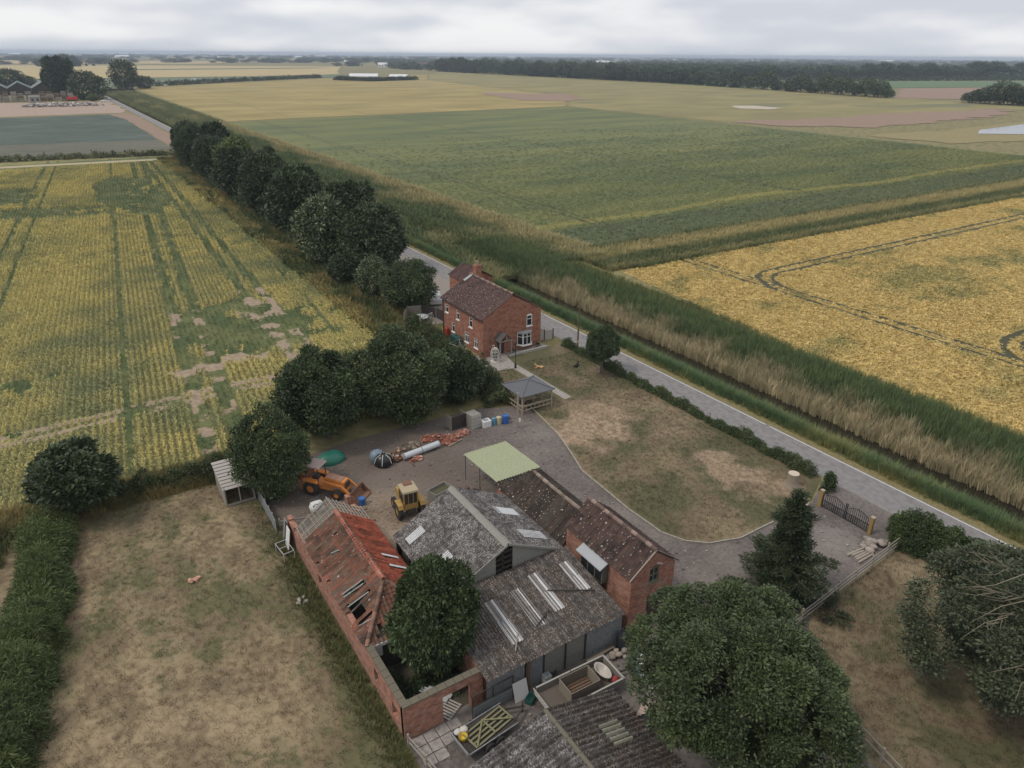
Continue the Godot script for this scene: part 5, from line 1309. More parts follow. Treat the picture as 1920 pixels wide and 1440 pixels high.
	beam(t, "table", pale, Vector3(-0.9, 0.75, 0), Vector3(0.9, 0.75, 0), 0.7, 0.06); beam(t, "table_leg", pale, Vector3(-0.6, 0, 0), Vector3(-0.6, 0.72, 0), 0.5, 0.08); beam(t, "table_leg", pale, Vector3(0.6, 0, 0), Vector3(0.6, 0.72, 0), 0.5, 0.08)

func wheel(parent: Node, x: float, z: float, r: float, w: float, rimc: Material, called := "wheel"):
	var xf := Transform3D(Basis(Vector3.RIGHT, PI / 2), Vector3(x, r, z - w / 2))
	var b := MB.new()
	b.lathe([Vector2(r * 0.5, 0), Vector2(r * 0.86, 0), Vector2(r * 0.98, w * 0.14), Vector2(r, w * 0.3), Vector2(r, w * 0.7), Vector2(r * 0.98, w * 0.86), Vector2(r * 0.86, w), Vector2(r * 0.5, w)], xf, 22)
	for i in 16:
		var a := TAU * i / 16
		b.box(Vector3(x + cos(a) * r, r + sin(a) * r, z + (0.22 if i % 2 else -0.22) * w), Vector3(0.07, 0.05, w * 0.5), Basis(Vector3.BACK, a + PI / 2))
	var o := part(b, called, patchy("tyre", [[0.025, 0.024, 0.023], [0.06, 0.056, 0.05]], 1.0), parent)
	var m := MB.new()
	m.lathe([Vector2(0.0, w * 0.2), Vector2(r * 0.2, w * 0.2), Vector2(r * 0.42, w * 0.12), Vector2(r * 0.54, w * 0.04), Vector2(r * 0.54, w * 0.96), Vector2(r * 0.42, w * 0.88), Vector2(r * 0.2, w * 0.8), Vector2(0.0, w * 0.8)], xf, 16)
	part(m, "rim", rimc, o)

func outline(parent: Node, called: String, m: Material, pts: Array, width: float, z := 0.0) -> MeshInstance3D:
	var b := MB.new(); b.prism(pv(pts), width, Transform3D(Basis.IDENTITY, Vector3(0, 0, z)))
	return part(b, called, m, parent)

func heap(called: String, label: String, cat: String, at: Vector3, r: Vector3, cols: Array, count: int, size: Vector3, sd: int, piece := "rubble", named := true) -> Node3D:
	# a loose pile: a low mound with single pieces lying on it
	var t := thing(called, label, cat, at)
	var q := RandomNumberGenerator.new(); q.seed = sd
	var m := MB.new(); m.ball(Vector3(0, -r.y * 0.25, 0), r * Vector3(0.92, 0.95, 0.92), 14, 8, 0.12, sd); m.col = cols[0]
	for i in m.c.size(): m.c[i] = cols[0] * 0.7
	part(m, "mound", patchy("dirtgrain", [[0.6, 0.58, 0.55], [1, 1, 1], [0.7, 0.68, 0.65]], 0.9, 0.05), t)
	for i in count:
		var a := q.randf() * TAU; var f := sqrt(q.randf())
		var y := maxf(0.02, r.y * 0.7 * sqrt(1.0 - f * f * 0.9)) * q.randf_range(0.85, 1.1)
		var b := MB.new(); b.col = cols[q.randi() % cols.size()] * q.randf_range(0.75, 1.25)
		var s := size * Vector3(q.randf_range(0.6, 1.3), q.randf_range(0.6, 1.3), q.randf_range(0.6, 1.3))
		b.box(Vector3(cos(a) * r.x * f, y, sin(a) * r.z * f), s, Basis.from_euler(Vector3(q.randf_range(-0.5, 0.5), q.randf() * TAU, q.randf_range(-0.5, 0.5))))
		part(b, piece, mats["dirtgrain"], t)
	return t

func stones(called: String, label: String, cat: String, at: Vector3, spread: Vector2, count: int, size: float, c: Color, sd: int, piece := "stone"):
	var t := thing(called, label, cat, at); var q := RandomNumberGenerator.new(); q.seed = sd
	for i in count:
		var b := MB.new(); b.col = c * q.randf_range(0.7, 1.25); var s := size * q.randf_range(0.6, 1.35)
		var f := sqrt(q.randf()); var a := q.randf() * TAU
		b.ball(Vector3(cos(a) * spread.x * f, s * 0.42 + (1.0 - f) * size * 1.1, sin(a) * spread.y * f), Vector3(s, s * q.randf_range(0.45, 0.7), s * q.randf_range(0.6, 1.0)), 9, 6, 0.16, sd + i, Basis.from_euler(Vector3(q.randf_range(-0.4, 0.4), q.randf() * TAU, q.randf_range(-0.4, 0.4))))
		part(b, piece, mats["dirtgrain"], t)
	return t

func rail_fence(label: String, pts: Array, posts: int, rails: Array, h: float, m: Material):
	var t := thing("rail_fence", label, "fence")
	for s in pts.size() - 1:
		var p: Vector3 = pts[s]; var e: Vector3 = pts[s + 1]
		for i in posts + 1:
			var c := p.lerp(e, float(i) / posts); beam(t, "post", m, c - Vector3(0, 0.05, 0), c + Vector3(0, h * rnd(0.95, 1.05), 0), 0.11, 0.11)
		for y in rails:
			for i in posts: beam(t, "rail", m, p.lerp(e, float(i) / posts) + Vector3(0, y + rnd(-0.03, 0.03), 0.07), p.lerp(e, (i + 1.0) / posts) + Vector3(0, y + rnd(-0.03, 0.03), 0.07), 0.04, 0.12)

func drum(called: String, label: String, cat: String, at: Vector3, r: float, h: float, m: Material):
	var b := MB.new(); b.lathe([Vector2(0, 0), Vector2(r * 0.95, 0), Vector2(r, 0.03), Vector2(r * 0.98, h * 0.33), Vector2(r * 1.04, h * 0.35), Vector2(r * 0.98, h * 0.37), Vector2(r * 0.98, h * 0.65), Vector2(r * 1.04, h * 0.67), Vector2(r * 0.98, h * 0.69), Vector2(r, h), Vector2(r * 0.9, h), Vector2(r * 0.88, h - 0.05), Vector2(0, h - 0.05)], Transform3D(Basis.IDENTITY, at), 18)
	tag(part(b, called, m), label, cat)

func build_yard_things():
	var timber: Material = mats["timber"]; var darkwood: Material = mats["darkwood"]; var cement: Material = mats["cement"]; var zinc: Material = mats["zinc"]
	patchy("dirtgrain", [[0.6, 0.58, 0.55], [1, 1, 1], [0.7, 0.68, 0.65]], 0.9, 0.05)
	var orange := patchy("orange", [[0.5, 0.17, 0.035], [0.62, 0.23, 0.05], [0.42, 0.16, 0.05]], 1.6, 0.03, 0.6)
	var rust := patchy("rust", [[0.12, 0.06, 0.04], [0.2, 0.1, 0.065], [0.26, 0.15, 0.1]], 1.0, 0.04)
	var steel := patchy("darksteel", [[0.04, 0.037, 0.034], [0.08, 0.07, 0.06]], 1.0, 0.03, 0.6)
	var glassd := flat("pane", lin(0.025, 0.03, 0.033), 0.05)
	# --- orange backhoe loader
	var t := thing("backhoe_loader", "old orange backhoe loader with canopy cab and raised front bucket", "digger", Vector3(14.5, 0, -51.45), -0.877)
	for s in [-0.78, 0.78]:
		wheel(t, -1.2, s, 0.68, 0.42, orange); wheel(t, 1.2, s, 0.46, 0.3, orange)
	outline(t, "chassis", orange, [-2.0, 0.75, -1.9, 1.15, -0.9, 1.2, -0.6, 0.95, 1.9, 0.9, 1.9, 0.6, -1.8, 0.55], 0.95)
	outline(t, "bonnet", orange, [-0.15, 0.9, -0.15, 1.62, 0.2, 1.72, 1.75, 1.55, 1.82, 0.9], 0.8)
	for i in 3: block(t, "engine_cover", patchy("rustypaint", [[0.2, 0.12, 0.1], [0.34, 0.2, 0.16], [0.28, 0.25, 0.22]], 0.8), Vector3(0.25 + i * 0.5, 1.7 - i * 0.045, 0), Vector3(0.42, 0.06, 0.7))
	block(t, "radiator_grille", steel, Vector3(1.84, 1.2, 0), Vector3(0.05, 0.55, 0.7))
	for s in [-1, 1]:
		outline(t, "fender", orange, [-2.0, 1.32, -1.9, 1.5, -0.6, 1.46, -0.5, 1.3, -0.6, 1.36, -1.8, 1.4], 0.5, s * 0.78)
		beam(t, "loader_arm", orange, Vector3(-0.1, 1.4, s * 0.62), Vector3(1.6, 1.25, s * 0.62), 0.12, 0.2); beam(t, "loader_arm", orange, Vector3(1.55, 1.28, s * 0.62), Vector3(2.6, 0.45, s * 0.62), 0.12, 0.18)
		beam(t, "ram", flat("chrome", lin(0.4, 0.4, 0.4), 0.3, 0.6), Vector3(0.6, 0.95, s * 0.62), Vector3(1.7, 1.05, s * 0.62), 0.07, 0.07)
		for x in [-1.75, -0.55]: beam(t, "cab_post", steel, Vector3(x, 1.2, s * 0.6), Vector3(x, 2.6, s * 0.58), 0.07, 0.07)
	outline(t, "cab_roof", patchy("cabroof", [[0.33, 0.25, 0.23], [0.42, 0.34, 0.31]], 1.0, 0.04), [-1.95, 2.58, -1.9, 2.7, -0.5, 2.7, -0.4, 2.58], 1.4)
	block(t, "rear_panel", rust, Vector3(-1.78, 1.8, 0), Vector3(0.05, 1.2, 1.0)); block(t, "seat", steel, Vector3(-1.1, 1.4, 0), Vector3(0.5, 0.3, 0.5))
	outline(t, "bucket", rust, [2.55, 0.12, 2.4, 0.35, 2.55, 0.95, 2.65, 1.0, 2.6, 0.4, 2.75, 0.2, 3.45, 0.15, 3.45, 0.1], 2.1)
	for s in [-1.03, 1.03]: outline(t, "bucket_side", rust, [2.58, 0.15, 2.5, 0.4, 2.62, 0.95, 3.4, 0.2, 3.4, 0.13], 0.04, s)
	beam(t, "backhoe_boom", orange, Vector3(-2.0, 0.9, 0.1), Vector3(-2.6, 1.5, 0.1), 0.2, 0.22); beam(t, "backhoe_dipper", orange, Vector3(-2.6, 1.5, 0.1), Vector3(-2.75, 0.35, 0.1), 0.18, 0.18)
	for s in [-0.85, 0.85]: beam(t, "stabiliser", orange, Vector3(-2.15, 0.5, s), Vector3(-2.15, 1.25, s), 0.14, 0.14)
	# --- yellow tractor
	var yel := patchy("yellow", [[0.36, 0.22, 0.06], [0.46, 0.29, 0.085], [0.3, 0.19, 0.07]], 1.4, 0.03, 0.7)
	t = thing("yellow_tractor", "faded yellow tractor with boxy glazed cab parked behind the grey barn", "tractor", Vector3(19.0, 0, -45.4), PI / 2 - 0.12)
	for s in [-0.92, 0.92]:
		wheel(t, -0.7, s, 0.72, 0.42, yel); wheel(t, 0.95, s * 0.9, 0.48, 0.34, yel)
	outline(t, "chassis", steel, [-1.1, 0.5, -1.1, 0.95, 1.6, 0.9, 1.6, 0.5], 0.7)
	outline(t, "bonnet", yel, [0.2, 0.85, 0.2, 1.72, 1.5, 1.6, 1.75, 1.4, 1.75, 0.85], 0.95)
	for s in [-1, 1]: outline(t, "fender", yel, [-1.35, 1.2, -1.2, 1.52, -0.2, 1.52, -0.05, 1.2, -0.2, 1.4, -1.15, 1.4], 0.4, s * 0.9)
	outline(t, "cab_base", yel, [-1.1, 0.9, -1.1, 1.4, 0.25, 1.4, 0.25, 0.9], 1.15)
	for x in [-1.05, 0.2]:
		for s in [-0.56, 0.56]: beam(t, "cab_post", yel, Vector3(x, 1.35, s), Vector3(x, 2.5, s), 0.1, 0.1)
	for s in [-0.55, 0.55]: block(t, "cab_glass", glassd, Vector3(-0.43, 1.92, s), Vector3(1.15, 1.05, 0.02))
	for x in [-1.04, 0.19]: block(t, "cab_glass", glassd, Vector3(x, 1.92, 0), Vector3(0.02, 1.05, 1.0))
	for s in [-0.2, 0.2]: beam(t, "window_bar", yel, Vector3(-1.06, 1.38, s), Vector3(-1.06, 2.46, s), 0.05, 0.05)
	outline(t, "cab_roof", patchy("yroof", [[0.33, 0.27, 0.17], [0.42, 0.36, 0.25]], 1.0), [-1.2, 2.46, -1.15, 2.6, 0.3, 2.6, 0.35, 2.46], 1.3)
	block(t, "roof_hatch", rust, Vector3(0.05, 2.64, 0.1), Vector3(0.5, 0.08, 0.7)); b_exhaust(t, steel)
	# --- trailer with field gate
	t = thing("flat_trailer", "long flat trailer carrying an old green wooden field gate", "trailer", Vector3(13.6, 0, -23.7), 0.1)
	for i in 8: beam(t, "deck_plank", darkwood, Vector3(-1.65, 0.6, -0.7 + i * 0.2), Vector3(1.6, 0.6, -0.7 + i * 0.2), 0.19, 0.04)
	for s in [-0.82, 0.82]:
		beam(t, "side_rail", zinc, Vector3(-1.7, 0.66, s), Vector3(1.65, 0.66, s), 0.05, 0.1)
		for x in [-0.35, 0.35]: wheel(t, x, s * 1.12, 0.3, 0.18, zinc)
	beam(t, "end_rail", zinc, Vector3(-1.7, 0.72, -0.82), Vector3(-1.7, 0.72, 0.82), 0.05, 0.2)
	beam(t, "drawbar", steel, Vector3(1.6, 0.5, -0.5), Vector3(2.7, 0.45, 0), 0.08, 0.08); beam(t, "drawbar", steel, Vector3(1.6, 0.5, 0.5), Vector3(2.7, 0.45, 0), 0.08, 0.08); beam(t, "jockey_post", steel, Vector3(2.6, 0.0, 0), Vector3(2.6, 0.8, 0), 0.06, 0.06)
	var gw := patchy("oldgate", [[0.17, 0.165, 0.085], [0.27, 0.25, 0.15]], 1.0)
	t = thing("field_gate", "mossy wooden five bar gate lying flat on the trailer", "gate", Vector3(13.75, 0.68, -23.65), 0.22)
	for i in 5: beam(t, "bar", gw, Vector3(-1.3, 0.03, -0.55 + i * 0.26), Vector3(1.35, 0.03, -0.55 + i * 0.26), 0.1, 0.04)
	for x in [-1.3, 0.05, 1.35]: beam(t, "stile", gw, Vector3(x, 0.07, -0.6), Vector3(x, 0.07, 0.55), 0.1, 0.04)
	beam(t, "brace", gw, Vector3(-1.25, 0.11, 0.5), Vector3(0.05, 0.11, -0.55), 0.1, 0.04); beam(t, "brace", gw, Vector3(0.05, 0.11, -0.5), Vector3(1.3, 0.11, 0.5), 0.1, 0.04)
	var b := MB.new(); b.lathe([Vector2(0, 0), Vector2(0.2, 0), Vector2(0.26, 0.3), Vector2(0.23, 0.3), Vector2(0.2, 0.1), Vector2(0, 0.1)], Transform3D(Basis.IDENTITY, Vector3(12.25, 0.63, -23.75)), 16)
	tag(part(b, "yellow_tub", flat("tuby", lin(0.62, 0.43, 0.05), 0.6)), "round yellow tub on the corner of the flat trailer", "tub")
	b = MB.new(); b.ball(Vector3(12.5, 0.8, -24.15), Vector3(0.28, 0.2, 0.22), 10, 6, 0.12, 3); b.ball(Vector3(12.15, 0.8, -24.2), Vector3(0.22, 0.18, 0.2), 10, 6, 0.12, 4)
	tag(part(b, "white_sack", flat("sack", lin(0.55, 0.52, 0.48))), "crumpled pale sacks beside the yellow tub on the trailer", "sack")
	# --- big sided trailer
	var side := patchy("sideboard", [[0.16, 0.15, 0.13], [0.26, 0.245, 0.22], [0.2, 0.19, 0.15]], 1.2)
	t = thing("sided_trailer", "big low trailer with pale wooden sides parked by the lean-to", "trailer", Vector3(19.65, 0, -23.15), -0.03)
	block(t, "deck", patchy("dirtydeck", [[0.09, 0.075, 0.062], [0.17, 0.145, 0.12]], 1.3, 0.04), Vector3(0, 0.55, 0), Vector3(4.8, 0.08, 2.0))
	for s in [-1.0, 1.0]:
		for k in 2: block(t, "side_board", side, Vector3(-1.21 + k * 2.42, 0.8, s), Vector3(2.36, 0.46, 0.06)); block(t, "top_rail", patchy("palerail", [[0.33, 0.32, 0.29], [0.45, 0.43, 0.39]], 1.2), Vector3(-1.21 + k * 2.42, 1.05, s), Vector3(2.36, 0.05, 0.1))
		for x in [-0.45, 0.45]: wheel(t, x, s * 0.86, 0.36, 0.2, zinc)
	block(t, "front_board", side, Vector3(2.4, 0.8, 0), Vector3(0.06, 0.46, 2.0)); block(t, "top_rail", mats["palerail"], Vector3(2.4, 1.05, 0), Vector3(0.1, 0.05, 2.1))
	beam(t, "drawbar", steel, Vector3(2.4, 0.5, 0), Vector3(3.3, 0.45, 0.15), 0.1, 0.1)
	for i in 7: beam(t, "tail_slat", mats["palerail"], Vector3(-2.45, 0.55, -0.9 + i * 0.3), Vector3(-2.62, 1.2, -0.9 + i * 0.3), 0.05, 0.05)
	for y in [0.7, 0.95, 1.18]: beam(t, "tail_bar", mats["palerail"], Vector3(-2.38 - y * 0.2, y, -0.95), Vector3(-2.38 - y * 0.2, y, 0.95), 0.05, 0.05)
	t = thing("plywood_crate", "open plywood crate standing on the sided trailer", "crate", Vector3(19.55, 0.6, -23.1), -0.03)
	var ply := patchy("ply", [[0.2, 0.17, 0.135], [0.3, 0.26, 0.21]], 1.3)
	for s in [-0.62, 0.62]: block(t, "side_panel", ply, Vector3(0, 0.42, s), Vector3(2.0, 0.85, 0.04))
	for x in [-1.0, 1.0]: block(t, "end_panel", ply, Vector3(x, 0.42, 0), Vector3(0.04, 0.85, 1.2))
	for i in 6: beam(t, "floor_slat", mats["redwood"], Vector3(-0.95, 0.04, -0.5 + i * 0.2), Vector3(0.95, 0.04, -0.5 + i * 0.2), 0.15, 0.05)
	b = MB.new(); b.lathe([Vector2(0, 0.02), Vector2(0.5, 0.02), Vector2(0.62, 0.4), Vector2(0.7, 0.42), Vector2(0.68, 0.46), Vector2(0.58, 0.42), Vector2(0.46, 0.08), Vector2(0, 0.08)], Transform3D(Basis.from_scale(Vector3(0.55, 1, 1.0)), Vector3(21.35, 0.6, -23.2)), 18)
	tag(part(b, "bathtub", flat("enamel", lin(0.5, 0.46, 0.42), 0.4)), "old pale bathtub on the end of the sided trailer", "bathtub")
	b = MB.new(); b.ball(Vector3(21.7, 0.75, -22.5), Vector3(0.3, 0.16, 0.22), 9, 6, 0.2, 8)
	tag(part(b, "red_cloth", flat("redcloth", lin(0.3, 0.045, 0.04))), "crumpled red cloth beside the bathtub", "cloth")
	# --- things against the barns
	t = thing("mesh_gate", "tall wire mesh gate with grey sheet leaning across the ruin doorway", "gate", Vector3(14.9, 0, -25.05), 0.02)
	for x in [-1.35, 0.0, 1.35]: beam(t, "upright", steel, Vector3(x, 0, 0), Vector3(x, 1.8, 0), 0.05, 0.05)
	for y in [0.05, 0.95, 1.78]: beam(t, "crossbar", steel, Vector3(-1.35, y, 0.003), Vector3(1.35, y, 0.003), 0.045, 0.045)
	for i in 24: beam(t, "mesh_wire", steel, Vector3(-1.3 + i * 0.113, 0.95, -0.012), Vector3(-1.3 + i * 0.113, 1.78, -0.012), 0.008, 0.008)
	block(t, "sheet", patchy("greysheet", [[0.17, 0.185, 0.19], [0.24, 0.255, 0.26]], 1.5), Vector3(0, 0.5, 0.04), Vector3(2.6, 0.85, 0.02))
	t = thing("white_board", "white board leaning against the metal sheeting", "board", Vector3(16.65, 0, -24.75))
	b = MB.new(); b.box(Vector3(0, 0.6, -0.1), Vector3(0.95, 1.25, 0.03), Basis(Vector3.RIGHT, -0.3)); part(b, "panel", flat("whiteb", lin(0.68, 0.67, 0.65)), t)
	t = thing("green_crate", "dark green plastic crate in front of the white board", "crate", Vector3(17.0, 0, -24.35), 0.5)
	var gp := flat("gplastic", lin(0.02, 0.09, 0.075), 0.5)
	for i in 4: block(t, "crate_side", gp, Vector3(0.3 * [1, -1, 0, 0][i], 0.18, 0.22 * [0, 0, 1, -1][i]), Vector3([0.03, 0.03, 0.6, 0.6][i], 0.35, [0.45, 0.45, 0.03, 0.03][i]))
	block(t, "crate_floor", gp, Vector3(0, 0.02, 0), Vector3(0.6, 0.03, 0.44)); for i in 4: beam(t, "crate_bar", gp, Vector3(-0.28, 0.3, -0.15 + i * 0.1), Vector3(0.28, 0.3, -0.15 + i * 0.1), 0.03, 0.03)
	t = thing("paving", "cracked concrete slabs in front of the ruin doorway", "paving")
	var q := RandomNumberGenerator.new(); q.seed = 9
	for i in 5:
		for k in 3:
			if (i + k) % 5 == 4: continue
			block(t, "slab", mats["concrete"], Vector3(10.35 + i * 0.72, 0.05 + q.randf() * 0.02, -25.3 + k * 0.68), Vector3(0.66, 0.07, 0.62), q.randf_range(-0.06, 0.06))
	rail_fence("short mossy rail fence at the ruin's near corner", [Vector3(9.75, 0, -25.3), Vector3(10.3, 0, -22.0)], 2, [0.5, 0.9], 1.1, timber)
	t = thing("loose_boards", "white and grey boards lying inside the roofless walls", "boards")
	for a in [[11.2, -27.9, 12.1, -26.5, 0.3], [11.9, -28.3, 12.9, -26.8, 0.42], [12.3, -28.1, 13.2, -26.9, 0.3], [10.4, -28.6, 11.3, -26.3, 0.12], [10.2, -27.6, 10.9, -26.2, 0.08], [13.0, -29.4, 13.6, -27.4, 0.1]]:
		beam(t, "board", flat("whitew", lin(0.45, 0.46, 0.47)) if a[4] > 0.2 else timber, Vector3(a[0], 0.35, a[1]), Vector3(a[2], 0.25, a[3]), a[4], 0.04)
	t = thing("slatted_pallet", "pale slatted pallet lying in the ruin doorway", "pallet", Vector3(12.7, 0, -26.3), 0.5)
	for i in 7: beam(t, "slat", mats["paleplank"], Vector3(-0.6 + i * 0.19, 0.16, -0.5), Vector3(-0.6 + i * 0.19, 0.16, 0.5), 0.1, 0.03)
	for z in [-0.4, 0.4]: beam(t, "bearer", timber, Vector3(-0.65, 0.09, z), Vector3(0.65, 0.09, z), 0.08, 0.1)
	drum("water_butt", "dark barrel at the lean-to's right corner", "barrel", Vector3(24.2, 0.03, -24.75), 0.36, 1.05, flat("butt", lin(0.03, 0.036, 0.045), 0.5))
	t = thing("stacked_planks", "yellowish planks and metal grids on the ground by the lean-to", "planks")
	for i in 4: beam(t, "plank", mats["palewood"] if i % 2 else mats["redwood"], Vector3(21.5, 0.07 + 0.05 * i, -24.98 + 0.05 * i), Vector3(23.7, 0.07 + 0.05 * i, -25.02 + 0.05 * i), 0.14, 0.04)
	for i in 4: beam(t, "grid_bar", flat("alu", lin(0.5, 0.5, 0.51), 0.5), Vector3(22.5, 0.08, -24.6 + i * 0.08), Vector3(23.4, 0.08, -24.65 + i * 0.08), 0.04, 0.04)
	stones("broken_slabs", "broken pale slabs beside the dark barrel", "rubble", Vector3(23.5, 0.03, -24.3), Vector2(0.9, 0.35), 7, 0.22, Color(0.4, 0.34, 0.29), 21, "slab")
	t = thing("white_bin", "white bin beside the concrete panels", "bin", Vector3(18.55, 0, -24.95)); block(t, "bin_body", flat("whiteb", lin(0.68, 0.67, 0.65)), Vector3(0, 0.3, 0), Vector3(0.45, 0.6, 0.4)); block(t, "bin_lid", zinc, Vector3(0, 0.63, 0), Vector3(0.5, 0.05, 0.44))
	t = thing("spare_tyre", "black tyre lying by the concrete panels", "tyre", Vector3(19.25, 0.33, -24.95)); wheel(t, 0, 0.0, 0.3, 0.22, steel); t.rotation.x = -1.25; t.position = Vector3(19.25, 0.1, -25.1)
	# little boat under the big tree
	t = thing("dinghy", "small white dinghy with orange stripe poking out below the big tree", "boat", Vector3(24.2, 0, -22.6), 1.15)
	var hull := MB.new(); var sec := []
	for i in 9:
		var u := i / 8.0; var wd := 0.62 * sin(PI * clampf(u * 0.75 + 0.22, 0, 1)) * (1.0 if u < 0.75 else 1.0 - (u - 0.75) * 3.2); sec.append([lerp(-1.5, 1.6, u), maxf(wd, 0.03), 0.5 + 0.12 * u * u])
	for i in 8:
		for s in [-1, 1]:
			var a: Array = sec[i]; var e: Array = sec[i + 1]
			var p0 := Vector3(a[0], a[2], a[1] * s); var p1 := Vector3(e[0], e[2], e[1] * s); var k0 := Vector3(a[0], 0.06, 0); var k1 := Vector3(e[0], 0.06 + 0.1 * (i + 1) / 8.0, 0); var c0 := Vector3(a[0], 0.16, a[1] * 0.8 * s); var c1 := Vector3(e[0], 0.2, e[1] * 0.8 * s)
			if s > 0: hull.quad(p0, p1, c1, c0); hull.quad(c0, c1, k1, k0)
			else: hull.quad(p1, p0, c0, c1); hull.quad(c1, c0, k0, k1)
	part(hull, "hull", flat("hullw", lin(0.66, 0.67, 0.68), 0.35), t)
	for i in 8:
		for s in [-1, 1]: beam(t, "gunwale", flat("hullo", lin(0.55, 0.22, 0.04), 0.5) if s > 0 else flat("hullb", lin(0.1, 0.2, 0.35), 0.5), Vector3(sec[i][0], sec[i][2], sec[i][1] * s), Vector3(sec[i + 1][0], sec[i + 1][2], sec[i + 1][1] * s), 0.06, 0.05)
	t = thing("pink_slabs", "short stack of pinkish kerb blocks at the store's corner", "blocks", Vector3(22.0, 0, -20.3), 0.5)
	for i in 5: block(t, "block", flat("pinkstone", lin(0.46, 0.35, 0.3)), Vector3(-0.5 + i * 0.26, 0.14, 0), Vector3(0.23, 0.22, 0.4), rnd(-0.05, 0.05))
	drum("oil_drum", "black drum beside the corrugated store", "barrel", Vector3(21.3, 0.03, -19.4), 0.32, 0.85, flat("blackdrum", lin(0.02, 0.02, 0.02), 0.5))
	# --- scrap along the trees
	t = thing("green_tarp", "green tarpaulin thrown over a heap under the trees", "tarpaulin", Vector3(16.3, 0, -56.4))
	b = MB.new(); b.ball(Vector3(0, 0, 0), Vector3(1.5, 0.95, 1.0), 16, 9, 0.13, 6); part(b, "sheet", flat("tarp", lin(0.015, 0.135, 0.095), 0.45), t)
	t = thing("black_tarp", "black and blue sheeting tied over a bale with white straps", "tarpaulin", Vector3(20.2, 0, -53.2))
	b = MB.new(); b.ball(Vector3(0, 0.35, 0), Vector3(0.85, 0.85, 0.8), 14, 9, 0.1, 7); part(b, "cover", flat("blacktarp", lin(0.018, 0.02, 0.022), 0.35), t)
	b = MB.new(); b.ball(Vector3(-0.35, 0.6, -0.7), Vector3(0.7, 0.75, 0.6), 12, 8, 0.1, 9); part(b, "blue_sheet", flat("bluetarp", lin(0.17, 0.23, 0.29), 0.4), t)
	for i in 6:
		var a := i * 1.05; b = MB.new(); b.tube([Vector3(0.25 * cos(a), 1.2, 0.25 * sin(a) + 0.1), Vector3(0.7 * cos(a), 0.95, 0.7 * sin(a) + 0.1), Vector3(0.92 * cos(a), 0.4, 0.88 * sin(a) + 0.05)], [0.035, 0.035, 0.03], 5); part(b, "strap", flat("strap", lin(0.6, 0.6, 0.58)), t)
	var bc := [Color(0.33, 0.12, 0.08), Color(0.4, 0.17, 0.11), Color(0.26, 0.1, 0.07), Color(0.45, 0.3, 0.24)]
	heap("rubble_heap", "heap of rusty scrap and bricks right of the black tarpaulin", "rubble", Vector3(21.5, 0, -53.6), Vector3(0.9, 0.8, 0.8), [Color(0.13, 0.08, 0.06), Color(0.28, 0.12, 0.07), Color(0.55, 0.5, 0.46), Color(0.36, 0.16, 0.09)], 26, Vector3(0.28, 0.12, 0.16), 41)
	heap("rubble_heap", "heap of pale bricks and logs behind the white pipe", "rubble", Vector3(23.4, 0, -54.6), Vector3(1.4, 0.7, 0.7), [Color(0.16, 0.13, 0.1), Color(0.36, 0.3, 0.2), Color(0.4, 0.24, 0.2), Color(0.3, 0.27, 0.22)], 28, Vector3(0.26, 0.15, 0.2), 42)
	heap("brick_heap", "small heap of orange red tiles in front of the white pipe", "bricks", Vector3(23.0, 0, -52.4), Vector3(0.75, 0.4, 0.45), bc, 22, Vector3(0.26, 0.09, 0.16), 43, "tile")
	heap("brick_heap", "large heap of red bricks at the pipe's right end", "bricks", Vector3(27.3, 0, -53.9), Vector3(1.1, 0.75, 0.9), bc, 40, Vector3(0.26, 0.11, 0.15), 44, "brick")
	heap("brick_heap", "heap of pink bricks beside the white container", "bricks", Vector3(29.1, 0, -54.4), Vector3(0.9, 0.6, 0.6), [Color(0.4, 0.2, 0.16), Color(0.5, 0.3, 0.25), Color(0.42, 0.17, 0.12)], 30, Vector3(0.26, 0.11, 0.15), 45, "brick")
	heap("brick_heap", "dark red heap under the trees behind the pipe", "bricks", Vector3(26.0, 0, -55.2), Vector3(1.2, 0.6, 0.6), bc, 24, Vector3(0.26, 0.11, 0.15), 46, "brick")
	t = thing("white_pipe", "long pale grey duct lying on the scrap line", "duct", Vector3(24.0, 0.0, -53.15))
	b = MB.new(); b.tube([Vector3(-1.95, 0.42, 0.25), Vector3(1.95, 0.42, -0.25)], [0.3, 0.3], 16); part(b, "tube", flat("duct", lin(0.5, 0.53, 0.56), 0.5), t)
	for u in [-1.0, 0.0, 1.0]: b = MB.new(); b.tube([Vector3(u * 1.9 - 0.04, 0.42, -u * 0.245), Vector3(u * 1.9 + 0.04, 0.42, -u * 0.255)], [0.325, 0.325], 16); part(b, "collar", zinc, t)
	for u in [-1.3, 1.3]: block(t, "block", darkwood, Vector3(u, 0.07, -u * 0.13), Vector3(0.2, 0.14, 0.6))
	b = MB.new(); b.bar(Vector3(26.7, 0.12, -52.9), Vector3(28.4, 0.16, -53.4), 0.1, 0.1); tag(part(b, "pale_post", mats["palewood"]), "pale timber post lying before the brick heap", "timber")
	t = thing("white_container", "white slatted container box beside the trees", "container", Vector3(30.8, 0, -55.4), 0.1)
	block(t, "body", cement, Vector3(0, 0.75, 0), Vector3(1.1, 1.5, 1.2)); for i in 4: block(t, "slat", mats["palerail"], Vector3(0, 0.2 + i * 0.36, 0.63), Vector3(1.14, 0.3, 0.05))
	t = thing("timber_bin", "dark timber bin left of the white container", "bin", Vector3(29.3, 0, -56.2), 0.1)
	for i in 4: block(t, "board", darkwood, Vector3(0, 0.25 + i * 0.36, 0.55), Vector3(1.7, 0.33, 0.05)); block(t, "board", timber, Vector3(-0.85, 0.25 + i * 0.36, 0), Vector3(0.05, 0.33, 1.05)); block(t, "board", timber, Vector3(0.85, 0.25 + i * 0.36, 0), Vector3(0.05, 0.33, 1.05))
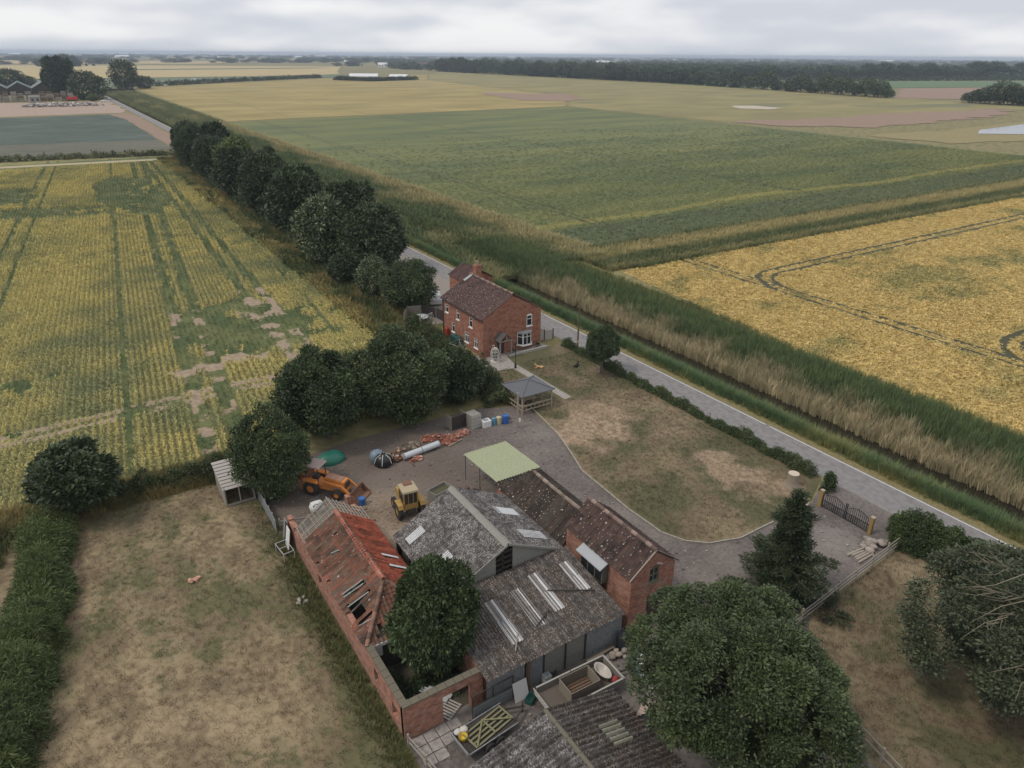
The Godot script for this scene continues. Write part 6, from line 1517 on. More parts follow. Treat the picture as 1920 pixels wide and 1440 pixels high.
	drum("blue_drum", "bright blue plastic drum beside the pole", "barrel", Vector3(33.9, 0.03, -54.2), 0.32, 0.9, flat("bluedrum", lin(0.03, 0.12, 0.42), 0.4))
	drum("cream_drum", "cream drum next to the bright blue one", "barrel", Vector3(33.2, 0.03, -54.4), 0.26, 0.8, flat("creamdrum", lin(0.5, 0.44, 0.3), 0.5))
	drum("teal_drum", "small teal drum left of the cream one", "barrel", Vector3(32.7, 0.03, -54.5), 0.24, 0.75, flat("tealdrum", lin(0.1, 0.25, 0.36), 0.5))
	t = thing("white_tank", "low white water tank left of the drums", "tank", Vector3(31.9, 0, -54.7)); block(t, "tank_body", flat("whiteb", lin(0.68, 0.67, 0.65)), Vector3(0, 0.35, 0), Vector3(0.9, 0.7, 0.7)); block(t, "tank_lid", zinc, Vector3(0, 0.72, 0), Vector3(0.5, 0.05, 0.4))
	stones("log_pile", "small pile of cut logs beside the pole", "logs", Vector3(34.6, 0, -55.0), Vector2(0.6, 0.5), 9, 0.24, Color(0.3, 0.22, 0.14), 51, "log")
	t = thing("utility_pole", "short weathered wooden pole in the yard beside the drums", "pole", Vector3(34.4, 0, -52.7))
	b = MB.new(); b.tube([Vector3(0, -0.05, 0), Vector3(0, 3.9, 0)], [0.13, 0.1], 10); part(b, "shaft", timber, t); block(t, "meter_box", flat("whiteb", lin(0.68, 0.67, 0.65)), Vector3(0.15, 0.9, 0.12), Vector3(0.25, 0.35, 0.15))
	# --- trough and scrap behind the barn
	t = thing("metal_trough", "rectangular metal trough behind the grey barn", "trough", Vector3(22.2, 0, -45.8), 0.25)
	for s in [-0.55, 0.55]: block(t, "side", cement, Vector3(0, 0.45, s), Vector3(1.9, 0.9, 0.05))
	for x in [-0.93, 0.93]: block(t, "end", cement, Vector3(x, 0.45, 0), Vector3(0.05, 0.9, 1.05))
	block(t, "contents", patchy("turfy", [[0.06, 0.06, 0.035], [0.12, 0.1, 0.06]], 0.7), Vector3(0, 0.4, 0), Vector3(1.8, 0.5, 1.0))
	heap("scrap_heap", "dark reddish rubble heap beside the green canopy", "rubble", Vector3(23.9, 0, -43.8), Vector3(1.5, 0.9, 2.2), [Color(0.08, 0.055, 0.048), Color(0.15, 0.08, 0.065), Color(0.2, 0.13, 0.11), Color(0.1, 0.09, 0.085)], 60, Vector3(0.34, 0.14, 0.2), 47)
	drum("blue_barrel", "blue barrel behind the ruined barn's gable", "barrel", Vector3(16.2, 0.03, -48.3), 0.3, 0.6, flat("bluebarrel", lin(0.04, 0.14, 0.38), 0.4))
	t = thing("bulk_bag", "white bulk bag of rubble beside the orange digger", "bag", Vector3(12.7, 0, -49.3))
	b = MB.new(); b.ball(Vector3(0, 0.45, 0), Vector3(0.62, 0.55, 0.6), 12, 8, 0.12, 12); part(b, "sack", flat("bagw", lin(0.62, 0.62, 0.61)), t)
	for i in 4: b = MB.new(); b.tube([Vector3(0.4 * [1, -1, 1, -1][i], 0.8, 0.4 * [1, 1, -1, -1][i]), Vector3(0.2 * [1, -1, 1, -1][i], 1.05, 0.45 * [1, 1, -1, -1][i]), Vector3(0.0, 0.9, 0.4 * [1, 1, -1, -1][i])], [0.03, 0.03, 0.03], 5); part(b, "loop", flat("loopd", lin(0.12, 0.12, 0.14)), t)
	t = thing("sheet_fence", "tilted grey metal sheet fence between shed and ruin", "fence", Vector3(9.1, 0, -50.8))
	for i in 5: block(t, "panel", zinc, Vector3(0.02 * (i % 2), 0.62, -2.2 + i * 1.1), Vector3(0.04, 1.2, 1.06), rnd(-0.03, 0.03)); beam(t, "post", timber, Vector3(0.07, 0, -2.7 + i * 1.1), Vector3(0.07, 1.3, -2.7 + i * 1.1), 0.08, 0.08)
	rail_fence("low broken rails beside the ruin's far corner", [Vector3(9.5, 0, -48.6), Vector3(11.6, 0, -47.9)], 2, [0.35, 0.7], 0.9, timber)
	t = thing("bedstead", "rusty bed frame standing in the grass beside the ruin", "frame", Vector3(8.85, 0, -44.9), 0.1)
	for p in [[-0.4, -0.8], [0.4, -0.8], [-0.4, 0.8], [0.4, 0.8]]: beam(t, "leg", flat("alu", lin(0.5, 0.5, 0.51), 0.5), Vector3(p[0], 0, p[1]), Vector3(p[0], 0.85, p[1]), 0.035, 0.035)
	for p in [[-0.4, -0.8, 0.4, -0.8], [-0.4, 0.8, 0.4, 0.8], [-0.4, -0.8, -0.4, 0.8], [0.4, -0.8, 0.4, 0.8], [-0.4, 0, 0.4, 0]]: beam(t, "bar", mats["alu"], Vector3(p[0], 0.87, p[1]), Vector3(p[2], 0.87, p[3]), 0.035, 0.035)
	t = thing("leaning_doors", "old grey doors leaning on the ruin's outer wall", "door", Vector3(9.45, 0, -46.0))
	for i in 3: b = MB.new(); b.box(Vector3(0.0 - i * 0.07, 0.95, -0.7 + i * 0.55), Vector3(0.05, 1.9, 0.8), Basis(Vector3.BACK, -0.16)); part(b, "leaf", [zinc, darkwood, mats["whiteb"]][i], t)
	stones("loose_bricks", "scattered orange bricks lying in the middle of the paddock", "bricks", Vector3(2.6, 0.03, -45.6), Vector2(0.4, 0.28), 9, 0.15, Color(0.55, 0.32, 0.23), 61, "brick")
	stones("fallen_rubble", "pale rubble fallen from the ruin wall into the grass", "rubble", Vector3(8.3, 0.03, -39.4), Vector2(0.7, 0.5), 7, 0.16, Color(0.42, 0.38, 0.33), 62)
	# --- gate end
	t = thing("iron_gates", "pair of black iron drive gates with arched tops", "gate", Vector3(48.45, 0, -25.7))
	var iron := flat("iron", lin(0.012, 0.012, 0.014), 0.5)
	for s in [-1, 1]:
		var leaf := Node3D.new(); put(leaf, "gate_leaf", t)
		for z in [0.06, 2.1]: beam(leaf, "stile", iron, Vector3(0, 0.08, s * z), Vector3(0, 1.35 if z > 1 else 1.55, s * z), 0.06, 0.06)
		for y in [0.12, 0.75]: beam(leaf, "rail", iron, Vector3(0, y, s * 0.06), Vector3(0, y, s * 2.1), 0.05, 0.05)
		for i in 11:
			var z := 0.2 + i * 0.17; var top := 1.3 + 0.28 * sin(PI * i / 10.0)
			beam(leaf, "bar", iron, Vector3(0, 0.14, s * z), Vector3(0, top, s * z), 0.03, 0.03)
			if i < 10: beam(leaf, "arch", iron, Vector3(0, 1.24 + 0.28 * sin(PI * i / 10.0), s * z), Vector3(0, 1.24 + 0.28 * sin(PI * (i + 1) / 10.0), s * (z + 0.17)), 0.03, 0.03)
		for i in 22: beam(leaf, "dog_bar", iron, Vector3(0.01, 0.14, s * (0.12 + i * 0.09)), Vector3(0.01, 0.74, s * (0.12 + i * 0.09)), 0.02, 0.02)
	for s in [[-27.95, "left"], [-23.45, "right"]]:
		t = thing("gate_post", "yellow wooden gate post on the %s of the iron gates" % s[1], "post", Vector3(48.4, 0, s[0]))
		block(t, "shaft", patchy("postyellow", [[0.28, 0.18, 0.06], [0.37, 0.25, 0.1]], 1.0), Vector3(0, 0.78, 0), Vector3(0.26, 1.56, 0.26)); block(t, "cap", mats["palewood"], Vector3(0, 1.59, 0), Vector3(0.3, 0.06, 0.3))
	t = thing("tree_stump", "tall pale sawn tree stump at the lawn corner", "stump", Vector3(49.0, 0, -31.2))
	b = MB.new(); b.lathe([Vector2(0.85, -0.05), Vector2(0.62, 0.2), Vector2(0.5, 0.6), Vector2(0.48, 1.25), Vector2(0.46, 1.3)], Transform3D.IDENTITY, 16); part(b, "bark", patchy("stumpbark", [[0.2, 0.16, 0.12], [0.34, 0.29, 0.23]], 0.8, 0.05), t)
	b = MB.new(); b.lathe([Vector2(0.46, 1.3), Vector2(0.0, 1.305)], Transform3D.IDENTITY, 16); part(b, "cut_face", patchy("cutwood", [[0.45, 0.38, 0.3], [0.58, 0.5, 0.41]], 0.5, 0.05), t)
	stones("stone_pile", "pile of pinkish grey boulders beside the rail fence", "stones", Vector3(47.3, 0.03, -22.3), Vector2(1.1, 0.8), 18, 0.34, Color(0.36, 0.31, 0.275), 71)
	t = thing("log_stack", "pale logs lying before the boulders", "logs", Vector3(45.4, 0, -22.2))
	for i in 5: b = MB.new(); b.tube([Vector3(-0.9 + rnd(-0.2, 0.2), 0.12 + 0.05 * (i % 2), -0.5 + i * 0.24), Vector3(0.8 + rnd(-0.2, 0.2), 0.12, -0.35 + i * 0.2)], [0.11, 0.08], 8); part(b, "log", patchy("palelog", [[0.28, 0.24, 0.2], [0.4, 0.35, 0.3]], 1.0), t)
	rail_fence("long wooden post and rail fence from the hedge to the big tree", [Vector3(49.2, 0, -21.35), Vector3(31.2, 0, -19.7)], 8, [0.35, 0.7, 1.05], 1.2, timber)
	rail_fence("broken rail fence at the bottom edge below the big tree", [Vector3(31.2, 0, -14.6), Vector3(30.2, 0, -9.5)], 3, [0.45, 0.95], 1.1, timber)
	b = MB.new(); b.bar(Vector3(45.4, 0.12, -28.25), Vector3(47.6, 0.12, -28.45), 0.2, 0.2); tag(part(b, "timber_sleeper", mats["palewood"]), "pale timber sleeper edging the lawn by the gate", "timber")

func b_exhaust(t: Node, m: Material):
	var b := MB.new(); b.tube([Vector3(0.9, 1.5, 0.25), Vector3(0.9, 2.3, 0.25)], [0.04, 0.04], 8); part(b, "exhaust", m, t)

# a smooth body from tapered bones: [p, q, radius p, radius q] meshed as surface nets
func body(bones: Array, cell: float, soft: float) -> MB:
	var lo := Vector3.INF; var hi := -Vector3.INF
	for k in bones:
		for e in 2: lo = lo.min(k[e] - Vector3.ONE * (k[2 + e] + cell * 2)); hi = hi.max(k[e] + Vector3.ONE * (k[2 + e] + cell * 2))
	var n := Vector3i(((hi - lo) / cell).ceil()) + Vector3i.ONE
	var f := PackedFloat32Array(); f.resize(n.x * n.y * n.z)
	for z in n.z:
		for y in n.y:
			for x in n.x:
				var p := lo + Vector3(x, y, z) * cell; var s := 0.0
				for k in bones:
					var ab: Vector3 = k[1] - k[0]; var t := clampf((p - k[0]).dot(ab) / maxf(ab.length_squared(), 1e-6), 0, 1)
					s += exp(-(p.distance_to(k[0] + ab * t) - lerpf(k[2], k[3], t)) / soft)
				f[(z * n.y + y) * n.x + x] = -soft * log(maxf(s, 1e-12))
	var b := MB.new(); var at := {}
	var co := []
	for i in 8: co.append(Vector3i(i & 1, (i >> 1) & 1, (i >> 2) & 1))
	for z in n.z - 1:
		for y in n.y - 1:
			for x in n.x - 1:
				var c := Vector3i(x, y, z); var sum := Vector3.ZERO; var m := 0; var val := []
				for o in co: val.append(f[((z + o.z) * n.y + y + o.y) * n.x + x + o.x])
				for i in 8:
					for a in 3:
						var j: int = i | (1 << a)
						if j != i and (val[i] < 0) != (val[j] < 0): sum += Vector3(co[i]).lerp(Vector3(co[j]), val[i] / (val[i] - val[j])); m += 1
				if m:
					var g := Vector3(val[1] - val[0] + val[7] - val[6], val[2] - val[0] + val[7] - val[5], val[4] - val[0] + val[7] - val[3]).normalized()
					at[c] = b.vert(lo + (Vector3(c) + sum / m) * cell, g)
	for c in at:
		for a in 3:
			var d := Vector3i.ZERO; d[a] = 1
			var u := Vector3i.ZERO; u[(a + 1) % 3] = 1
			var w := Vector3i.ZERO; w[(a + 2) % 3] = 1
			if not (at.has(c - u) and at.has(c - w) and at.has(c - u - w)): continue
			var v0 := f[(c.z * n.y + c.y) * n.x + c.x]; var e: Vector3i = c + d
			if e.x >= n.x or e.y >= n.y or e.z >= n.z: continue
			var v1 := f[(e.z * n.y + e.y) * n.x + e.x]
			if (v0 < 0) == (v1 < 0): continue
			var q := [at[c - u - w], at[c - w], at[c], at[c - u]]
			if v0 < 0: b.ix.append_array([q[0], q[2], q[1], q[0], q[3], q[2]])
			else: b.ix.append_array([q[0], q[1], q[2], q[0], q[2], q[3]])
	return b

func dog(called: String, label: String, at: Vector3, turn: float, lying: bool, c: Color):
	var t := thing(called, label, "dog", at, turn)
	var k := 0.17 if lying else 0.52
	var b := [[Vector3(-0.32, k, 0), Vector3(0.0, k + 0.0, 0), 0.12, 0.115], [Vector3(0.0, k, 0), Vector3(0.3, k + 0.01, 0), 0.12, 0.15], [Vector3(0.34, k + 0.05, 0), Vector3(0.5, k + 0.24, 0.03), 0.1, 0.075], [Vector3(0.52, k + 0.27, 0.03), Vector3(0.56, k + 0.26, 0.03), 0.085, 0.08], [Vector3(0.6, k + 0.25, 0.03), Vector3(0.72, k + 0.21, 0.04), 0.05, 0.035], [Vector3(-0.4, k + 0.04, 0), Vector3(-0.62, k - (0.08 if lying else -0.12), 0.08), 0.035, 0.018]]
	for s in [-1, 1]:
		b.append([Vector3(0.5, k + 0.33, 0.03 + s * 0.07), Vector3(0.49, k + 0.26, 0.03 + s * 0.1), 0.028, 0.02])
		if lying:
			b.append_array([[Vector3(0.3, 0.12, s * 0.1), Vector3(0.36, 0.06, s * 0.13), 0.06, 0.045], [Vector3(0.36, 0.05, s * 0.13), Vector3(0.62, 0.04, s * 0.12), 0.04, 0.035], [Vector3(-0.3, 0.14, s * 0.12), Vector3(-0.08, 0.13, s * 0.19), 0.1, 0.06], [Vector3(-0.08, 0.12, s * 0.19), Vector3(-0.22, 0.045, s * 0.21), 0.05, 0.035], [Vector3(-0.22, 0.04, s * 0.21), Vector3(-0.02, 0.035, s * 0.2), 0.035, 0.03]])
		else:
			b.append_array([[Vector3(0.28, 0.45, s * 0.1), Vector3(0.26, 0.24, s * 0.1), 0.07, 0.042], [Vector3(0.26, 0.24, s * 0.1), Vector3(0.28, 0.05, s * 0.1), 0.04, 0.032], [Vector3(0.28, 0.035, s * 0.1), Vector3(0.34, 0.03, s * 0.1), 0.035, 0.03], [Vector3(-0.32, 0.46, s * 0.1), Vector3(-0.24, 0.3, s * 0.11), 0.095, 0.055], [Vector3(-0.24, 0.3, s * 0.11), Vector3(-0.4, 0.19, s * 0.11), 0.05, 0.035], [Vector3(-0.4, 0.19, s * 0.11), Vector3(-0.38, 0.04, s * 0.11), 0.034, 0.03], [Vector3(-0.37, 0.033, s * 0.11), Vector3(-0.3, 0.03, s * 0.11), 0.034, 0.03]])
	part(body(b, 0.03, 0.018), "body", flat("fur" + called, c, 0.85), t)

func car(called: String, label: String, cat: String, at: Vector3, turn: float, paint: Material, side: Array, roofl: Array, l: float, w: float):
	var t := thing(called, label, cat, at, turn)
	outline(t, "body", paint, side, w); outline(t, "roof", paint, roofl, w * 0.86)
	var g := flat("carglass", lin(0.02, 0.024, 0.028), 0.05)
	var cab := []
	for i in roofl.size(): cab.append(roofl[i] * (0.93 if i % 2 == 0 else 0.985) - (0.02 if i % 2 else 0.0))
	outline(t, "windows", g, cab, w * 0.885)
	for s in [-1, 1]:
		for x in [-l * 0.3, l * 0.31]: wheel(t, x, s * (w / 2 - 0.1), 0.31, 0.2, flat("alloy", lin(0.35, 0.35, 0.36), 0.4))
		block(t, "headlight", flat("lamp", lin(0.6, 0.6, 0.6), 0.2), Vector3(l * 0.485, 0.68, s * w * 0.36), Vector3(0.08, 0.14, 0.3)); block(t, "tail_light", flat("tail", lin(0.35, 0.02, 0.02), 0.3), Vector3(-l * 0.49, 0.85, s * w * 0.42), Vector3(0.06, 0.25, 0.14))

func build_house_things():
	var timber: Material = mats["timber"]; var white := flat("upvc", lin(0.75, 0.75, 0.74), 0.4)
	var paint := flat("carwhite", lin(0.7, 0.71, 0.72), 0.25)
	var s := [-2.2, 0.3, -2.25, 0.95, -1.7, 1.0, 1.0, 1.0, 2.0, 0.85, 2.2, 0.6, 2.2, 0.3]
	var r := [-2.0, 0.98, -1.75, 1.5, -0.6, 1.58, 0.35, 1.52, 1.1, 0.98]
	car("white_car", "white car parked beside the house's far corner", "car", Vector3(45.5, 0.03, -93.0), 1.2, paint, s, r, 4.4, 1.75)
	car("silver_car", "pale car half hidden between the belt and the leafy tree", "car", Vector3(46.8, 0.03, -103.5), 1.45, flat("carsilver", lin(0.4, 0.42, 0.44), 0.3), s, r, 4.4, 1.75)
	# garden things
	var t := thing("oil_tank", "green plastic oil tank against the house wall", "tank", Vector3(39.9, 0, -75.9), PI / 2)
	var b := MB.new(); b.prism(pv([-0.9, 0.25, -0.95, 1.0, -0.75, 1.25, 0.75, 1.25, 0.95, 1.0, 0.9, 0.25]), 0.9); part(b, "tank_body", flat("oilgreen", lin(0.03, 0.085, 0.075), 0.5), t)
	for x in [-0.6, 0.6]: block(t, "plinth", mats["concrete"], Vector3(x, 0.12, 0), Vector3(0.3, 0.26, 0.9))
	b = MB.new(); b.lathe([Vector2(0.16, 1.25), Vector2(0.16, 1.34), Vector2(0.0, 1.36)], Transform3D.IDENTITY, 10); part(b, "cap", flat("gutter", lin(0.04, 0.035, 0.035)), t)
	b = MB.new(); b.lathe([Vector2(0, 0), Vector2(0.26, 0), Vector2(0.28, 0.1), Vector2(0.28, 1.15), Vector2(0.22, 1.3), Vector2(0.1, 1.36), Vector2(0.1, 1.5), Vector2(0, 1.5)], Transform3D(Basis.IDENTITY, Vector3(40.2, 0.02, -78.9)), 14)
	tag(part(b, "gas_bottle", flat("redgas", lin(0.4, 0.05, 0.03), 0.5)), "tall red gas bottle at the house wall", "gas bottle")
	t = thing("clothes_airer", "rotary washing line frame in front of the garden hedge", "washing line", Vector3(38.4, 0, -71.9))
	b = MB.new(); b.tube([Vector3(0, 0, 0), Vector3(0, 1.9, 0)], [0.03, 0.03], 6); part(b, "pole", timber, t)
	for i in 4:
		var d := Vector3(cos(i * PI / 2 + 0.4), 0, sin(i * PI / 2 + 0.4)); beam(t, "arm", mats["palerail"], Vector3(0, 1.35, 0), Vector3(0, 1.9, 0) + d * 1.4, 0.03, 0.03)
		var e := Vector3(cos(i * PI / 2 + 0.4 + PI / 2), 0, sin(i * PI / 2 + 0.4 + PI / 2))
		for k in 3: beam(t, "line", mats["palerail"], Vector3(0, 1.5 + k * 0.18, 0) + d * (0.5 + k * 0.42), Vector3(0, 1.5 + k * 0.18, 0) + e * (0.5 + k * 0.42), 0.012, 0.012)
	t = thing("egg_chair", "white wicker hanging egg chair on the patio", "chair", Vector3(41.3, 0.05, -68.5))
	var wick := flat("wicker", lin(0.6, 0.58, 0.54), 0.7)
	for i in 9:
		var a := PI * i / 8.0 + 0.3; var pts := []; var rr := []
		for k in 9: var th := PI * k / 8.0; pts.append(Vector3(cos(a) * sin(th) * 0.55, 1.0 + cos(th) * 0.8, sin(a) * sin(th) * 0.55)); rr.append(0.025)
		b = MB.new(); b.tube(pts, rr, 5); part(b, "hoop", wick, t)
	for i in 3:
		var pts := []; var rr := []; var y: float = [0.5, 0.9, 1.3][i]
		for k in 9: var a := PI * k / 8.0 + 0.3; pts.append(Vector3(cos(a) * 0.5, y, sin(a) * 0.5)); rr.append(0.025)
		b = MB.new(); b.tube(pts, rr, 5); part(b, "band", wick, t)
	b = MB.new(); b.ball(Vector3(0, 0.45, 0.05), Vector3(0.42, 0.14, 0.4), 10, 6); part(b, "cushion", flat("cushion", lin(0.08, 0.08, 0.085)), t)
	b = MB.new(); b.tube([Vector3(0, 0.0, -0.6), Vector3(0, 1.2, -0.75), Vector3(0, 2.0, -0.4), Vector3(0, 1.95, 0)], [0.04, 0.04, 0.035, 0.03], 6); part(b, "stand", wick, t); b = MB.new(); b.lathe([Vector2(0, 0), Vector2(0.55, 0), Vector2(0.55, 0.04), Vector2(0, 0.05)], Transform3D.IDENTITY, 16); part(b, "base", wick, t)
	t = thing("patio_wall", "low pale stone edging in front of the bay window", "wall")
	for i in 6: block(t, "stone", mats["palerail"], Vector3(44.0 + i * 0.96, 0.2, -68.8 - 0.03 * (i % 2)), Vector3(0.93, 0.32, 0.22))
	for i in 4:
		t = thing("plant_pot", ["grey planter at the bay window's right", "grey planter left of the bay window", "dark pot beside the porch post", "small orange pot beside the egg chair"][i], "planter", [Vector3(48.2, 0.05, -69.35), Vector3(44.5, 0.05, -69.3), Vector3(42.0, 0.05, -69.6), Vector3(40.4, 0.05, -70.0)][i])
		b = MB.new(); b.lathe([Vector2(0, 0), Vector2(0.2, 0), Vector2(0.27, 0.42), Vector2(0.23, 0.42), Vector2(0.2, 0.34), Vector2(0, 0.34)], Transform3D.IDENTITY, 12); part(b, "pot", [mats["cement"], mats["cement"], mats["darkwood"], flat("terracotta", lin(0.4, 0.16, 0.08))][i], t)
		part(hedge_mesh([Vector3(-0.12, 0.36, 0), Vector3(0.12, 0.36, 0)], 0.4, 0.4, 90, 0.09, Color(0.05, 0.08, 0.03), Color(0.11, 0.14, 0.06), 80 + i), "plant", leaf_mat(), t)
	t = thing("lamp_post", "slim black garden lamp post beside the path", "lamp post", Vector3(42.3, 0.04, -65.4))
	b = MB.new(); b.lathe([Vector2(0.14, 0), Vector2(0.12, 0.5), Vector2(0.06, 0.6), Vector2(0.04, 0.65), Vector2(0.035, 2.9)], Transform3D.IDENTITY, 10); part(b, "column", mats["iron"], t); b = MB.new(); b.lathe([Vector2(0.05, 2.9), Vector2(0.14, 3.2), Vector2(0.17, 3.22), Vector2(0.0, 3.4)], Transform3D.IDENTITY, 8); part(b, "lantern", mats["iron"], t)
	t = thing("telegraph_pole", "tall thin wooden pole beside the road hedge", "pole", Vector3(52.0, 0, -66.0))
	b = MB.new(); b.tube([Vector3(0, -0.05, 0), Vector3(0, 6.0, 0)], [0.12, 0.085], 8); part(b, "shaft", patchy("polebrown", [[0.1, 0.075, 0.055], [0.16, 0.12, 0.09]], 1.5), t); beam(t, "crosspiece", mats["polebrown"], Vector3(-0.3, 5.8, 0), Vector3(0.3, 5.8, 0), 0.07, 0.07); block(t, "notice", flat("sandy", lin(0.5, 0.38, 0.22)), Vector3(-0.12, 1.3, 0.12), Vector3(0.35, 0.3, 0.03))
	t = thing("white_post", "small white marker post at the roadside", "post", Vector3(52.9, 0, -65.0)); block(t, "shaft", white, Vector3(0, 0.5, 0), Vector3(0.3, 1.0, 0.12)); block(t, "cap", mats["iron"], Vector3(0, 1.03, 0), Vector3(0.32, 0.06, 0.14))
	# fences round the house
	t = thing("panel_fence", "dark panel fence beside the trampoline", "fence")
	var line := [Vector3(37.6, 0, -86.6), Vector3(39.2, 0, -89.0), Vector3(41.0, 0, -88.4), Vector3(42.4, 0, -86.4), Vector3(42.6, 0, -84.0), Vector3(41.4, 0, -81.6)]
	for i in 5: beam(t, "panel", mats["timber"] if i < 2 else mats["darkwood"], line[i] + Vector3(0, 0.8, 0), line[i + 1] + Vector3(0, 0.8, 0), 0.04, 1.5)
	for p in line: beam(t, "post", mats["timber"], p, p + Vector3(0, 1.65, 0), 0.1, 0.1)
	t = thing("panel_fence", "pale wooden fence joining the house to the road hedge", "fence")
	for i in 2: beam(t, "panel", mats["palerail"], Vector3(49.3 + i * 1.25, 0.7, -71.4 + i * 0.2), Vector3(50.5 + i * 1.25, 0.7, -71.2 + i * 0.2), 0.05, 1.3)
	for i in 3: beam(t, "post", mats["darkwood"], Vector3(49.25 + i * 1.25, 0, -71.4 + i * 0.2), Vector3(49.25 + i * 1.25, 1.5, -71.4 + i * 0.2), 0.12, 0.12)
	t = thing("trampoline", "round trampoline with pale mat behind the garden hedge", "trampoline", Vector3(39.9, 0, -86.3))
	b = MB.new(); b.lathe([Vector2(1.1, 0.7), Vector2(0, 0.72)], Transform3D.IDENTITY, 22); part(b, "mat", flat("mat", lin(0.5, 0.52, 0.53), 0.5), t); b = MB.new(); b.lathe([Vector2(1.1, 0.7), Vector2(1.35, 0.74), Vector2(1.36, 0.68), Vector2(1.1, 0.66)], Transform3D.IDENTITY, 22); part(b, "rim_pad", flat("pad", lin(0.06, 0.08, 0.1), 0.6), t)
	for i in 6: beam(t, "leg", mats["alu"], Vector3(cos(i * TAU / 6) * 1.25, 0, sin(i * TAU / 6) * 1.25), Vector3(cos(i * TAU / 6) * 1.25, 0.68, sin(i * TAU / 6) * 1.25), 0.04, 0.04)
	t = thing("swing_frame", "pale wooden swing frame beside the panel fence", "swing", Vector3(39.2, 0, -83.0), 0.5)
	for e in [-1.4, 1.4]:
		for k in [-0.7, 0.7]: beam(t, "leg", mats["palerail"], Vector3(e * 1.1, 0, k), Vector3(e, 1.9, 0), 0.08, 0.08)
	beam(t, "top_bar", mats["palerail"], Vector3(-1.5, 1.93, 0), Vector3(1.5, 1.93, 0), 0.09, 0.09)
	for k in [-0.25, 0.25]: beam(t, "rope", mats["palerail"], Vector3(k, 1.9, 0), Vector3(k, 0.45, 0), 0.015, 0.015)
	beam(t, "seat", mats["palewood"], Vector3(-0.3, 0.44, 0), Vector3(0.3, 0.44, 0), 0.2, 0.03)
	dog("tan_dog", "tan dog lying on the lawn beside the path", Vector3(44.8, 0.06, -63.9), 2.6, true, lin(0.5, 0.3, 0.16))
	dog("black_dog", "black dog lying in the shade near the garden tree", Vector3(48.8, 0.06, -62.0), 0.5, true, lin(0.012, 0.012, 0.013))

func nth(i: int) -> String:
	var n := i + 1
	if n % 100 >= 11 and n % 100 <= 13: return "%dth" % n
	return "%d%s" % [n, ["th", "st", "nd", "rd", "th", "th", "th", "th", "th", "th"][n % 10]]

func far_tree(called: String, label: String, x: float, z: float, w: float, h: float, m: ArrayMesh, group := ""):
	var t := thing(called, label, "tree", Vector3(x, 0, z), rnd(0, TAU), group)
	var b := MB.new(); b.tube([Vector3(0, -0.1, 0), Vector3(0, h * 0.5, 0)], [h * 0.03, h * 0.015], 6, false); part(b, "trunk", bark(), t)
	var c := part(m, "crown", leaf_mat(), t); c.position.y = h * 0.02; c.scale = Vector3(w / 2.1, h / 2.04, w / 2.1)

func barn_box(called: String, label: String, cat: String, at: Vector3, l: float, w: float, h: float, rise: float, turn: float, wm: Material, rm: Material, windows := 0, group := ""):
	var t := thing(called, label, cat, at, turn, group)
	block(t, "walls", wm, Vector3(0, h / 2, 0), Vector3(l, h, w))
	for s in [-1, 1]:
		var b := MB.new(); var d := Vector2(w / 2 + 0.3, rise); var a := Vector3(0, h + rise / 2, s * w / 4)
		b.box(a, Vector3(l + 0.6, 0.2, d.length()), Basis(Vector3.RIGHT, s * atan2(rise, w / 2))); part(b, "roof", rm, t)
	for e in [-1, 1]:
		var b := MB.new(); b.prism(PackedVector2Array([Vector2(-w / 2, 0), Vector2(0, rise * 0.97), Vector2(w / 2, 0)]), 0.2, Transform3D(Basis(Vector3.UP, PI / 2), Vector3(e * (l / 2 - 0.1), h, 0))); part(b, "gable", wm, t)
	for i in windows: block(t, "window", flat("pane", lin(0.025, 0.03, 0.033), 0.05), Vector3(-l / 2 + l * (i + 0.5) / windows, h * 0.55, w / 2), Vector3(l / windows * 0.4, h * 0.4, 0.1))

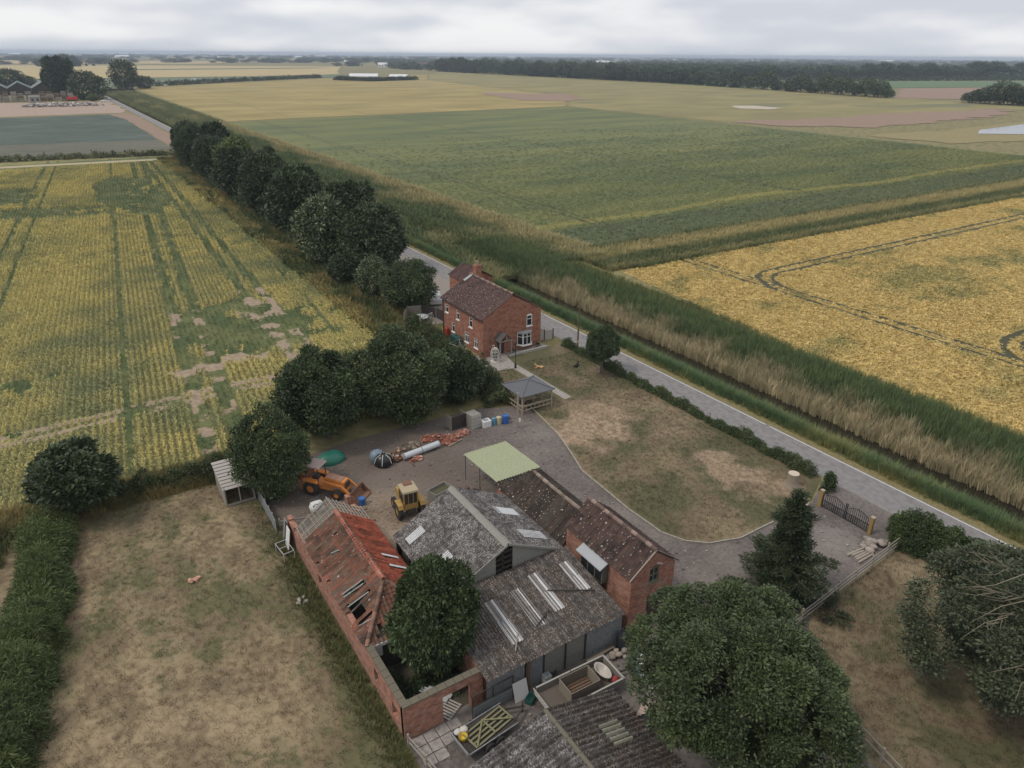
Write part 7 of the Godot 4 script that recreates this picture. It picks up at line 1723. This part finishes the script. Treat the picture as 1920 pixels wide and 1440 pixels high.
func build_far():
	var dk := Color(0.034, 0.052, 0.025); var md := Color(0.075, 0.102, 0.043)
	var fa := crown("fa", 41, 26, 16, 10, 0.15, dk, md, 0.36, 0); var fb := crown("fb", 42, 24, 16, 10, 0.16, dk * 1.1, md * 0.9, 0.38, 2); var fc := crown("fc", 43, 22, 14, 10, 0.17, dk * 1.2, md * 1.15, 0.4, 3)
	var tiny := crown("tiny", 44, 9, 7, 8, 0.36, dk, md, 0.45, 3)
	var n := 0
	var lone := [[87, -855, 24.5, 26.4], [106, -873, 17.8, 11.2], [27, -740, 25.6, 28.9], [43, -681, 23.6, 19.5], [-10, -950, 25.7, 17.1], [5, -958, 15.8, 10.1], [43, -658, 6.9, 5.0]]
	var ll := ["big lone round tree beside the far bridge", "lower round bush right of the lone roadside tree", "tall poplar topped tree behind the depot sheds", "broad tree at the depot's road end", "rounded tree behind the left depot shed", "small tree right of the rounded depot tree", "light green bush at the depot entrance"]
	for i in lone.size(): far_tree("far_tree", ll[i], lone[i][0], lone[i][1], lone[i][2], lone[i][3], [fa, fb, rowb_or(fa), fb, fa, fc, crowns["lime"]][i])
	n = -1
	for a in [[48, -2243, 23.6, 13.5], [62, -2241, 26.9, 15.1], [75, -2240, 26.9, 16.8], [90, -2238, 26.9, 21.8], [103, -2237, 30.2, 26.9], [116, -2235, 30.2, 23.5], [128, -2234, 20.1, 15.1], [153, -2315, 7.0, 5.2], [170, -2314, 7.0, 5.2]]:
		n += 1; far_tree("copse_tree", "%s dark tree from the left in the copse standing in far wheat" % nth(n), a[0], a[1], a[2], a[3], fb, "copse in the far wheat")
	n = -1
	for a in [[780, -866, 22.7, 14.0], [773, -835, 22.2, 18.8], [766, -804, 21.7, 20.0], [758, -773, 22.8, 16.3], [751, -741, 12.7, 6.3], [745, -716, 21.7, 15.5], [738, -689, 18.2, 10.6], [734, -670, 16.4, 8.9], [727, -641, 21.8, 16.7], [721, -615, 17.1, 11.4], [714, -587, 23.6, 18.1], [709, -565, 15.0, 9.5], [704, -544, 16.0, 10.7], [700, -528, 22.4, 15.8], [696, -510, 15.5, 10.4], [692, -491, 19.1, 16.6], [686, -469, 21.2, 15.0], [682, -452, 13.5, 11.1], [679, -438, 17.0, 14.6], [675, -423, 17.9, 13.2], [673, -412, 10.7, 7.1]]:
		n += 1; far_tree("field_tree", "%s dark tree from the left in the row along the barley" % nth(n), a[0], a[1], a[2], a[3], [fa, fb, fc][rng.randi() % 3], "row along the barley field")
	n = -1
	for a in [[669, -334, 14.6, 7.9], [671, -325, 19.0, 11.2], [667, -311, 22.1, 15.5], [671, -302, 21.0, 13.3], [674, -293, 19.9, 11.0], [678, -284, 19.9, 12.1]]:
		n += 1; far_tree("field_bush", "%s dark bush from the left in the clump at right edge" % nth(n), a[0], a[1], a[2], a[3], fc, "clump at the right edge")
	n = -1
	for a in [[782, -1523, 28.7, 24.2], [781, -1488, 32.8, 24.6], [780, -1458, 25.0, 26.2], [779, -1427, 27.3, 27.3], [778, -1394, 34.0, 22.6], [777, -1359, 25.3, 23.6], [776, -1323, 29.0, 24.2], [775, -1290, 23.3, 24.0], [774, -1260, 25.5, 18.1], [773, -1228, 26.9, 23.2], [772, -1196, 29.0, 24.4], [771, -1171, 29.5, 20.7], [770, -1141, 29.7, 18.0], [769, -1120, 22.6, 24.1], [769, -1097, 26.4, 19.2], [768, -1074, 23.6, 19.4], [767, -1051, 25.2, 23.1], [767, -1027, 28.2, 22.5], [766, -1002, 25.3, 17.7], [765, -978, 27.6, 22.5], [764, -958, 25.0, 17.8], [764, -936, 23.3, 18.2], [763, -920, 25.6, 22.5], [763, -905, 24.9, 18.8], [762, -890, 20.2, 20.9], [762, -870, 17.7, 19.9], [761, -856, 23.4, 18.1], [761, -837, 25.3, 19.0], [760, -817, 19.3, 16.4], [760, -801, 16.8, 17.0], [759, -786, 21.4, 16.7], [759, -774, 23.3, 17.6], [758, -756, 23.3, 17.9], [758, -742, 20.1, 19.3]]:
		n += 1; far_tree("wood_tree", "%s tree from the left along the front of the long wood" % nth(n), a[0], a[1], a[2], a[3], [fa, fb, fc][rng.randi() % 3], "front of the long wood")
	n = -1
	for a in [[956, -911, 30.4, 18.4], [977, -905, 30.1, 16.9], [996, -900, 27.0, 15.8], [1017, -894, 30.7, 18.2], [1030, -890, 29.6, 18.6], [1043, -887, 32.2, 19.2], [1057, -883, 32.6, 17.8], [1076, -877, 29.4, 20.2], [1096, -872, 25.5, 14.2], [1115, -866, 37.7, 16.2], [1133, -861, 33.2, 17.0], [1150, -856, 29.9, 17.6], [1169, -851, 30.0, 17.8], [1190, -845, 26.6, 19.8], [1211, -839, 30.6, 16.6], [1233, -832, 30.0, 16.4], [1251, -827, 36.4, 15.7], [1269, -822, 31.8, 23.3], [1288, -817, 39.2, 16.6], [1305, -812, 36.7, 24.2], [1325, -806, 31.1, 16.4], [1345, -801, 30.9, 23.8], [1368, -794, 31.1, 18.4], [1392, -787, 38.0, 24.3], [1410, -782, 30.9, 18.9], [1434, -775, 33.3, 19.7], [1454, -770, 35.8, 20.6], [1479, -762, 32.3, 16.3], [1505, -755, 43.7, 27.6], [1526, -749, 45.1, 27.2], [1544, -744, 42.4, 26.4], [1568, -737, 39.3, 20.3], [1588, -731, 35.1, 17.9], [1611, -725, 36.4, 26.9], [1628, -720, 46.5, 25.7], [1655, -712, 47.0, 28.5]]:
		n += 1; far_tree("shelter_tree", "%s tree from the left in the belt behind bright green field" % nth(n), a[0], a[1], a[2], a[3], [fa, fb, fc][rng.randi() % 3], "shelter belt on the right")
	# the mass of the wood and the hazy tree lines under the horizon
	var X := []; var C := []
	for i in 1500:
		var t := rng.randf(); var x := lerpf(790, 1500, pow(rng.randf(), 0.8)); var z := lerpf(-800, -1600, t)
		if x > 900 and z > -930 : continue
		var s := rnd(5, 8); X.append(Transform3D(Basis(Vector3.UP, rnd(0, TAU)) * Basis.from_scale(Vector3(s, s * rnd(0.75, 1.0), s)), Vector3(x, 0, z))); C.append(Color.WHITE * rnd(0.8, 1.2))
	scatter("distant_wood", "dark wooded mass behind the barley field", tiny, leaf_mat(), X, C, "wood")
	X = []; C = []
	var nz := noise(88, 0.0016, 3)
	for i in 9000:
		var d := 1500.0 * pow(9.0, rng.randf()); var a := deg_to_rad(rnd(-8, 76)); var x := sin(a) * d; var z := -cos(a) * d
		if d < 3000 and x < 800 and z > -2450 : continue
		if x > 500 and x < 1500 and z > -1600: continue
		var k := nz.get_noise_2d(x * 0.35, z * 1.4)
		if k + (0.1 if d > 5000 else 0.0) < 0.12: continue
		var s := rnd(5, 10)
		X.append(Transform3D(Basis(Vector3.UP, rnd(0, TAU)) * Basis.from_scale(Vector3(s * 1.6, s * rnd(0.5, 0.75), s * 1.6)), Vector3(x, 0, z))); C.append(Color.WHITE * rnd(0.75, 1.2))
	scatter("horizon_trees", "hazy lines of trees under the horizon", tiny, leaf_mat(), X, C, "trees")
	# hedges in the distance
	hedge("far_hedge", "dark hedge line along the edge of the far wheat field", "hedge", hedge_mesh([Vector3(122, 0, -926), Vector3(241, 0, -1040), Vector3(389, 0, -1160)], 6, 4.0, 4.0, 1.1, dk, md * 0.8, 91, 0.3, 12))
	hedge("far_hedge", "clipped dark hedge in front of the glasshouse", "hedge", hedge_mesh([Vector3(376, 0, -1058), Vector3(400, 0, -985), Vector3(484, 0, -1020)], 7, 4.2, 9.0, 1.1, dk, md * 0.8, 92, 0.2, 12))
	hedge("far_hedge", "low hedge at the far end of the bean field", "hedge", hedge_mesh([Vector3(-40, 0, -305), Vector3(0, 0, -302), Vector3(43, 0, -295)], 3.0, 1.4, 14.0, 0.5, dk * 1.3, Color(0.16, 0.16, 0.06), 93, 0.6, 12))
	hedge("far_hedge", "dark hedge edging the bright green field on the right", "hedge", hedge_mesh([Vector3(900, 0, -800), Vector3(1420, 0, -655), Vector3(1800, 0, -560)], 8, 5.0, 3.0, 1.6, dk, md * 0.8, 94, 0.2, 12))
	# depot
	var gr := patchy("greenroof", [[0.11, 0.15, 0.135], [0.15, 0.19, 0.17]], 20.0); var gr2 := patchy("greyroof", [[0.17, 0.18, 0.17], [0.22, 0.23, 0.215]], 20.0); var dw: Material = mats["darkwood"]
	var ds := [[-20, -800, "leftmost of the low gabled depot sheds"], [-3, -802, "green roofed depot shed second from the left"], [15, -804, "grey roofed depot shed beside the poplar"]]
	for i in 3: barn_box("depot_shed", ds[i][2], "shed", Vector3(ds[i][0], 0, ds[i][1]), 46.0, 17.5, 5.0, 5.0, PI / 2, dw, [gr, gr, gr2][i])
	var q := RandomNumberGenerator.new(); q.seed = 17
	for i in 26:
		var x := -26.0 + (i % 13) * 4.6 + q.randf() * 0.8; var z := -672.0 - (i / 13) * 9.0
		var t := thing("pallet_stack", "%s crate stack from the left in the depot's %s row" % [nth(i % 13), "front" if i < 13 else "back"], "crates", Vector3(x, 0, z), q.randf_range(-0.1, 0.1), "crate stacks in the depot yard")
		for k in 3 + q.randi() % 3: block(t, "crate", [mats["timber"], mats["sideboard"], mats["redwood"]][q.randi() % 3], Vector3(0, 0.75 + k * 1.3, 0), Vector3(3.6, 1.2, 3.4), q.randf_range(-0.08, 0.08))
	var cols := [Color(0.4, 0.36, 0.34), Color(0.3, 0.27, 0.25), Color(0.6, 0.57, 0.55)]
	heap("rubble_bank", "long pale rubble bank before the depot crates", "rubble", Vector3(20, 0, -603), Vector3(26, 3.2, 5), cols, 110, Vector3(1.6, 0.9, 1.2), 95)
	heap("chalk_pile", "white pile beside the road at the depot", "pile", Vector3(49.5, 0, -640), Vector3(3.2, 2.4, 3), [Color(0.6, 0.6, 0.58), Color(0.7, 0.7, 0.68)], 12, Vector3(0.9, 0.5, 0.8), 96)
	barn_box("white_cabin", "small pale cabin among the depot crates", "cabin", Vector3(5, 0, -655), 6.5, 5.0, 4.0, 1.0, 0.2, mats["cement"], gr2, 2)
	var t := thing("red_lorry", "bright red lorry cab in the depot yard", "lorry", Vector3(30, 0, -668), 0.2)
	var rd := flat("lorryred", lin(0.5, 0.04, 0.03), 0.4)
	outline(t, "cab", rd, [0.8, 0.7, 0.8, 3.3, 2.6, 3.4, 3.2, 2.2, 3.2, 0.7], 2.6); block(t, "load_bed", rd, Vector3(-1.6, 1.9, 0), Vector3(4.4, 1.8, 2.6)); block(t, "windscreen", flat("pane", lin(0.025, 0.03, 0.033), 0.05), Vector3(2.95, 2.6, 0), Vector3(0.5, 0.9, 2.3))
	for s in [-1, 1]:
		for x in [-2.6, 2.0]: wheel(t, x, s * 1.15, 0.55, 0.35, mats["darksteel"])
	# bridge, vehicles on the far road
	t = thing("bridge", "dark low road bridge over the dyke in the distance", "bridge", Vector3(63, 0, -790))
	block(t, "deck", mats["cement"], Vector3(6, 1.4, 0), Vector3(36, 0.8, 7)); for s in [-3.2, 3.2]: block(t, "parapet", mats["darkwood"], Vector3(6, 2.6, s), Vector3(36, 1.6, 0.4))
	for x in [-6, 3, 14]: block(t, "pier", mats["darkwood"], Vector3(x, 0.2, 0), Vector3(1.2, 2.4, 6))
	t = thing("white_lorry", "white box lorry on the far road behind the hedge", "lorry", Vector3(179, 0, -1003), 0.8)
	block(t, "box_body", flat("carwhite", lin(0.7, 0.71, 0.72), 0.25), Vector3(-1.2, 3.2, 0), Vector3(7.6, 4.0, 2.8)); outline(t, "cab", mats["carwhite"], [2.8, 0.8, 2.8, 4.0, 4.6, 3.9, 5.1, 2.4, 5.1, 0.8], 2.6); block(t, "windscreen", flat("pane", lin(0.025, 0.03, 0.033), 0.05), Vector3(4.75, 3.1, 0), Vector3(0.4, 1.1, 2.3))
	for s in [-1, 1]:
		for x in [-3.4, 3.6]: wheel(t, x, s * 1.2, 0.6, 0.35, mats["darksteel"])
	car("far_car", "small white car at the far road junction", "car", Vector3(135, 0, -934), 0.8, mats["carwhite"], [-2.6, 0.35, -2.65, 1.2, -2.0, 1.3, 1.2, 1.25, 2.4, 1.05, 2.6, 0.7, 2.6, 0.35], [-2.4, 1.25, -2.0, 2.0, -0.6, 2.1, 0.4, 2.0, 1.3, 1.22], 5.2, 2.2)
	for a in [[-600, -5200, 2600, 260], [1700, -3600, 1400, 160], [2600, -5600, 2400, 260], [4200, -3200, 1500, 170], [3300, -2300, 900, 90], [5200, -4600, 2200, 260], [600, -7600, 2600, 420]]: solid(sheet(pv([a[0], a[1], a[0] + a[2], a[1] - a[3] * 0.5, a[0] + a[2], a[1] - a[3] * 1.6, a[0], a[1] - a[3]]), 0.5), "far_pale_field", mats["farwheat"])
	# farms and houses far off
	var hs := [[424, -1070, 47.5, 7.8], [874, -2058, 30.2, 11.7], [1090, -2336, 38.7, 9.7], [1080, -2227, 24.1, 9.3], [2203, -2715, 68.2, 13.1], [1023, -951, 12.6, 8.4], [11, -8313, 187.1, 18.7], [409, -8825, 132.6, 19.9], [561, -5369, 97.2, 16.2], [1127, -5213, 88.0, 12.0], [1878, -6080, 66.8, 14.3], [3104, -9399, 193.1, 22.3], [2362, -7004, 221.8, 16.6], [1133, -3035, 24.3, 9.7], [4197, -6607, 82.2, 17.6], [5396, -5813, 95.2, 17.9], [14757, -11405, 559.7, 42.0], [8961, -6189, 179.7, 24.5], [5212, -3257, 138.3, 18.4], [6142, -3307, 125.6, 15.7]]
	var hl := ["long white glasshouse behind the clipped hedge", "white barn left of the far wood", "pale farm sheds beside the far wood", "second pale shed beside the far wood", "white warehouse above the wood", "pinkish cottage among the trees on the right"]
	var wl := flat("farwhite", lin(0.66, 0.67, 0.68), 0.5); var pk := flat("farpink", lin(0.45, 0.26, 0.2)); var tl := flat("fartile", lin(0.3, 0.16, 0.12))
	for i in hs.size():
		var a: Array = hs[i]; var w: float = minf(a[2], 120.0); var h: float = a[3]
		barn_box("distant_building", hl[i] if i < hl.size() else "%s pale distant building from the left under the horizon" % nth(i - hl.size()), "building", Vector3(a[0], 0, a[1]), w * 0.86, maxf(8.0, w * 0.3), h * 0.55, h * 0.45, rnd(-0.7, -0.4), pk if i == 5 else wl, tl if i == 5 or i % 4 == 3 else wl, 8 if i == 0 else 3, "buildings under the horizon" if i >= hl.size() else "")
	barn_box("distant_building", "smaller glasshouse right of the long one", "building", Vector3(470, 0, -1050), 26, 12, 4.0, 3.0, -0.6, wl, wl, 5)

func rowb_or(m: ArrayMesh) -> ArrayMesh: return crowns.get("rowb", m)
